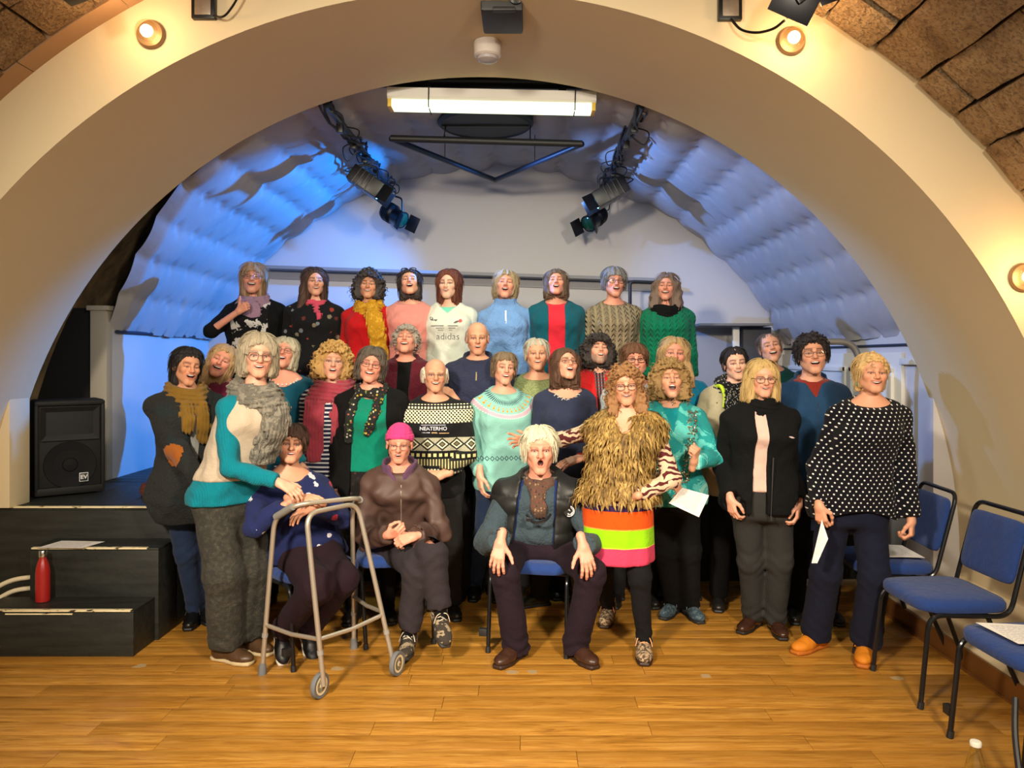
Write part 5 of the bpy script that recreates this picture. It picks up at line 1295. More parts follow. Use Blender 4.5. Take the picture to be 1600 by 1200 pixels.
def top(p, T):
    """one upper garment. keys: name m infl hem sleeve(0..1) cuff neck nz open collar wr h"""
    infl = T.get('infl', 0.014); hem = p.zh+T.get('hem', -0.06); N = p.N; wr = T.get('wr', 0.0048); sl = T.get('sleeve', 1.0)
    nz_, slope = T.get('nz', 0.022 if T.get('collar') else 0.012), T.get('slope', 0.25 if T.get('collar') else 0.42); flare = T.get('flare', 0.0); so = Soup()
    sl_infl = T.get('sinfl', infl*0.85); quilt = T.get('quilt', 0)
    def f(P):
        x, y, z = P.T
        d = p.torso(P, infl)-0.008*np.clip((p.zh+0.12-z)/0.1, 0, 1)
        if flare: d = d-flare*np.clip((p.zh+0.22-z)/0.3, 0, 1)
        if sl > 0: d = smin(d, p.arms(P, sl_infl, T.get('cuff', 0.004), upto=sl), T.get('blend', 0.028))
        elif T.get('cap', True): 
            for s in (-1, 1): d = smin(d, cap(P, (N[0]+s*0.05, N[1], p.zs+0.026), p.S[s]-np.array([s*0.012, 0, 0]), 0.050+infl*0.6, 0.050+infl), 0.03)
        # folds
        d = d+wr*wob(P*np.array([1, 1, 0.55], f32), 24, p.sd)+wr*0.5*wob(P, 47, p.sd*2)
        if sl > 0.6:
            for s in (-1, 1):
                e = np.exp(-(np.linalg.norm(P-p.E[s], axis=1)/0.085)**2); u = (p.W[s]-p.E[s]); u = u/np.linalg.norm(u)
                d = d+wr*0.6*e*np.sin((P@u.astype(f32))*88+2*np.sin(x*40+p.sd))
        if quilt: d = d+0.011*(np.abs(np.sin((z-p.zh)*math.pi/quilt))**0.5*-1+0.75)
        d = smax(d, hem+T.get('hemc', 0.0)*((x-p.hipc[0])**2)*4-z, 0.008)
        if sl > 0.95:
            for s in (-1, 1):
                u = (p.W[s]-p.E[s]); u = u/np.linalg.norm(u); e = p.W[s]-u*T.get('short', 0.012)
                sd_ = (P-e)@u.astype(f32); rd = np.linalg.norm((P-e)-sd_[:, None]*u.astype(f32), axis=1); d = np.where((sd_ > -0.02) & (sd_ < 0.13) & (rd < 0.058), smax(d, sd_, 0.006), d)
        # neckline
        d = smax(d, z-(N[2]+nz_+slope*(y-N[1])), 0.008)
        if T.get('carve', True): d = smax(d, -cap(P, N-np.array([0, 0.0, 0.03]), N+(p.Hc-N)*0.6, T.get('nr', 0.060), T.get('nr', 0.060)), 0.006)
        if 'scoop' in T: d = smax(d, -ell(P, (N[0], N[1]-0.10, N[2]-0.01), (T.get('sw', 0.075), 0.10, T['scoop'])), 0.006)
        if T.get('collar'):
            c = T['collar']; ht, r0, r1 = c.get('h', 0.055), c.get('r0', 0.080), c.get('r1', 0.074)
            ax = (p.Hc-N); ax = ax/np.linalg.norm(ax)*np.array([0.6, 0.6, 1])
            A = N-np.array([0, 0.0, 0.06]); B = N+ax*ht
            g = cap(P, A, B, r0, r1); g = smax(g, -cap(P, A-ax*0.05, B+ax*0.1, r0-c.get('th', 0.010), r1-c.get('th', 0.010)), 0.004)
            g = smax(g, z-(N[2]+ht*0.9+c.get('tilt', 0.35)*(y-N[1])), 0.006); g = np.maximum(g, (N[2]-0.10)-z)
            if 'gap' in c:
                w_ = c['gap']*np.clip((z-(N[2]-c.get('deep', 0.05)))/0.06, 0, 2.0); g = np.maximum(g, -np.maximum(np.abs(x-N[0])-w_, y-N[1]+0.01))
            d = smin(d, g, 0.012)
        if 'open' in T:
            zt_, w0, w1 = T['open'][:3]; x0 = T['open'][3] if len(T['open']) > 3 else 0.0; x1 = T['open'][4] if len(T['open']) > 4 else x0; zb_ = T['open'][5] if len(T['open']) > 5 else hem
            k = np.clip((z-zb_)/(N[2]-zb_), 0, 1); cx, cy = p.ctr(z)
            w_ = w1+(w0-w1)*k**T.get('opow', 1.0)
            c = np.maximum(np.abs(x-cx-(x1+(x0-x1)*k))-w_, (y-cy)+0.02)
            c = np.maximum(c, zb_-0.001-z) if len(T['open']) > 5 else c
            d = smax(d, -c, 0.006)
        if 'extra' in T: d = T['extra'](P, d, p)
        return d
    p.topf = f; p.tfs.append(f)
    pts = np.array([N, p.hipc]+[q[s] for q in (p.S, p.E, p.W) for s in (-1, 1)]) if sl > 0.6 else np.array([N, p.hipc]+[p.S[s] for s in (-1, 1)]+[p.E[s] for s in (-1, 1)])
    lo, hi = pts.min(0)-np.array([0.17, 0.24, 0.1]), pts.max(0)+np.array([0.17, 0.22, 0.05])
    lo[2] = min(hem-0.03, pts[:, 2].min()-0.07); hi[2] = max(N[2]+0.13, pts[:, 2].max()+0.07)
    V, Q = nets(f, lo, hi, T.get('h', 0.0095), 4, 1.5)
    so.add(V, Q); o = so.build(T['name'], T['m'], p.root); p.last = o; p.lastVQ = (V, Q)
    return o
def cloth(p, name, m, prims, lo, hi, h=0.007, wr=0.003, fs=60, k=0.012, folds=None):
    """scarves and the like: prims(P) -> list of distances, blended, with soft folds"""
    def f(P):
        d = None
        for g in prims(P): d = g if d is None else smin(d, g, k)
        return d+wr*wob(P*np.array([1, 1, 1.0], f32), fs, p.sd)+(folds(P) if folds is not None else 0)
    V, Q = nets(f, np.asarray(lo), np.asarray(hi), h, 4, 1.5)
    so = Soup(); so.add(V, Q); return so.build(name, m, p.root)
def scarf(p, m, loops=((0.0, 0.085, 0.085, 0.030),), tails=(), name='scarf', ridge=0.004, **kw):
    N = p.N
    def dens(q):
        q = np.array(q, float); u = np.linspace(0, len(q)-1, 4*(len(q)-1)+1); return np.stack([np.interp(u, np.arange(len(q)), q[:, i]) for i in range(3)], 1)
    tl = [[c+N for c in dens(t[0])] for t in tails]
    for t, q in zip(tails, tl):
        for k, c in enumerate(q):
            if p.tfs and not kw.get('free'):
                y = min(float(on_front(p, [c[0]], [c[2]], 0.0, g)[0]) for g in p.tfs)
                if y > -0.41: c[1] = y-t[2]*0.55
    kw.pop('free', None)
    def prims(P):
        out = []
        for (z, rx, ry, r) in loops: out.append(torus_e(P, N+np.array([0, -0.010, z]), rx, ry, r, 0.30, 1.35))
        for t, q in zip(tails, tl):
            wx, ty = t[1], t[2]
            for a, b in zip(q[:-1], q[1:]):
                Pq = P*np.array([1, wx/ty, 1], f32); s_ = np.array([1, wx/ty, 1])
                out.append(cap(Pq, a*s_, b*s_, wx)*0.6)
        return out
    allp = np.array([N+[0.16, 0.15, 0.09], N-[0.16, 0.17, 0.11]]+[x+np.array([sx*0.1, sx*0.07, sx*0.05]) for q in tl for x in q for sx in (-1, 1)])
    def folds(P):
        q = P-N.astype(f32); ang = np.arctan2(q[:, 0], -q[:, 1])
        return ridge*np.sin(q[:, 2]*260+3*np.sin(ang*2+p.sd))*(q[:, 2] > -0.10)+ridge*0.9*np.sin(q[:, 0]*330+2*np.sin(q[:, 2]*14))*(q[:, 2] <= -0.06)
    return cloth(p, name, m, prims, allp.min(0), allp.max(0), folds=folds, **kw)
def on_front(p, X, Z, off=0.002, f=None):
    """y of the last garment's front surface at local x, z"""
    f = f or p.topf; ys = np.linspace(-0.42, 0.15, 150).astype(f32)
    X = np.asarray(X, float); Z = np.asarray(Z, float)
    P = np.stack(np.broadcast_arrays(X[:, None], ys[None, :], Z[:, None]), -1).reshape(-1, 3).astype(f32)
    D = f(P).reshape(len(X), -1) < 0
    return ys[np.argmax(D, 1)]-off-0.003*0
def decal_text(p, body, size, m, cx, cz, name='lettering', bold=0.0, shear=0.0):
    cu = bpy.data.curves.new(name, 'FONT'); cu.body = body; cu.size = size; cu.align_x = 'CENTER'; cu.align_y = 'CENTER'; cu.offset = bold; cu.resolution_u = 3
    o = bpy.data.objects.new(name, cu); COL.objects.link(o)
    dg = bpy.context.evaluated_depsgraph_get(); me = bpy.data.meshes.new_from_object(o.evaluated_get(dg)); bpy.data.objects.remove(o); bpy.data.curves.remove(cu)
    n = len(me.vertices); co = np.empty(n*3, f32); me.vertices.foreach_get('co', co); co = co.reshape(-1, 3)
    X = co[:, 0]+cx+shear*co[:, 1]; Z = co[:, 1]+cz; Yv = on_front(p, X, Z, 0.0035)
    me.vertices.foreach_set('co', np.stack([X, Yv, Z], 1).astype(f32).ravel()); me.update()
    o = link(name, me, m, p.last); return o
def decal_poly(p, m, polys, name, off=0.003):
    """flat shapes pressed on to the garment front; polys = list of (x,z) outlines in local coordinates"""
    mb = MB()
    for pl in polys:
        X = np.array([q[0] for q in pl]); Z = np.array([q[1] for q in pl]); cx, cz = X.mean(), Z.mean()
        Yv = on_front(p, np.append(X, cx), np.append(Z, cz), off); n = len(pl)
        mb.add([(X[i], Yv[i], Z[i]) for i in range(n)]+[(cx, Yv[n], cz)], [(i, (i+1) % n, n) for i in range(n)])
    return mb.build(name, m, p.last, smooth=0)
# ================================================================== CLOTH MATERIALS
def step(n, v, a, b): return n.M('MULTIPLY', n.M('GREATER_THAN', v, a), n.M('LESS_THAN', v, b))
def zig(n, u, p): return n.M('MULTIPLY', n.M('ABSOLUTE', n.M('SUBTRACT', n.M('FRACT', n.M('DIVIDE', u, p)), 0.5)), 2.0)
def finish(n, rough=0.92, weave=200, s=0.25):
    n.rough(rough); n.b.inputs['Specular IOR Level'].default_value = 0.2; n.b.inputs['Sheen Weight'].default_value = 0.03; n.bump(n.M('ADD', n.noise(weave, 2), n.M('MULTIPLY', n.noise(11, 4, None, 0.5, 1.2), 3.0)), s*1.6, 0.009); return n.m
def m_knit(name, c, k=130, cable=0.0):
    n = NT(name); X = n.xyz(); f = n.noise(26, 3)
    n.color(n.mix(f, tuple(v*0.86 for v in c), tuple(min(1, v*1.12) for v in c)))
    rib = n.M('SINE', n.M('MULTIPLY', X[0], k*6.283/1.0))
    if cable:
        u = n.M('MULTIPLY', X[0], 20.0); fx = n.M('SUBTRACT', n.M('FRACT', u), 0.5)
        ph = n.M('ADD', n.M('MULTIPLY', X[2], 170.0), n.M('MULTIPLY', n.M('ABSOLUTE', fx), 11.0))
        h = n.M('MULTIPLY', n.M('SINE', ph), n.M('LESS_THAN', n.M('ABSOLUTE', fx), 0.33))
        h = n.M('ADD', h, n.M('MULTIPLY', n.M('GREATER_THAN', n.M('ABSOLUTE', fx), 0.42), -1.2))
        n.bump(h, cable, 0.012)
    else: n.bump(n.M('ADD', n.M('ADD', n.M('MULTIPLY', rib, 0.3), n.noise(180, 2)), n.M('MULTIPLY', n.noise(11, 4, None, 0.5, 1.2), 3.0)), 0.4, 0.009)
    n.rough(0.95); n.b.inputs['Specular IOR Level'].default_value = 0.15; n.b.inputs['Sheen Weight'].default_value = 0.06; return n.m
def m_dots():
    n = NT('polka_knit'); X = n.xyz(); p = 0.031
    u = n.M('DIVIDE', X[0], p); v = n.M('DIVIDE', X[2], p*0.62)
    row = n.M('FLOOR', v); u = n.M('ADD', u, n.M('MULTIPLY', n.M('MODULO', row, 2.0), 0.5)); u = n.M('ADD', u, n.M('MULTIPLY', row, 0.06))
    fu = n.M('MULTIPLY', n.M('SUBTRACT', n.M('FRACT', u), 0.5), p); fv = n.M('MULTIPLY', n.M('SUBTRACT', n.M('FRACT', v), 0.5), p*0.62)
    d = n.M('SQRT', n.M('ADD', n.M('MULTIPLY', fu, fu), n.M('MULTIPLY', fv, fv)))
    n.color(n.mix(n.M('LESS_THAN', d, 0.0042), rgb(10, 10, 18), rgb(224, 222, 216))); return finish(n)
def m_nordic(zn):
    n = NT('nordic_knit'); X = n.xyz(); x, z = X[0], X[2]; v = n.M('SUBTRACT', zn, z)
    cream, blk, gry = rgb(226, 222, 190), rgb(22, 22, 24), rgb(120, 124, 140)
    zz = zig(n, x, 0.034); z2 = zig(n, n.M('ADD', x, z), 0.022); z3 = zig(n, n.M('SUBTRACT', x, z), 0.022)
    dots = n.M('MULTIPLY', n.M('GREATER_THAN', zig(n, x, 0.020), 0.42), n.M('GREATER_THAN', zig(n, z, 0.022), 0.42))
    key = n.M('MAXIMUM', n.M('LESS_THAN', z2, 0.42), n.M('LESS_THAN', z3, 0.30))
    edge = n.M('LESS_THAN', n.M('ABSOLUTE', n.M('SUBTRACT', n.M('SUBTRACT', v, 0.118), n.M('MULTIPLY', zz, 0.012))), 0.006)
    dia = n.M('ADD', n.M('MULTIPLY', zig(n, x, 0.088), 1.0), n.M('ABSOLUTE', n.M('DIVIDE', n.M('SUBTRACT', v, 0.262), 0.036)))
    dial = n.M('MAXIMUM', n.M('LESS_THAN', dia, 0.32), n.M('MULTIPLY', n.M('GREATER_THAN', dia, 0.52), n.M('LESS_THAN', dia, 0.80)))
    dial = n.M('MAXIMUM', dial, n.M('MULTIPLY', n.M('GREATER_THAN', dia, 1.08), n.M('LESS_THAN', n.M('FRACT', n.M('MULTIPLY', dia, 5.0)), 0.5)))
    c = n.mix(n.M('MULTIPLY', step(n, v, 0.022, 0.050), dots), blk, cream)
    c = n.mix(n.M('MULTIPLY', step(n, v, 0.056, 0.135), key), c, cream)
    c = n.mix(n.M('MULTIPLY', step(n, v, 0.222, 0.302), dial), c, n.mix(step(n, dia, 0.0, 0.34), cream, rgb(120, 112, 84)))
    sq = n.M('MULTIPLY', n.M('GREATER_THAN', zig(n, x, 0.034), 0.45), 1.0)
    c = n.mix(n.M('MULTIPLY', step(n, v, 0.318, 0.338), sq), c, rgb(214, 204, 140))
    c = n.mix(n.M('MULTIPLY', step(n, v, 0.352, 0.392), n.M('LESS_THAN', zig(n, x, 0.018), 0.5)), c, rgb(176, 168, 120))
    c = n.mix(n.M('MULTIPLY', step(n, v, 0.405, 0.43), dots), c, cream)
    n.color(c); return finish(n)
def m_mint(zn):
    n = NT('mint_fair_isle'); X = n.xyz(); x, z = X[0], X[2]; dz = n.M('SUBTRACT', zn, z)
    r = n.M('SQRT', n.M('ADD', n.M('MULTIPLY', x, n.M('MULTIPLY', x, 0.55)), n.M('MULTIPLY', dz, dz)))
    an = n.M('ARCTAN2', x, n.M('ADD', dz, 0.02)); mint = rgb(138, 196, 186); navy = rgb(32, 46, 72)
    f = n.noise(30, 3); c = n.mix(f, tuple(v*0.9 for v in mint), tuple(v*1.06 for v in mint))
    k = n.M('MULTIPLY', an, 11.0); lo = n.M('ABSOLUTE', n.M('DIVIDE', n.M('SUBTRACT', r, 0.083), 0.016))
    mot = n.M('LESS_THAN', n.M('ADD', zig(n, k, 1.0), n.M('MULTIPLY', lo, 0.35)), 0.55)
    c = n.mix(n.M('MULTIPLY', step(n, r, 0.067, 0.099), mot), c, navy)
    k2 = n.M('MULTIPLY', an, 5.6); fz = n.M('DIVIDE', n.M('SUBTRACT', r, 0.112), 0.026)
    bird = n.M('LESS_THAN', n.M('ADD', n.M('MULTIPLY', zig(n, k2, 1.0), 1.3), n.M('SUBTRACT', 1.0, fz)), 0.72)
    bird = n.M('MAXIMUM', bird, n.M('LESS_THAN', n.M('ADD', n.M('ABSOLUTE', n.M('SUBTRACT', zig(n, n.M('ADD', k2, 0.1), 1.0), 0.12)), n.M('ABSOLUTE', n.M('SUBTRACT', fz, 0.2))), 0.2))
    c = n.mix(n.M('MULTIPLY', step(n, r, 0.112, 0.138), bird), c, rgb(222, 150, 44))
    c = n.mix(step(n, r, 0.152, 0.176), c, rgb(196, 170, 184))
    wd = n.M('GREATER_THAN', zig(n, n.M('MULTIPLY', an, 15.0), 1.0), 0.5)
    c = n.mix(n.M('MULTIPLY', wd, n.M('MAXIMUM', step(n, r, 0.150, 0.155), step(n, r, 0.173, 0.178))), c, rgb(230, 226, 220))
    dd = n.M('ADD', zig(n, x, 0.030), n.M('ABSOLUTE', n.M('DIVIDE', n.M('SUBTRACT', dz, 0.425), 0.017)))
    c = n.mix(step(n, dd, 0.62, 0.95), c, navy); n.color(c); return finish(n)
def m_spots(name, base, cols, scale, thr, weave=200):
    """scattered small motifs"""
    n = NT(name); w = n.mapping((1, 0.03, 1)); d = n.voro(scale, 'F1', w); q = n.voro(scale, 'F1', w, 'Color'); r = n.n('ShaderNodeSeparateColor'); n.put(r.inputs[0], q)
    wob_ = n.M('MULTIPLY', n.noise(scale*4, 2), thr*0.9)
    c = n.ramp(r.outputs[0], [((i)/len(cols), c_) for i, c_ in enumerate(cols)], True)
    n.color(n.mix(n.M('LESS_THAN', n.M('ADD', d, wob_), thr*1.25), base, c)); return finish(n, weave=weave)
def m_blotch(name, a, b, scale, thr=0.5, c=None, thr2=0.62, dist=0.0, bump=0.2, mp=(1, 1, 1)):
    n = NT(name); f = n.noise(scale, 4, n.mapping(mp), 0.6, dist)
    k = n.mix(n.M('GREATER_THAN', f, thr), a, b)
    if c: k = n.mix(n.M('GREATER_THAN', f, thr2), k, c)
    n.color(k); return finish(n, s=bump)
def m_stripes(name, stops, period, axis=2, off=0.0):
    n = NT(name); X = n.xyz(); v = n.M('FRACT', n.M('DIVIDE', n.M('ADD', X[axis], off+10*period), period)); n.color(n.ramp(v, stops, True)); return finish(n)
def m_check(name, a, b, c, p):
    n = NT(name); X = n.xyz(); k = n.mix(n.M('LESS_THAN', zig(n, X[0], p), 0.4), a, b); k = n.mix(n.M('MULTIPLY', n.M('LESS_THAN', zig(n, X[2], p), 0.4), 0.6), k, c); n.color(k); return finish(n)
def m_tweed(name, a, b, c):
    n = NT(name); f = n.noise(150, 3); g = n.noise(9, 4); k = n.mix(f, a, b); k = n.mix(n.M('MULTIPLY', n.M('GREATER_THAN', g, 0.6), 0.35), k, c); n.color(k); return finish(n, 0.95, 120, 0.5)
def m_cord(name, c, k=1100):
    n = NT(name); X = n.xyz(); r = n.M('SINE', n.M('MULTIPLY', X[0], k)); f = n.noise(14, 3); n.color(n.mix(f, tuple(v*0.8 for v in c), tuple(v*1.2 for v in c))); n.rough(0.9); n.bump(r, 0.4, 0.003); return n.m
def m_swirl(name, base, ink):
    n = NT(name); v = n.mapping((1, 1, 1)); w = n.n('ShaderNodeTexWave', wave_type='RINGS'); w.inputs['Scale'].default_value = 9; w.inputs['Distortion'].default_value = 9; w.inputs['Detail'].default_value = 1.5; w.inputs['Detail Scale'].default_value = 1.6
    n.put(w.inputs['Vector'], v); g = n.noise(9, 2)
    n.color(n.mix(n.M('MULTIPLY', n.M('GREATER_THAN', w.outputs['Fac'], 0.5), n.M('GREATER_THAN', g, 0.44)), base, ink)); return finish(n)
FB = lambda name, r, g, b, **k: fabric(name, rgb(r, g, b), **k)
DENIM = FB('blue_denim', 38, 54, 84, var=0.25, vscale=18); NAVYJ = FB('dark_denim', 20, 23, 40, var=0.2, vscale=18)
BLKC = FB('black_cloth', 11, 11, 12); BLKF = FB('black_fleece', 10, 11, 12, weave=90, bump=0.2)
CHAR = FB('charcoal_cloth', 26, 26, 28)
SHB = dict(m=plain('shoe_black', rgb(20, 19, 18), 0.35), sm=DARK, name='boot', h=0.13, laces=plain('lace_dark', rgb(40, 40, 38), 0.7))
SHD = dict(m=plain('shoe_dark', rgb(26, 24, 22), 0.4), sm=DARK)
def G(c, rw=0.023, rh=0.017, t=0.0014): return (c, rw, rh, t)
DK = (0.015, 0.012, 0.01); SIlV = (0.35, 0.32, 0.28); BRN = (0.12, 0.05, 0.025)
SING = dict(open=0.024, mw=0.022, smile=0.2); LAUGH = dict(open=0.020, mw=0.031, smile=1.0, eye=0.0042); SMILE = dict(open=0.010, mw=0.029, smile=1.1); AH = dict(open=0.014, mw=0.025, smile=0.7); WIDE = dict(open=0.028, mw=0.027, smile=0.7, eye=0.005, low=True)
STG = 0.71; DY = 5.85
def FF(base, **k): d = dict(base); d.update(k); return d
# ================================================================== PEOPLE: top row on the stage
cow = m_blotch('cow_print', rgb(18, 17, 19), rgb(200, 196, 192), 7.0, 0.52, rgb(104, 100, 102), 0.64, 0.4)
p = person('woman with fair fringe giving a thumbs up, lilac scarf over a cow print shirt', 396, 411, 461, DY, 6, (12, 6, 2), skin='pink', hair=dict(style='fringe', zb=-0.15, a=0.088), hairc=rgb(158, 128, 98), brow=rgb(150, 120, 90), face=FF(LAUGH, chub=0.004),
    tops=[dict(name='print_shirt', m=cow, sleeve=0.5, h=0.012), dict(name='cardigan', m=BLKC, infl=0.024, sleeve=0.56, open=(0.0, 0.125, 0.15), hem=-0.2, h=0.012)], legs=dict(m=BLKC, h=0.02), shoes=SHD, w=1.16, floor=STG,
    hands={-1: dict(w=(372, 487, 5.62), f=(0.75, -0.25, 0.45), n=(0.2, 0.9, 0.2), curl=(1.45, 1.6, 1.0), thumb=-0.55, spread=0.0, pole=(-0.9, 0.1, -0.6))}, glasses=G(BRN, 0.024, 0.016))
scarf(p, FB('lilac_scarf', 150, 118, 140), loops=[(0.0, 0.085, 0.085, 0.032), (-0.035, 0.105, 0.095, 0.030)], tails=[([(-0.02, -0.12, -0.05), (0.02, -0.155, -0.11)], 0.07, 0.02)])
flo = m_spots('floral_black_knit', rgb(20, 20, 22), [rgb(150, 58, 44), rgb(112, 118, 126), rgb(20, 20, 22), rgb(96, 44, 36), rgb(130, 118, 96)], 17, 0.34)
p = person('woman with very long brown hair, pink neck scarf and black jacket with red flowers', 492, 418, 465, DY, 14, (22, 2, 0), skin='fair', hair=dict(style='long', zb=-0.22, locks=[((-0.085, 0.02, -0.05), (-0.135, -0.03, -0.33), 0.036, 0.022), ((-0.05, 0.06, -0.05), (-0.10, 0.05, -0.34), 0.05, 0.03)]), hairc=rgb(72, 48, 36), face=FF(SMILE, mw=0.025),
    tops=[dict(name='jacket', m=flo, collar=dict(h=0.03, gap=0.03), h=0.011)], legs=dict(m=DENIM, h=0.02), shoes=SHD, floor=STG, shw=0.17)
so = Soup(); 
for s in (-1, 1):
    an = np.arange(18)*2*np.pi/18; P_ = np.stack([s*0.033+0.026*np.cos(an), -0.062+0*an, 0.100+0.012*np.sin(an)], 1); v, q = tube_np((P_*p.hs) @ p.Rh.T+p.Hc, 0.003, 4, True); so.add(v, q)
so.build('raised_glasses', plain('frame_black', DK, 0.3), p.root)
scarf(p, FB('pink_scarf', 205, 72, 98), loops=[(0.005, 0.072, 0.072, 0.018)], tails=[([(0.01, -0.10, -0.03), (0.03, -0.15, -0.13)], 0.018, 0.010)], name='neck_scarf')
p = person('woman with dark curly hair in a red cardigan and a long mustard scarf', 576, 424, 470, DY, 4, (8, 6, 4), skin='olive', hair=dict(style='curly', a=0.122), hairc=rgb(58, 50, 48), brow=rgb(40, 30, 28), face=FF(SMILE, eye=0.005),
    tops=[dict(name='cardigan', m=m_knit('red_knit', rgb(186, 22, 26)), h=0.011)], legs=dict(m=BLKC, h=0.02), shoes=SHD, floor=STG)
scarf(p, m_blotch('mustard_scarf', rgb(186, 134, 30), rgb(206, 156, 50), 30, 0.55), loops=[(0.0, 0.082, 0.085, 0.030), (-0.03, 0.098, 0.095, 0.026)], tails=[([(0.03, -0.11, -0.03), (0.07, -0.165, -0.16), (0.09, -0.165, -0.34), (0.10, -0.15, -0.48)], 0.062, 0.022)])
p = person('laughing woman with hair tied back and sunglasses on her head, pink sweater', 640, 420, 466, DY, 2, (6, 20, -4), skin='fair', hair=[dict(style='tied', t=0.010), dict(style='shoulder', zb=-0.13, a=0.086, b=0.088, zf=0.075, dyb=0.03)], hairc=rgb(52, 40, 38), face=FF(WIDE, open=0.024, low=False),
    tops=[dict(name='sweater', m=FB('pink_knit', 218, 138, 128), h=0.011)], legs=dict(m=BLKC, h=0.02), shoes=SHD, floor=STG)
so = Soup()
for s in (-1, 1):
    an = np.arange(18)*2*np.pi/18; P_ = np.stack([s*0.034+0.028*np.cos(an), -0.045+0*an, 0.108+0.014*np.sin(an)], 1); v, q = tube_np((P_*p.hs) @ p.Rh.T+p.Hc, 0.004, 4, True); so.add(v, q)
so.build('sunglasses', plain('frame_black', DK, 0.3), p.root)
# girl in the white hoodie
hood = FB('white_hoodie', 216, 218, 204, var=0.05)
p = person('girl with straight auburn hair in a white printed hoodie', 701, 421, 470, DY, -2, (-8, 4, 0), skin='pale', hair=dict(style='shoulder', zb=-0.15, a=0.090, b=0.088, part=0.0), hairc=rgb(104, 54, 36), face=FF(SMILE, mw=0.022, nose=0.85, jaw=0.95),
    tops=[dict(name='tshirt', m=FB('mint_tshirt', 120, 206, 182), sleeve=0, h=0.012), dict(name='hoodie', m=hood, infl=0.024, cuff=0.006, hem=-0.12, open=(0.0, 0.075, 0.0, 0, 0, 1.25-0.02), nz=0.03, collar=dict(h=0.03, r0=0.10, r1=0.10, th=0.02, gap=0.07, deep=0.08), h=0.0105)], legs=dict(m=DENIM, h=0.02), shoes=SHD, floor=STG)
N = p.N; LG = plain('print_grey', rgb(96, 92, 90), 0.8); LR = plain('print_red', rgb(206, 90, 86), 0.8)
decal_text(p, 'adidas', 0.070, LG, N[0]+0.012, N[2]-0.245, bold=-0.0005, shear=0.05)
def bar(x0, x1, z, h=0.006): return [(x0+(x1-x0)*k/6, z-h/2) for k in range(7)]+[(x1-(x1-x0)*k/6, z+h/2) for k in range(7)]
decal_poly(p, LG, [bar(N[0]-0.115, N[0]-0.015, N[2]-0.165), bar(N[0]+0.015, N[0]+0.09, N[2]-0.165), bar(N[0]-0.075, N[0]-0.01, N[2]-0.182, 0.005), bar(N[0]+0.02, N[0]+0.07, N[2]-0.182, 0.005), bar(N[0]-0.06, N[0]-0.02, N[2]-0.197, 0.004), bar(N[0]+0.02, N[0]+0.05, N[2]-0.197, 0.004)], 'printed_bars')
leaf = lambda cx, cz, a, L, w: [(cx+L*t*math.cos(a)-w*s*math.sin(math.pi*t)*math.sin(a), cz+L*t*math.sin(a)+w*s*math.sin(math.pi*t)*math.cos(a)) for s, ts in ((1, (0, .25, .5, .75, 1)), (-1, (.75, .5, .25))) for t in ts]
decal_poly(p, LG, [leaf(N[0]-0.10, N[2]-0.125, 2.3, 0.04, 0.012), leaf(N[0]-0.10, N[2]-0.125, 0.2, 0.035, 0.01), leaf(N[0]+0.055, N[2]-0.145, 0.4, 0.05, 0.008)], 'printed_leaf')
decal_poly(p, LR, [leaf(N[0]+0.095, N[2]-0.14, 0.9, 0.035, 0.014)], 'printed_leaf')
p = person('laughing woman with short fair grey hair in a light blue fleece with a white zip', 790, 422, 471, DY, 2, (2, 14, 5), skin='pink', hair=dict(style='bob', zb=-0.085, a=0.094), hairc=rgb(150, 128, 98), face=FF(LAUGH, mw=0.025, open=0.022),
    tops=[dict(name='fleece', m=FB('sky_fleece', 112, 152, 208, weave=90, bump=0.45), infl=0.02, collar=dict(h=0.075, r0=0.092, r1=0.084, th=0.018, tilt=0.2), h=0.0105)], legs=dict(m=DENIM, h=0.02), shoes=SHD, floor=STG)
N = p.N; decal_poly(p, plain('zip_white', rgb(232, 230, 226), 0.5), [[(N[0]-0.006+0.012*(k in (1, 2)), N[2]+z) for k, z in ((0, -0.14), (1, -0.14), (2, -0.04), (3, -0.04))]], 'zip')
p = person('laughing woman with grey brown hair in a teal cardigan over a bright red top', 869, 420, 466, DY, 0, (-2, 16, 0), skin='pink', hair=dict(style='shoulder', zb=-0.12, a=0.094, zf=0.068, flare=1.2), hairc=rgb(98, 78, 62), face=FF(LAUGH, open=0.020, mw=0.026),
    tops=[dict(name='top', m=FB('coral_red', 214, 40, 58), h=0.012, sleeve=0), dict(name='cardigan', m=m_knit('teal_knit', rgb(18, 88, 104)), infl=0.026, open=(0.055, 0.06, 0.062), hem=-0.2, h=0.011)], legs=dict(m=BLKC, h=0.02), shoes=SHD, floor=STG)
p = person('woman with short grey hair and dark glasses in a beige cable knit sweater', 960, 418, 467, DY, 2, (4, 5, 2), skin='pink', hair=dict(style='pixie', zb=-0.06), hairc=rgb(118, 114, 112), face=FF(LAUGH, mw=0.026, eye=0.006),
    tops=[dict(name='cable_sweater', m=m_knit('cable_beige', rgb(150, 134, 108), cable=0.9), infl=0.02, h=0.0105)], legs=dict(m=BLKC, h=0.02), shoes=SHD, floor=STG, glasses=G(DK, 0.025, 0.016, 0.0018))
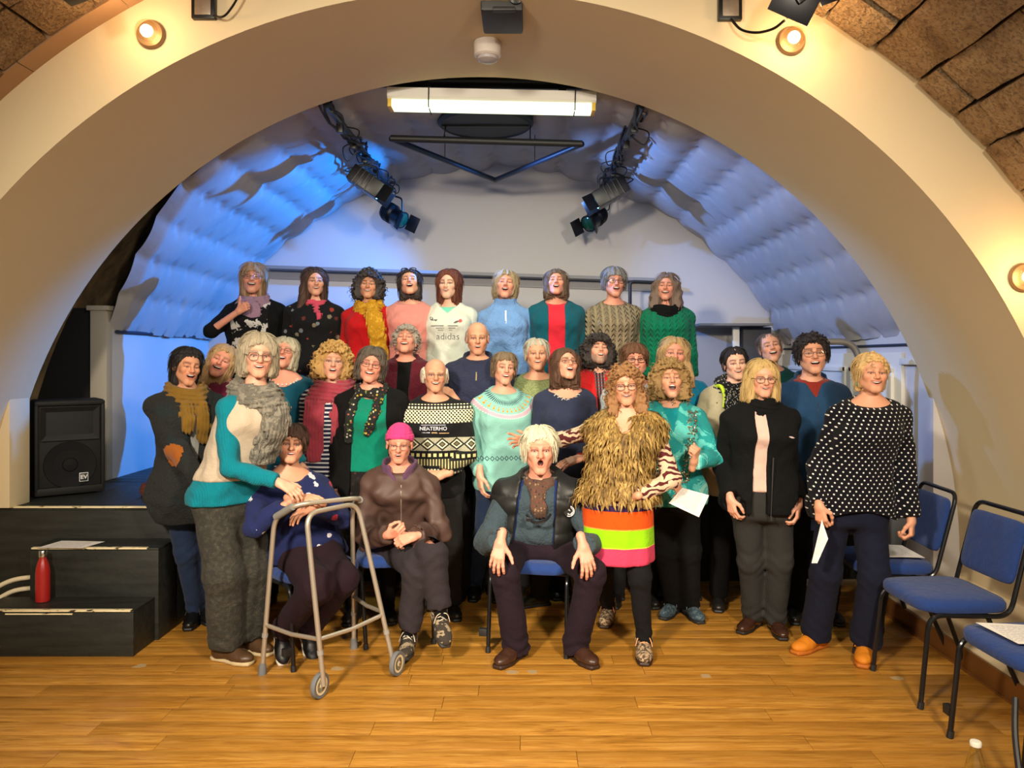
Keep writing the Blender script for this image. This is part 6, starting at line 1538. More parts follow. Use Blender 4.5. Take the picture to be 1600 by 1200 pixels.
p = person('laughing woman with long wavy greying hair, black snood and green knitted sweater', 1041, 427, 472, DY, -6, (-14, 6, 2), skin='pink', hair=dict(style='long', zb=-0.21, a=0.118, b=0.098, wave=0.006, flare=1.4, locks=[((0.085, -0.02, -0.08), (0.10, -0.06, -0.22), 0.036, 0.026), ((-0.085, -0.02, -0.08), (-0.10, -0.06, -0.20), 0.032, 0.022)]), hairc=rgb(116, 96, 84), face=FF(LAUGH, open=0.017),
    tops=[dict(name='cable_sweater', m=m_knit('emerald_cable', rgb(10, 116, 84), cable=0.6), infl=0.02, h=0.0105)], legs=dict(m=BLKC, h=0.02), shoes=SHD, floor=STG)
scarf(p, BLKF, loops=[(-0.02, 0.09, 0.09, 0.038), (-0.065, 0.105, 0.10, 0.034)], name='snood')
# ================================================================== PEOPLE: middle rows on the floor
p = person('dark haired woman in grey tweed coat with orange elbow patch and olive scarf', 293, 545, 602, 4.5, 35, (42, -2, 8), skin='olive', hair=[dict(style='tied', t=0.012, dyb=-0.005), dict(style='shoulder', zb=-0.12, a=0.075, b=0.085, zf=0.09, dyb=0.05)], hairc=rgb(26, 20, 20), brow=rgb(30, 20, 18), face=FF(LAUGH, mw=0.027, jaw=0.95, nose=0.95),
    tops=[dict(name='tshirt', m=FB('pale_tee', 150, 150, 146), h=0.014, sleeve=0), dict(name='coat', m=m_tweed('coat_tweed', rgb(22, 24, 24), rgb(50, 52, 51), rgb(28, 48, 52)), infl=0.030, sinfl=0.028, cuff=0.012, open=(0.05, 0.05, 0.0, 0, 0, 0.86), hem=-0.22, flare=0.03, nz=0.02, collar=dict(h=0.04, r0=0.10, r1=0.10, th=0.016, gap=0.06), short=0.0)],
    legs=dict(m=DENIM, knee=0.058, ankle=0.045), shoes=SHB, base=(-1.95, 4.5, 0), feet=[(304, 972, 10), (318, 966, 35)], hands={-1: dict(w=(318, 752, 4.22), f=(0.7, -0.1, -0.4), pole=(-0.7, 0.2, -0.6)), 1: dict(w=(336, 745, 4.32), f=(-0.5, -0.3, -0.5), pole=(0.8, 0.4, -0.6))})
scarf(p, FB('olive_scarf', 124, 92, 30), loops=[(0.0, 0.088, 0.09, 0.034), (-0.03, 0.102, 0.10, 0.03)], tails=[([(-0.03, -0.12, -0.05), (-0.03, -0.175, -0.2)], 0.035, 0.018), ([(0.05, -0.12, -0.05), (0.05, -0.17, -0.26)], 0.035, 0.018)])
e = p.E[-1]; Rv = np.random.default_rng(2)
def patch(p, c, r, m, name='elbow_patch'):
    """oval patch wrapped on the sleeve: offsets garment vertices near c"""
    V, Q = p.lastVQ; d = np.linalg.norm((V-c)/np.array(r), axis=1); keep = (d[Q] < 1).all(1)
    N_ = vnormals(V, Q); used = np.unique(Q[keep]); mp = -np.ones(len(V), int); mp[used] = np.arange(len(used))
    if len(used) == 0: return
    so = Soup(); so.add(V[used]+N_[used]*0.004, mp[Q[keep]]); so.build(name, m, p.last)
patch(p, e+np.array([-0.03, -0.03, -0.035]), (0.075, 0.085, 0.075), FB('orange_patch', 150, 84, 26))
p = person('blonde woman leaning her head, cream jacket and plum polo neck behind the tweed coat', 346, 538, 593, 5.0, 15, (18, 8, 24), skin='pink', hair=dict(style='shoulder', zb=-0.2, a=0.088, zf=0.072), hairc=rgb(176, 144, 102), face=FF(LAUGH, open=0.017),
    tops=[dict(name='polo_neck', m=FB('plum_knit', 110, 30, 62), h=0.014, sleeve=0, collar=dict(h=0.05, r0=0.072, r1=0.068)), dict(name='jacket', m=FB('cream_jacket', 188, 166, 122), infl=0.03, open=(0.06, 0.06, 0.07), h=0.012)], legs=dict(m=CHAR, h=0.018), shoes=SHD, base=(-1.86, 5.0, 0))
# woman bending to the seated lady
p = person('grey haired woman in beige and teal sweater and grey scarf bending over the seated woman', 404, 521, 593, 4.02, 52, (24, 0, 4), skin='fair', hair=dict(style='bob', zb=-0.10, a=0.102, b=0.10, sweep=0.25), hairc=rgb(156, 144, 120), face=FF(AH, open=0.010, mw=0.026, eye=0.0075),
    tops=[dict(name='sweater', m=m_knit('teal_jumper', rgb(10, 118, 134)), infl=0.018, hem=-0.07, flare=0.012), dict(name='sweater_front', m=FB('beige_knit', 186, 170, 148), infl=0.032, hem=0.055, flare=0.0, sleeve=0, cap=False)],
    legs=dict(m=m_blotch('washed_grey', rgb(54, 53, 48), rgb(64, 62, 55), 45, 0.5, rgb(78, 75, 66), 0.64, bump=0.35), knee=0.094, ankle=0.086, ext=0.0, wr=0.006, infl=0.016), shoes=dict(m=plain('boot_brown', rgb(74, 52, 32), 0.42, var=0.2), sm=plain('sole_cream', rgb(190, 170, 130), 0.6), name='boot', h=0.15, vis=True, sc=1.0, top=0.05), base=(-1.575, 4.06, 0), w=0.92,
    feet=[(352, 1032, 68), (388, 1016, 60)], neck=(-0.0, 0.035, -0.178),
    hands={-1: dict(w=(436, 754, 3.86), f=(0.85, -0.12, -0.42), n=(-0.3, 0.55, -0.8), curl=(0.4, 0.5, 0.4), spread=0.16, thumb=0.1, pole=(-0.7, -0.1, -0.6)), 1: dict(w=(470, 728, 4.38), f=(0.75, -0.5, -0.4), n=(-0.4, -0.2, -0.9), curl=(0.3, 0.4, 0.3), spread=0.15, pole=(-0.2, 0.9, -0.6))}, glasses=G((0.16, 0.13, 0.10), 0.025, 0.022, 0.0021))
scarf(p, m_blotch('grey_scarf', rgb(112, 108, 98), rgb(142, 136, 122), 25, 0.5, bump=0.6), loops=[(0.0, 0.088, 0.09, 0.036), (-0.035, 0.11, 0.105, 0.036)], tails=[([(0.02, -0.13, -0.06), (0.02, -0.185, -0.2), (0.01, -0.18, -0.34)], 0.075, 0.035)], wr=0.005)
p = person('laughing woman with pale bobbed hair and clear glasses, dark teal sweater with a pearl neckline', 444, 529, 578, 5.0, 8, (12, 18, 8), skin='pink', hair=dict(style='bob', zb=-0.10, a=0.094), hairc=rgb(176, 166, 142), face=FF(LAUGH, open=0.02, mw=0.028, chub=0.003),
    tops=[dict(name='sweater', m=FB('petrol_knit', 14, 78, 100), nz=-0.01, scoop=0.06)], legs=dict(m=CHAR, h=0.018), shoes=SHD, glasses=G((0.25, 0.12, 0.12), 0.025, 0.017))
b = MB(); 
for k in range(13):
    a_ = -1.9+k*3.8/12; b.lathe([(0.001, -0.007), (0.006, -0.004), (0.007, 0), (0.006, 0.004), (0.001, 0.007)], (p.N[0]+0.085*math.sin(a_), p.N[1]-0.045-0.06*math.cos(a_), p.N[2]-0.022-0.034*math.cos(a_)), 8)
b.build('pearls', plain('pearl', rgb(214, 216, 212), 0.25), p.root)
p = person('woman with curly blonde hair and a raspberry scarf over a striped navy top', 521, 538, 595, 4.85, 6, (14, 4, 5), skin='fair', hair=dict(style='curly', a=0.128, zb=-0.10), hairc=rgb(176, 138, 78), brow=rgb(150, 120, 80), face=FF(AH, open=0.018, mw=0.023),
    tops=[dict(name='striped_top', m=m_stripes('navy_stripe', [(0, rgb(26, 30, 56)), (0.6, rgb(200, 200, 205))], 0.026), h=0.012)], legs=dict(m=CHAR, h=0.018), shoes=SHD, glasses=G(SIlV, 0.023, 0.015, 0.0011))
scarf(p, FB('raspberry_scarf', 152, 56, 70), loops=[(0.0, 0.092, 0.09, 0.036), (-0.04, 0.115, 0.105, 0.034)], tails=[([(-0.09, -0.10, -0.06), (-0.10, -0.17, -0.2), (-0.10, -0.165, -0.42)], 0.058, 0.022), ([(0.07, -0.12, -0.06), (0.06, -0.175, -0.2), (0.05, -0.165, -0.40)], 0.052, 0.022)])
p = person('woman with grey brown bob in emerald top, black cardigan and printed scarf', 580, 543, 600, 4.72, 6, (10, 4, 10), skin='pink', hair=dict(style='bob', zb=-0.088, a=0.098, wave=0.003), hairc=rgb(84, 74, 64), face=FF(LAUGH, open=0.015, chub=0.004),
    tops=[dict(name='top', m=FB('emerald_top', 0, 122, 98), sleeve=0.9, nz=-0.005, scoop=0.05, hem=0.04), dict(name='cardigan', m=BLKC, infl=0.028, open=(0.10, 0.095, 0.12), hem=-0.2)], legs=dict(kind='skirt', m=m_spots('dark_floral', rgb(30, 26, 26), [rgb(66, 48, 42), rgb(54, 56, 50), rgb(40, 34, 32)], 34, 0.36), zb=0.42, tights=BLKC), shoes=SHD, w=1.06, bust=1.5, glasses=G((0.10, 0.02, 0.03), 0.024, 0.015))
prs = m_spots('printed_scarf', rgb(34, 36, 34), [rgb(190, 160, 60), rgb(186, 180, 160), rgb(120, 130, 60), rgb(150, 80, 60)], 52, 0.4)
scarf(p, prs, loops=[(0.0, 0.085, 0.088, 0.020)], tails=[([(-0.07, -0.10, -0.02), (-0.11, -0.165, -0.14), (-0.125, -0.17, -0.30)], 0.022, 0.012), ([(0.06, -0.11, -0.02), (0.04, -0.175, -0.14), (-0.01, -0.19, -0.25)], 0.024, 0.012)], ridge=0.002)
p = person('man with curly grey hair laughing upwards in a burgundy fleece jacket', 634, 510, 558, 5.25, 0, (4, 24, 2), sex='m', skin='pink', hair=dict(style='curlyshort'), hairc=rgb(150, 142, 130), brow=rgb(130, 110, 95), face=FF(LAUGH, open=0.018),
    tops=[dict(name='polo_shirt', m=BLKC, sleeve=0, h=0.014, collar=dict(h=0.03, gap=0.03)), dict(name='fleece_jacket', m=FB('burgundy_fleece', 84, 20, 34, weave=90, bump=0.5), infl=0.03, open=(0.05, 0.045, 0.028), collar=dict(h=0.05, r0=0.092, r1=0.09, th=0.014, gap=0.05), h=0.012)], legs=dict(m=CHAR, h=0.02), shoes=SHD)
# nordic sweater man
p = person('thin haired older man with glasses in a black and cream nordic sweater', 680, 559, 616, 4.78, 6, (10, 4, 2), sex='m', skin='tan', hair=dict(style='rim', t=0.012), hairc=rgb(206, 198, 178), brow=rgb(190, 170, 140), face=FF(SMILE, open=0.010, mw=0.030, smile=1.2, jaw=0.95),
    tops=[], w=0.93, legs=dict(m=FB('dark_trousers', 36, 35, 34), h=0.014, wr=0.006), shoes=dict(SHD, name='boot', h=0.12), hands={1: dict(w=(690, 742, 4.52), f=(-0.8, -0.2, -0.2), n=(0, 0.7, -0.5), pole=(0.9, 0.3, -0.5))}, glasses=G((0.3, 0.2, 0.1), 0.024, 0.017, 0.0010))
top(p, dict(name='nordic_sweater', m=m_nordic(p.N[2]-0.005), infl=0.018, hem=-0.1, short=0.03))
N = p.N; PW_ = plain('print_white', rgb(200, 204, 214), 0.8); PG_ = plain('print_gold', rgb(196, 160, 110), 0.8)
decal_text(p, 'NEATERHO', 0.032, PW_, N[0]-0.01, N[2]-0.172, bold=0.0004)
decal_poly(p, PW_, [bar(N[0]-0.085, N[0]+0.065, N[2]-0.150, 0.003), bar(N[0]-0.085, N[0]-0.03, N[2]-0.196, 0.005)], 'printed_lines')
decal_poly(p, PG_, [bar(N[0]-0.02, N[0]+0.015, N[2]-0.197, 0.007), bar(N[0]+0.025, N[0]+0.085, N[2]-0.199, 0.005)], 'printed_lines')
p = person('tall bald man in a navy fleece with a short zip', 746, 502, 556, 5.15, 0, (5, -2, 0), sex='m', skin='tan', hair=dict(style='rim', t=0.006, zb=-0.04), hairc=rgb(150, 135, 118), brow=rgb(150, 125, 100), face=FF(AH, open=0.013, mw=0.022, smile=0.1),
    tops=[dict(name='fleece', m=FB('navy_fleece', 44, 48, 72, weave=90, bump=0.5), infl=0.022, collar=dict(h=0.05, r0=0.094, r1=0.10, th=0.014, gap=0.06, deep=0.06), nz=0.02)], legs=dict(m=CHAR, h=0.02), shoes=SHD, hands={-1: dict(w=(714, 628, 4.96), f=(-0.55, -0.25, 0.75), n=(-0.5, 0.5, -0.4), curl=(0.5, 0.6, 0.4), pole=(-0.6, 0.2, -0.9))})
N = p.N; decal_poly(p, plain('zip_brass', rgb(200, 180, 130), 0.35, 0.6), [[(N[0]-0.004+0.008*(k in (1, 2)), N[2]+z) for k, z in ((0, -0.13), (1, -0.13), (2, -0.075), (3, -0.075))]], 'zip')
# mint sweater
p = person('woman with short tied back hair in a mint green patterned yoke sweater and jeans', 788, 551, 603, 4.92, 16, (12, 6, 6), skin='fair', hair=dict(style='pixie', t=0.013, zb=-0.07, zf=0.055, dyb=0.02), hairc=rgb(116, 96, 72), face=FF(AH, open=0.013, mw=0.026, jaw=0.93),
    tops=[], legs=dict(m=DENIM, h=0.012, knee=0.058, ankle=0.046), shoes=dict(SHB), hands={-1: dict(w=(750, 742, 4.72), f=(0.05, -0.1, -1), n=(0.8, 0.4, 0), pole=(-0.5, 0.8, -0.3))}, feet=[(744, 930, -5), (786, 925, 10)])
top(p, dict(name='yoke_sweater', m=m_mint(p.N[2]+0.01), infl=0.017, hem=-0.1, short=0.02))
p = person('man with short pale grey hair in a sage green knitted sweater', 839, 528, 582, 5.2, 0, (2, 6, 0), sex='m', skin='tan', hair=dict(style='crop'), hairc=rgb(172, 166, 150), brow=rgb(160, 140, 115), face=FF(AH, open=0.012, mw=0.025),
    tops=[dict(name='sweater', m=m_blotch('sage_knit', rgb(122, 134, 84), rgb(150, 158, 112), 120, 0.5, bump=0.5))], legs=dict(m=CHAR, h=0.02), shoes=SHD)
p = person('woman with brown shoulder length hair, head back singing, navy top and ring necklace', 884, 546, 596, 4.85, 8, (16, 20, 4), skin='fair', hair=dict(style='shoulder', zb=-0.155, a=0.096, flare=1.0), hairc=rgb(84, 56, 38), face=FF(SING, open=0.022, mw=0.024, smile=0.5),
    tops=[dict(name='top', m=FB('slate_navy', 44, 50, 74), nz=-0.01, scoop=0.055, sw=0.085, hem=-0.12)], w=0.92, legs=dict(m=CHAR, h=0.018), shoes=dict(SHB, h=0.22, name='boot', laces=None, m=plain('boot_green_black', rgb(34, 36, 28), 0.3)), feet=[(842, 946, -70), (880, 930, 10)],
    hands={1: dict(w=(906, 716, 4.55), f=(-0.95, -0.15, -0.3), n=(0, 0.5, -0.8), curl=(0.2, 0.3, 0.2), pole=(1, 0.2, -0.5))}, glasses=G(BRN, 0.025, 0.017))
b = MB()
for k in range(7):
    a_ = -1.2+k*0.4; c = Vector((p.N[0]+0.075*math.sin(a_), p.N[1]-0.055-0.055*math.cos(a_), p.N[2]-0.035-0.045*math.cos(a_))); b.tube([c+Vector((0.012*math.cos(t), -0.004, 0.012*math.sin(t))) for t in np.linspace(0, 6.28, 13)[:-1]], 0.0028, 5, closed=True)
b.build('necklace', plain('necklace_white', rgb(206, 200, 186), 0.3), p.root)
w_ = p.W[1]; u_ = p.E[1]-w_; u_ = u_/np.linalg.norm(u_); q_ = np.cross(u_, (0, 0, 1)); q_ /= np.linalg.norm(q_); r_ = np.cross(u_, q_)
MB().tube([tuple(w_+u_*0.012+0.027*(q_*math.cos(t)+r_*math.sin(t))) for t in np.linspace(0, 6.28, 17)[:-1]], 0.005, 6, closed=True).build('bracelet', plain('bracelet_red', rgb(200, 50, 40), 0.35), p.root)
p = person('man with long dark curly hair and grey beard in a red gilet', 935, 524, 575, 5.2, 2, (6, 20, 4), sex='m', skin='fair', hair=dict(style='curlylong', zb=-0.12, a=0.128, zf=0.052), hairc=rgb(44, 36, 33), face=FF(LAUGH, open=0.016, mw=0.024, beard=rgb(128, 118, 104)),
    tops=[dict(name='check_shirt', m=m_check('check_shirt', rgb(40, 36, 44), rgb(130, 120, 120), rgb(120, 30, 36), 0.02), sleeve=0, h=0.014, collar=dict(h=0.03, gap=0.03)), dict(name='jacket_sleeves', m=FB('dark_jacket', 40, 42, 40), infl=0.022, open=(0.07, 0.07, 0.07), h=0.013), dict(name='gilet', m=FB('red_fleece', 200, 26, 28, weave=90, bump=0.45), infl=0.034, sleeve=0, cap=False, open=(0.055, 0.035, 0.0), collar=dict(h=0.045, r0=0.098, r1=0.10, th=0.015, gap=0.06), h=0.011)], legs=dict(m=CHAR, h=0.02), shoes=SHD)
p = person('person with short brown hair and black glasses half hidden behind the fur gilet', 992, 540, 588, 4.95, 0, (-2, 4, 0), skin='pink', hair=dict(style='pixie', zb=-0.05), hairc=rgb(98, 64, 42), face=FF(SMILE, chub=0.006),
    tops=[dict(name='top', m=FB('pale_grey_top', 176, 182, 186), h=0.012)], legs=dict(m=CHAR, h=0.02), shoes=SHD, glasses=G(DK, 0.026, 0.016, 0.002), base=(0.70, 5.02, 0))
p = person('man with very long fair hair in a bright blue sweater behind the sequinned jacket', 1053, 527, 584, 5.2, 0, (-4, 8, 4), sex='m', skin='pink', hair=dict(style='long', zb=-0.20, a=0.105, zf=0.075, part=0.01, locks=[((0.09, -0.01, -0.08), (0.13, -0.03, -0.24), 0.034, 0.026)]), hairc=rgb(170, 138, 92), face=FF(SMILE, open=0.006),
    tops=[dict(name='sweater', m=FB('cyan_knit', 0, 128, 168), h=0.012)], legs=dict(m=CHAR, h=0.02), shoes=SHD)
# dark haired woman with the speckled scarf
p = person('woman with dark pinned up hair, speckled black scarf and cream duffel jacket', 1149, 543, 595, 4.95, -4, (-4, 2, -5), skin='pale', hair=dict(style='tied', t=0.011, bun=(0.0, 0.09, 0.075, 0.045)), hairc=rgb(24, 18, 20), brow=rgb(36, 26, 24), face=FF(SMILE, mw=0.026, jaw=0.96, nose=0.9),
    tops=[dict(name='duffel_jacket', m=FB('cream_wool', 176, 166, 138), infl=0.03, hem=-0.16, collar=dict(h=0.04, r0=0.10, r1=0.10, th=0.018, gap=0.05), h=0.011)], legs=dict(m=BLKC, h=0.018), shoes=SHD, hands={-1: dict(w=(1108, 722, 4.7), f=(0.5, -0.3, -0.6), n=(0.2, 0.9, 0), pole=(-0.6, 0.5, -0.5))})
spk = m_spots('speckled_scarf', rgb(22, 22, 24), [rgb(176, 176, 172), rgb(150, 150, 150)], 95, 0.42)
scarf(p, spk, loops=[(0.0, 0.092, 0.09, 0.036), (-0.04, 0.112, 0.105, 0.036)], tails=[([(-0.02, -0.13, -0.06), (-0.02, -0.19, -0.2), (0.0, -0.185, -0.44)], 0.075, 0.03)], ridge=0.003)
N = p.N; NEON = plain('neon_strap', rgb(196, 226, 40), 0.6)
MB().tube([tuple(q) for q in smooth_path([N+[-0.13, 0.0, -0.01], N+[-0.105, -0.10, 0.0], N+[-0.09, -0.15, -0.06], N+[-0.10, -0.185, -0.13]], 6)], 0.012, 6).build('rucksack_strap', NEON, p.root)
MB().tube([tuple(N+[-0.06, -0.205, -0.42]), tuple(N+[-0.055, -0.2, -0.47])], 0.014, 6).build('strap_end', NEON, p.root)
for (x, z) in ((-0.135, -0.10), (-0.115, -0.115)): MB().tube([tuple(N+[x, -0.135, z]), tuple(N+[x+0.012, -0.14, z-0.045])], 0.006, 6).build('toggle', DARK, p.root)
p = person('laughing man with close cropped hair in a dark green sweater at the back right', 1204, 519, 570, 5.3, -4, (-12, 14, -10), sex='m', skin='tan', hair=dict(style='crop', t=0.005, zf=0.075), hairc=rgb(96, 82, 72), face=FF(WIDE, open=0.022, mw=0.028, smile=1.0), tops=[dict(name='sweater', m=FB('bottle_green', 8, 66, 62), h=0.012)], legs=dict(m=CHAR, h=0.02), shoes=SHD)
p = person('dark haired man with glasses laughing in a blue quarter zip pullover, red collar', 1269, 523, 588, 4.72, -6, (-12, 8, -3), sex='m', skin='tan', hair=[dict(style='short', t=0.018, zf=0.062), dict(style='curlyshort', t=0.020, zf=0.074, strands=25)], hairc=rgb(32, 24, 22), brow=rgb(34, 24, 20), face=FF(WIDE, open=0.018, mw=0.027, jaw=1.04),
    tops=[dict(name='shirt', m=FB('rust_shirt', 132, 40, 30), sleeve=0, h=0.012, collar=dict(h=0.035, r0=0.08, r1=0.078, gap=0.04)), dict(name='pullover', m=m_knit('denim_blue_knit', rgb(34, 66, 100)), infl=0.024, hem=-0.12, collar=dict(h=0.05, r0=0.096, r1=0.10, th=0.014, gap=0.07, deep=0.07), open=(0.0, 0.05, 0.0, 0, 0, 1.36), nz=0.015)], legs=dict(m=BLKC, h=0.014), shoes=SHD, w=0.95, glasses=G(BRN, 0.026, 0.018, 0.0014))
N = p.N
decal_poly(p, plain('logo_white', rgb(206, 214, 206), 0.6), [[(N[0]+0.115, N[2]-0.185), (N[0]+0.121, N[2]-0.187), (N[0]+0.124, N[2]-0.17), (N[0]+0.121, N[2]-0.158), (N[0]+0.116, N[2]-0.165)]], 'stitched_emblem')
decal_poly(p, DARK, [[(N[0]-0.003+0.006*(k in (1, 2)), N[2]+z) for k, z in ((0, -0.17), (1, -0.17), (2, -0.125), (3, -0.125))]], 'zip')
# ================================================================== PEOPLE: front standing row
cordm = m_cord('grey_cord', rgb(40, 40, 38))
p = person('woman with straight fair hair and glasses in a black fleece over a pale pink top', 1191, 563, 624, 4.36, -2, (-3, 2, 2), skin='fair', hair=dict(style='shoulder', zb=-0.150, a=0.106, b=0.098, flare=1.3, zf=0.082, part=0.004), hairc=rgb(186, 156, 100), brow=rgb(150, 120, 80), face=FF(SMILE, open=0.007, mw=0.026),
    tops=[dict(name='top', m=FB('pale_pink_top', 214, 180, 166), sleeve=0, h=0.010, hem=0.02), dict(name='fleece', m=BLKF, infl=0.026, cuff=0.008, open=(0.030, 0.028, 0.040, -0.03, -0.055), hem=-0.10, flare=0.012, collar=dict(h=0.02, r0=0.10, r1=0.10, th=0.016, gap=0.05), h=0.009)],
    legs=dict(m=cordm, knee=0.068, ankle=0.060, stack=1.3, wr=0.005), shoes=dict(m=plain('boot_dark_brown', rgb(58, 34, 24), 0.25, var=0.25), sm=plain('sole_dark', rgb(30, 22, 18), 0.6), name='boot', h=0.14, vis=True, sc=0.95), feet=[(1176, 980, -42), (1212, 986, -3)], w=1.04, hands={-1: dict(w=(1141, 778, 4.28), f=(0.12, -0.15, -1), n=(0.9, 0.5, 0.1), curl=(0.55, 0.7, 0.5), pole=(-0.12, 1, 0)), 1: dict(w=(1248, 786, 4.28), f=(-0.12, -0.15, -1), n=(-0.9, 0.5, 0.1), curl=(0.55, 0.7, 0.5), pole=(0.12, 1, 0))}, glasses=G((0.03, 0.02, 0.02), 0.026, 0.020, 0.0016), bust=1.3)
scarf(p, BLKC, loops=[(0.022, 0.072, 0.074, 0.026), (-0.018, 0.082, 0.082, 0.026)], name='neck_warmer')
N = p.N; decal_poly(p, plain('logo_pale', rgb(214, 190, 190), 0.6), [leaf(N[0]+0.10, N[2]-0.165, -0.25, 0.04, 0.005)], 'stitched_emblem')
MB().tube([tuple(N+[0.015, -0.20, -0.28]), tuple(N+[0.0, -0.205, -0.60])], 0.003, 5).box(tuple(N+[0.0, -0.206, -0.61]), (0.010, 0.006, 0.026)).build('zip', plain('zip_dark', rgb(60, 60, 60), 0.4, 0.5), p.last)
# polka dots
p = person('blonde woman with hair up in a navy polka dot sweater and orange shoes', 1362, 554, 616, 4.08, -4, (-6, 5, 2), skin='tan', hair=[dict(style='tied', t=0.016, zf=0.070, bun=(0.02, 0.085, 0.06, 0.05)), dict(style='curlyshort', t=0.010, zf=0.085, zb=-0.05, strands=30), dict(style='shoulder', zb=-0.085, a=0.078, b=0.07, zf=0.10, dyb=0.01, t=0.004)], hairc=rgb(196, 164, 110), brow=rgb(160, 130, 90), face=FF(SMILE, open=0.010, mw=0.030, chub=0.003, nose=0.95),
    tops=[dict(name='sweater', m=m_dots(), infl=0.022, hem=-0.05, hemc=-0.35, cuff=0.006, nz=0.0, scoop=0.022, sw=0.062, flare=0.014, sinfl=0.022)], legs=dict(m=NAVYJ, knee=0.074, ankle=0.082, ext=0.015, wr=0.005, cut=0.0), w=1.04, bust=1.6,
    shoes=dict(m=plain('suede_orange', rgb(206, 122, 14), 0.7, var=0.12, bump=0.3), sm=plain('sole_orange', rgb(176, 98, 20), 0.7), laces=plain('lace_orange', rgb(216, 134, 30), 0.8), vis=True, sc=1.06, h=0.085), base=(1.745, 4.10, 0), feet=[(1274, 1012, -56), (1352, 1026, -28)],
    hands={-1: dict(w=(1280, 790, 3.98), f=(0.10, -0.15, -1), n=(0.75, 0.6, -0.1), curl=(0.75, 0.9, 0.6), thumb=0.8, pole=(-0.12, 1, 0)), 1: dict(w=(1424, 812, 3.98), f=(-0.05, -0.15, -1), n=(-0.8, 0.6, 0), curl=(1.0, 1.1, 0.7), thumb=0.7, pole=(0.12, 1, 0))})
W_ = 3.93
sheet([at(1284, 812, W_), at(1294, 842, W_-0.02), at(1277, 880, W_-0.03), at(1268, 880, W_)], 'folded white paper held by the woman in polka dots', 0.002)
b = MB(); e_ = p.Hc+p.Rh @ np.array([-0.082, 0.005, -0.055])*p.hs; b.lathe([(0.001, -0.016), (0.006, -0.012), (0.004, 0.012), (0.001, 0.016)], tuple(e_), 8); b.build('earring', plain('earring_green', rgb(40, 110, 80), 0.3), p.root)
# sequinned jacket
aq = m_blotch('aqua_velour', rgb(38, 148, 148), rgb(92, 190, 184), 7, 0.52, rgb(150, 214, 200), 0.63, 1.2, bump=0.35)
p = person('woman with curly blonde hair singing wide, aqua jacket with sequins, paper in her hand', 1047, 565, 624, 4.6, -4, (-2, 12, 0), skin='tan', hair=dict(style='curly', a=0.125, zb=-0.115, t=0.036), hairc=rgb(142, 112, 66), face=FF(WIDE, open=0.029, mw=0.024, smile=0.3),
    tops=[dict(name='tunic', m=FB('turquoise_top', 10, 140, 150), sleeve=0, h=0.012), dict(name='jacket', m=aq, infl=0.026, cuff=0.006, open=(0.05, 0.05, 0.0, 0, 0, 1.17), hem=-0.10, flare=0.01, nz=0.02, collar=dict(h=0.03, r0=0.10, r1=0.10, th=0.018, gap=0.06))],
    legs=dict(m=BLKC, knee=0.066, ankle=0.060), shoes=dict(m=m_blotch('trainer_grey', rgb(52, 70, 82), rgb(84, 100, 106), 60, 0.52), sm=plain('sole_black', rgb(28, 28, 28), 0.6), name='trainer', laces=plain('lace_teal', rgb(90, 120, 130), 0.8), vis=True, sc=0.95, h=0.085), feet=[(1052, 958, -34), (1078, 962, 12)],
    hands={1: dict(w=(1084, 722, 4.30), f=(0.12, -0.45, 0.9), n=(-0.5, 0.3, 0.5), curl=(1.5, 1.6, 1.1), thumb=0.6, pole=(0.9, 0.1, -0.6)), -1: dict(w=(1040, 750, 4.24), f=(0.75, -0.2, -0.45), n=(-0.3, 0.6, -0.7), curl=(0.7, 0.9, 0.6), thumb=0.6, pole=(-0.7, 0.3, -0.7))})
R = np.random.default_rng(4); V, Q = p.lastVQ; Nn = vnormals(V, Q); so = Soup(); zr = (V[:, 2]-p.zh)/(p.zs-p.zh)
lx = V[:, 0]-p.N[0]
cand = np.flatnonzero((Nn[:, 1] < -0.25) & (zr > 0.1) & (zr < 1.05) & (((lx > 0.035+0.06*zr) & (lx < 0.085+0.07*zr)) | ((lx < -0.03) & (lx > -0.12) & (zr < 0.8) & (R.random(len(V)) < 0.35))))
hexa = np.arange(6)*math.pi/3
for i in R.choice(cand, min(420, len(cand)), replace=False):
    n_ = Nn[i]+R.normal(size=3)*0.25; n_ /= np.linalg.norm(n_); u = np.cross(n_, [0, 0, 1]); u /= np.linalg.norm(u)+1e-9; v = np.cross(n_, u); r = R.uniform(0.003, 0.0065); c = V[i]+Nn[i]*0.004
    so.add([c+r*(u*math.cos(a_)+v*math.sin(a_)) for a_ in hexa]+[c+n_*0.0012], None, [(k, (k+1) % 6, 6) for k in range(6)])
tag(so.build('sequins', plain('sequin_silver', rgb(196, 186, 150), 0.22, 0.9), p.last), kind='stuff')
P4 = 4.16
sheet([at(1045, 786, P4), at(1092, 808, P4), at(1108, 774, P4-0.02), at(1066, 762, P4-0.01)], 'printed white paper held by the woman in the aqua jacket', 0.002)
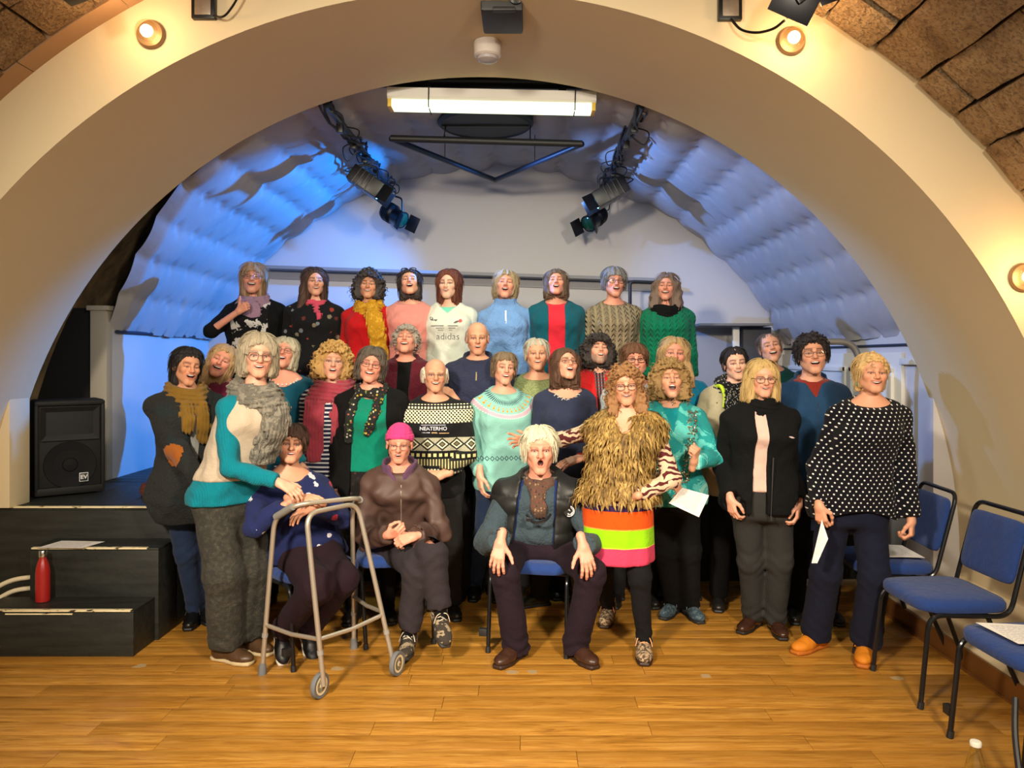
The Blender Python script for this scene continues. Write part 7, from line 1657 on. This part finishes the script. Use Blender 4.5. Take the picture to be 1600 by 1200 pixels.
# fur gilet
p = person('smiling woman with long curly reddish hair in a shaggy fur gilet and striped skirt', 977, 575, 632, 4.08, -12, (-4, 0, -3), skin='tan', hair=[dict(style='curlylong', a=0.100, b=0.096, zb=-0.17, t=0.019, zf=0.060, locks=[((0.09, -0.0, -0.08), (0.10, -0.05, -0.23), 0.032, 0.024), ((-0.085, -0.0, -0.08), (-0.085, -0.05, -0.17), 0.028, 0.020)])], hairc=rgb(138, 98, 58), brow=rgb(140, 96, 60), face=FF(SMILE, open=0.008, mw=0.029, eye=0.005, jaw=0.95),
    tops=[dict(name='patterned_top', m=m_swirl('swirl_sleeves', rgb(206, 182, 152), rgb(84, 32, 34)), infl=0.012, sinfl=0.010, h=0.009, hem=-0.02, scoop=0.10, sw=0.06)], legs=dict(m=FB('black_leggings', 18, 18, 20), knee=0.056, ankle=0.042, infl=0.004, ext=0.02), bust=0.8,
    shoes=dict(m=m_blotch('metallic_floral', rgb(84, 70, 56), rgb(176, 150, 118), 70, 0.5), sm=plain('sole_brown', rgb(48, 30, 20), 0.5), laces=plain('lace_peach', rgb(224, 150, 96), 0.7), name='boot', vis=True, sc=1.0, h=0.125, top=0.046), base=(0.50, 4.14, 0), feet=[(950, 968, -14), (1006, 1022, -8)],
    hands={-1: dict(w=(828, 690, 4.50), f=(-0.95, -0.2, 0.1), n=(0.1, -1, -0.2), curl=((0.15, 0.3, 0.25), (0.3, 0.5, 0.3), (0.4, 0.6, 0.3), (0.5, 0.6, 0.4)), spread=0.35, thumb=0.0, pole=(0, 0.3, -1)), 1: dict(w=(990, 776, 3.98), f=(-0.45, 0.85, -0.3), n=(0, 1, 0), curl=(0.3, 0.4, 0.3), pole=(0.9, 0.2, -0.5))}, glasses=G((0.04, 0.02, 0.02), 0.026, 0.018, 0.0016))
p.root['label'] = 'smiling woman with long curly reddish hair in a shaggy fur gilet and striped skirt'
zs0 = 0.51; legwear(p, dict(kind='skirt', m=None, zb=zs0, flare=0.006, infl=0.019, top=0.3))
sk_ = [o for o in p.root.children if o.name.startswith('skirt')][0]
n = NT('stripe_skirt'); X = n.xyz(); n.color(n.ramp(n.M('DIVIDE', n.M('SUBTRACT', X[2], zs0), 0.40), [(0, rgb(206, 62, 96)), (0.235, rgb(226, 206, 70)), (0.25, rgb(142, 206, 12)), (0.475, rgb(226, 150, 60)), (0.49, rgb(216, 78, 14)), (0.72, rgb(50, 30, 70))], True)); finish(n, 0.9, 160); sk_.data.materials.clear(); sk_.data.materials.append(n.m)
fur = NT('shaggy_fur'); X = fur.xyz(); f = fur.noise(1, 3, fur.mapping((70, 70, 9))); f2 = fur.noise(14, 2)
fur.color(fur.ramp(fur.M('ADD', fur.M('MULTIPLY', f, 0.6), fur.M('MULTIPLY', f2, 0.4)), [(0.32, rgb(58, 40, 14)), (0.48, rgb(128, 98, 44)), (0.62, rgb(180, 148, 80)), (0.8, rgb(208, 182, 124))])); fur.rough(0.7); fur.bump(f, 0.5, 0.004)
top(p, dict(name='fur_gilet', m=fur.m, infl=0.024, sleeve=0, cap=True, hem=0.03, flare=0.012, wr=0.008, scoop=0.11, sw=0.05, nz=0.012))
V, Q = p.lastVQ; Nn = vnormals(V, Q); R = np.random.default_rng(9); so = Soup(); ok = np.flatnonzero((V[:, 2] > p.zh+0.03) & (Nn[:, 2] > -0.7))
idx = R.choice(ok, 3000, replace=True)
L_ = R.uniform(0.045, 0.085, 3000); wd_ = R.uniform(0.005, 0.010, 3000); ofs = R.normal(size=(3000, 3))
VV = []; TT = []; QQ = []; bse = 0
for k, i in enumerate(idx):
    c, n_ = V[i]+ofs[k]*0.003, Nn[i]; d0 = np.array([ofs[k][0]*0.25, ofs[k][1]*0.25, -1.0])+n_*0.35; d0 = d0-n_*(d0@n_)*0.55; d0 /= np.linalg.norm(d0)
    u = np.cross(d0, n_); u /= np.linalg.norm(u)+1e-9; w2 = wd_[k]
    a0, a1, a2 = c-n_*0.003, c+d0*L_[k]*0.5+n_*0.010, c+d0*L_[k]+n_*0.004+u*ofs[k][2]*0.006
    VV += [a0-u*w2, a0+u*w2, a1+n_*0.002+u*w2*0.75, a1+n_*0.002-u*w2*0.75, a1+n_*0.006, a2]
    TT += [(bse, bse+1, bse+4), (bse, bse+4, bse+3), (bse+1, bse+2, bse+4), (bse+3, bse+4, bse+5), (bse+4, bse+2, bse+5)]; bse += 6
so.add(VV, None, TT); o = so.build('fur', fur.m, p.last); tag(o, kind='stuff')
# ================================================================== PEOPLE: seated in front
SHM = dict(m=plain('loafer_brown', rgb(62, 38, 28), 0.35, var=0.2), sm=plain('sole_brown', rgb(48, 30, 20), 0.5), vis=True, sc=1.04, h=0.085)
p = person('seated old man with white hair singing, black padded gilet over a grey blue fleece', 843, 667, 740, 4.25, -5, (2, 3, 0), sex='m', skin='pink', hair=[dict(style='short', t=0.018, zf=0.062, sweep=0.3, zb=-0.075, dyb=-0.012)], hairc=rgb(206, 198, 170), brow=rgb(170, 150, 120), face=FF(SING, open=0.026, mw=0.017, smile=-0.2, teeth=False, nose=1.12),
    tops=[dict(name='fleece', m=FB('slate_fleece', 56, 70, 78, weave=90, bump=0.5), infl=0.022, hem=-0.02, nz=0.005, cuff=0.014, sinfl=0.026, wr=0.006)], legs=dict(m=FB('plum_trousers', 34, 22, 32), knee=0.070, ankle=0.072, infl=0.008, wr=0.006, ext=0.045, stack=1.6, top=0.15), shoes=SHM, w=1.06, belly=0.06, base=(0.06, 4.42, 0), sit=(0, 0.0, 0.545),
    feet=[((788, 890, 4.0), (806, 1004, 4.10), -32), ((924, 894, 3.98), (900, 1004, 4.10), 30)],
    hands={-1: dict(w=(782, 846, 3.93), f=(-0.18, -0.42, -0.88), n=(0.1, 0.75, -0.6), curl=(0.35, 0.45, 0.3), spread=0.2, thumb=-0.2, pole=(-0.5, 0.6, -0.6)), 1: dict(w=(911, 852, 3.91), f=(0.24, -0.42, -0.88), n=(-0.1, 0.75, -0.6), curl=(0.35, 0.45, 0.3), spread=0.2, thumb=-0.2, pole=(0.5, 0.6, -0.6))})
top(p, dict(name='blue_cardigan', m=FB('royal_blue_lining', 24, 42, 92), infl=0.030, sleeve=0, cap=True, open=(0.055, 0.085, 0.11), hem=-0.04, nz=0.02, h=0.011))
top(p, dict(name='padded_gilet', m=plain('gilet_black', rgb(26, 27, 26), 0.5, var=0.2, vscale=20), infl=0.056, sleeve=0, open=(0.075, 0.10, 0.115), hem=-0.03, quilt=0.10, nz=0.03, collar=dict(h=0.04, r0=0.12, r1=0.125, th=0.024, gap=0.075), flare=0.01))
N = p.N
bdg = MB(); cx_, cz_ = N[0]+0.165, N[2]-0.155
yv = on_front(p, [cx_], [cz_], 0.004)[0]
bg = MB().lathe([(0.033, 0), (0.033, 0.006), (0.031, 0.008), (0.002, 0.008)], (cx_, yv+0.004, cz_), 28, Matrix.Rotation(math.pi/2, 3, 'X') @ Matrix.Rotation(0.35, 3, 'Y')).build('round_badge', plain('badge_dark', rgb(30, 30, 30), 0.5), p.last)
b = MB(); b.tube([(cx_+0.028*math.cos(a_), yv-0.006, cz_+0.028*math.sin(a_)) for a_ in np.linspace(0, 6.28, 25)[:-1]], 0.0028, 5, closed=True)
for k in range(5): b.tube([(cx_+(0.006+0.004*k)*math.cos(a_), yv-0.006, cz_+(0.006+0.004*k)*math.sin(a_)) for a_ in np.linspace(k*1.3, k*1.3+2.2, 7)], 0.0018, 4)
b.build('badge_emblem', plain('badge_white', rgb(214, 214, 210), 0.5), bg)
scarf(p, m_spots('paisley_scarf', rgb(88, 66, 54), [rgb(140, 110, 84), rgb(60, 44, 50), rgb(120, 60, 50)], 60, 0.4), loops=[(0.0, 0.075, 0.078, 0.022)], tails=[([(-0.01, -0.10, -0.02), (0.0, -0.14, -0.12), (0.01, -0.14, -0.17)], 0.036, 0.016)], ridge=0.002)
MB().tube(smooth_path([tuple(N+[-0.06, -0.175, -0.165]), tuple(N+[-0.02, -0.20, -0.20]), tuple(N+[0.04, -0.20, -0.19]), tuple(N+[0.07, -0.18, -0.16])], 6), 0.008, 6).box(tuple(N+[-0.045, -0.2, -0.185]), (0.03, 0.015, 0.022), None, 0.004).build('head_strap', plain('strap_dark', rgb(24, 26, 30), 0.3), p.root)
# pink beanie
brn = plain('brown_shell', rgb(74, 52, 44), 0.6, var=0.18, vscale=10, bump=0.15, bscale=25)
p = person('seated person in a pink beanie and brown zipped jacket with crossed legs', 624, 664, 724, 4.38, 8, (6, -4, 2), skin='pink', hair=None, brow=rgb(150, 120, 95), face=FF(AH, open=0.012, mw=0.021, smile=-0.1, jaw=0.95, eye=0.006),
    tops=[dict(name='jacket', m=brn, infl=0.032, sinfl=0.024, cuff=0.012, hem=-0.06, flare=0.02, wr=0.008, nz=0.01, h=0.009)], legs=dict(m=FB('charcoal_trousers', 46, 40, 44), knee=0.070, ankle=0.062, infl=0.012, wr=0.006, ext=-0.03, stack=0.8, top=0.15), base=(-0.74, 4.54, 0), sit=(0, 0, 0.545),
    shoes=dict(m=m_blotch('hiking_shoe', rgb(58, 52, 46), rgb(150, 134, 108), 22, 0.52), sm=plain('sole_grey', rgb(40, 40, 40), 0.6), laces=plain('lace_pale', rgb(190, 180, 160), 0.8), name='hiking_shoe', vis=True, sc=0.95, h=0.10, top=0.046),
    feet=[((652, 888, 4.10), (638, 990, 4.13), 0), ((676, 866, 4.06), (688, 958, 4.06), (22, 32))], hip=None,
    hands={-1: dict(w=(606, 836, 4.16), f=(0.75, -0.45, 0.25), n=(0.3, 0.6, 0.5), curl=(1.0, 1.1, 0.7), thumb=0.7, pole=(-0.5, 0.5, -0.6)), 1: dict(w=(648, 838, 4.14), f=(-0.75, -0.4, -0.15), n=(-0.3, 0.5, -0.6), curl=(0.9, 1.0, 0.7), thumb=0.6, pole=(0.5, 0.5, -0.6))}, glasses=G((0.16, 0.12, 0.10), 0.024, 0.018, 0.0012))
def coll(P):
    N_ = p.N; g = cap(P, N_-np.array([0, 0, 0.05]), N_+np.array([0, 0, 0.055]), 0.105, 0.098); g = smax(g, -cap(P, N_-np.array([0, 0, 0.12]), N_+np.array([0, -0.01, 0.12]), 0.086, 0.088), 0.004)
    z = P[:, 2]-N_[2]; return [np.maximum(np.maximum(g, z-0.045-0.25*(P[:, 1]-N_[1])), np.maximum(-0.075-z, -np.maximum(np.abs(P[:, 0]-N_[0])-0.02-0.5*np.clip(z+0.04, 0, 1), P[:, 1]-N_[1])))]
cloth(p, 'collar', FB('purple_lining', 92, 62, 88), coll, p.N-np.array([0.15, 0.17, 0.1]), p.N+np.array([0.15, 0.15, 0.1]))
N = p.N; zb_ = N[2]-0.08; pts = [(N[0]+0.012, float(on_front(p, [N[0]+0.012], [zb_-k*0.042], 0.003)[0]), zb_-k*0.042) for k in range(9)]
b = MB().tube(pts, 0.0045, 6); b.box((pts[-1][0], pts[-1][1]-0.004, pts[-1][2]-0.01), (0.009, 0.006, 0.02)); b.build('zip', plain('zip_silver', rgb(176, 160, 146), 0.35, 0.6), p.last)
def beanie(P):
    q = (P-p.Hc.astype(f32)) @ p.Rh.astype(f32)/p.hs; d = ell(q, (0, 0.024, 0.040), (0.086, 0.104, 0.095)); ring_ = np.maximum(d-0.005, np.abs(q[:, 2]-0.040-0.10*q[:, 1]*-1)-0.022)
    d = np.maximum(smin(d, ring_, 0.006), (0.020-0.35*q[:, 1])-q[:, 2]); return [d*p.hs+0.0018*np.sin(q[:, 2]*380)*(q[:, 2] < 0.10)]
cloth(p, 'beanie', m_knit('pink_beanie', rgb(206, 62, 124), k=40), beanie, p.Hc-np.array([0.14, 0.16, 0.1]), p.Hc+np.array([0.14, 0.16, 0.17]), h=0.0052, wr=0.001)
for (hj, kn, an, fa) in p.J:
    u = (kn-an)/np.linalg.norm(kn-an); so = Soup(); v, q = tube_np(np.array([an-u*0.03, an+u*0.02, an+u*0.075]), np.array([0.038, 0.037, 0.039]), 14); so.add(v, q); so.build('sock', FB('black_sock', 16, 16, 17), p.root)
# navy spotted sweater
nsp = m_spots('spotted_navy', rgb(30, 38, 82), [rgb(206, 200, 206), rgb(206, 200, 206), rgb(176, 60, 84), rgb(206, 200, 206)], 13.5, 0.30)
p = person('seated woman with short brown hair in a navy sweater with pale spots', 455, 665, 726, 4.20, 36, (18, 8, 4), skin='tan', hair=dict(style='short', t=0.019, zf=0.046, sweep=-0.15, dyb=-0.012), hairc=rgb(66, 42, 28), face=FF(AH, open=0.009, mw=0.026, smile=0.4, jaw=1.03, nose=1.05),
    tops=[dict(name='sweater', m=nsp, infl=0.024, sinfl=0.014, hem=-0.05, flare=0.02, cuff=0.006, nz=-0.005, scoop=0.045, wr=0.006)], legs=dict(m=FB('aubergine_trousers', 34, 18, 26), knee=0.076, ankle=0.062, infl=0.014, wr=0.005, ext=0.0, top=0.15), belly=0.05, base=(-1.235, 4.29, 0), sit=(0, 0, 0.545), w=1.04,
    shoes=dict(m=plain('slipon_black', rgb(16, 16, 18), 0.5), sm=plain('sole_white', rgb(206, 200, 186), 0.6), vis=True, sc=0.93, h=0.08), feet=[((497, 915, 3.86), (440, 985, 4.08), (24, 42)), ((534, 905, 4.0), (482, 985, 4.18), (34, 36))],
    hands={-1: dict(w=(462, 778, 3.93), f=(0.95, -0.15, 0.0), n=(0.1, 0.35, -0.9), curl=(0.25, 0.35, 0.2), spread=0.12, thumb=0.1, pole=(-0.8, -0.3, -0.7)), 1: dict(w=(492, 792, 3.98), f=(-0.6, -0.4, -0.2), n=(0.1, 0.4, -0.9), curl=(0.4, 0.5, 0.3), pole=(0.8, 0.3, -0.8))})
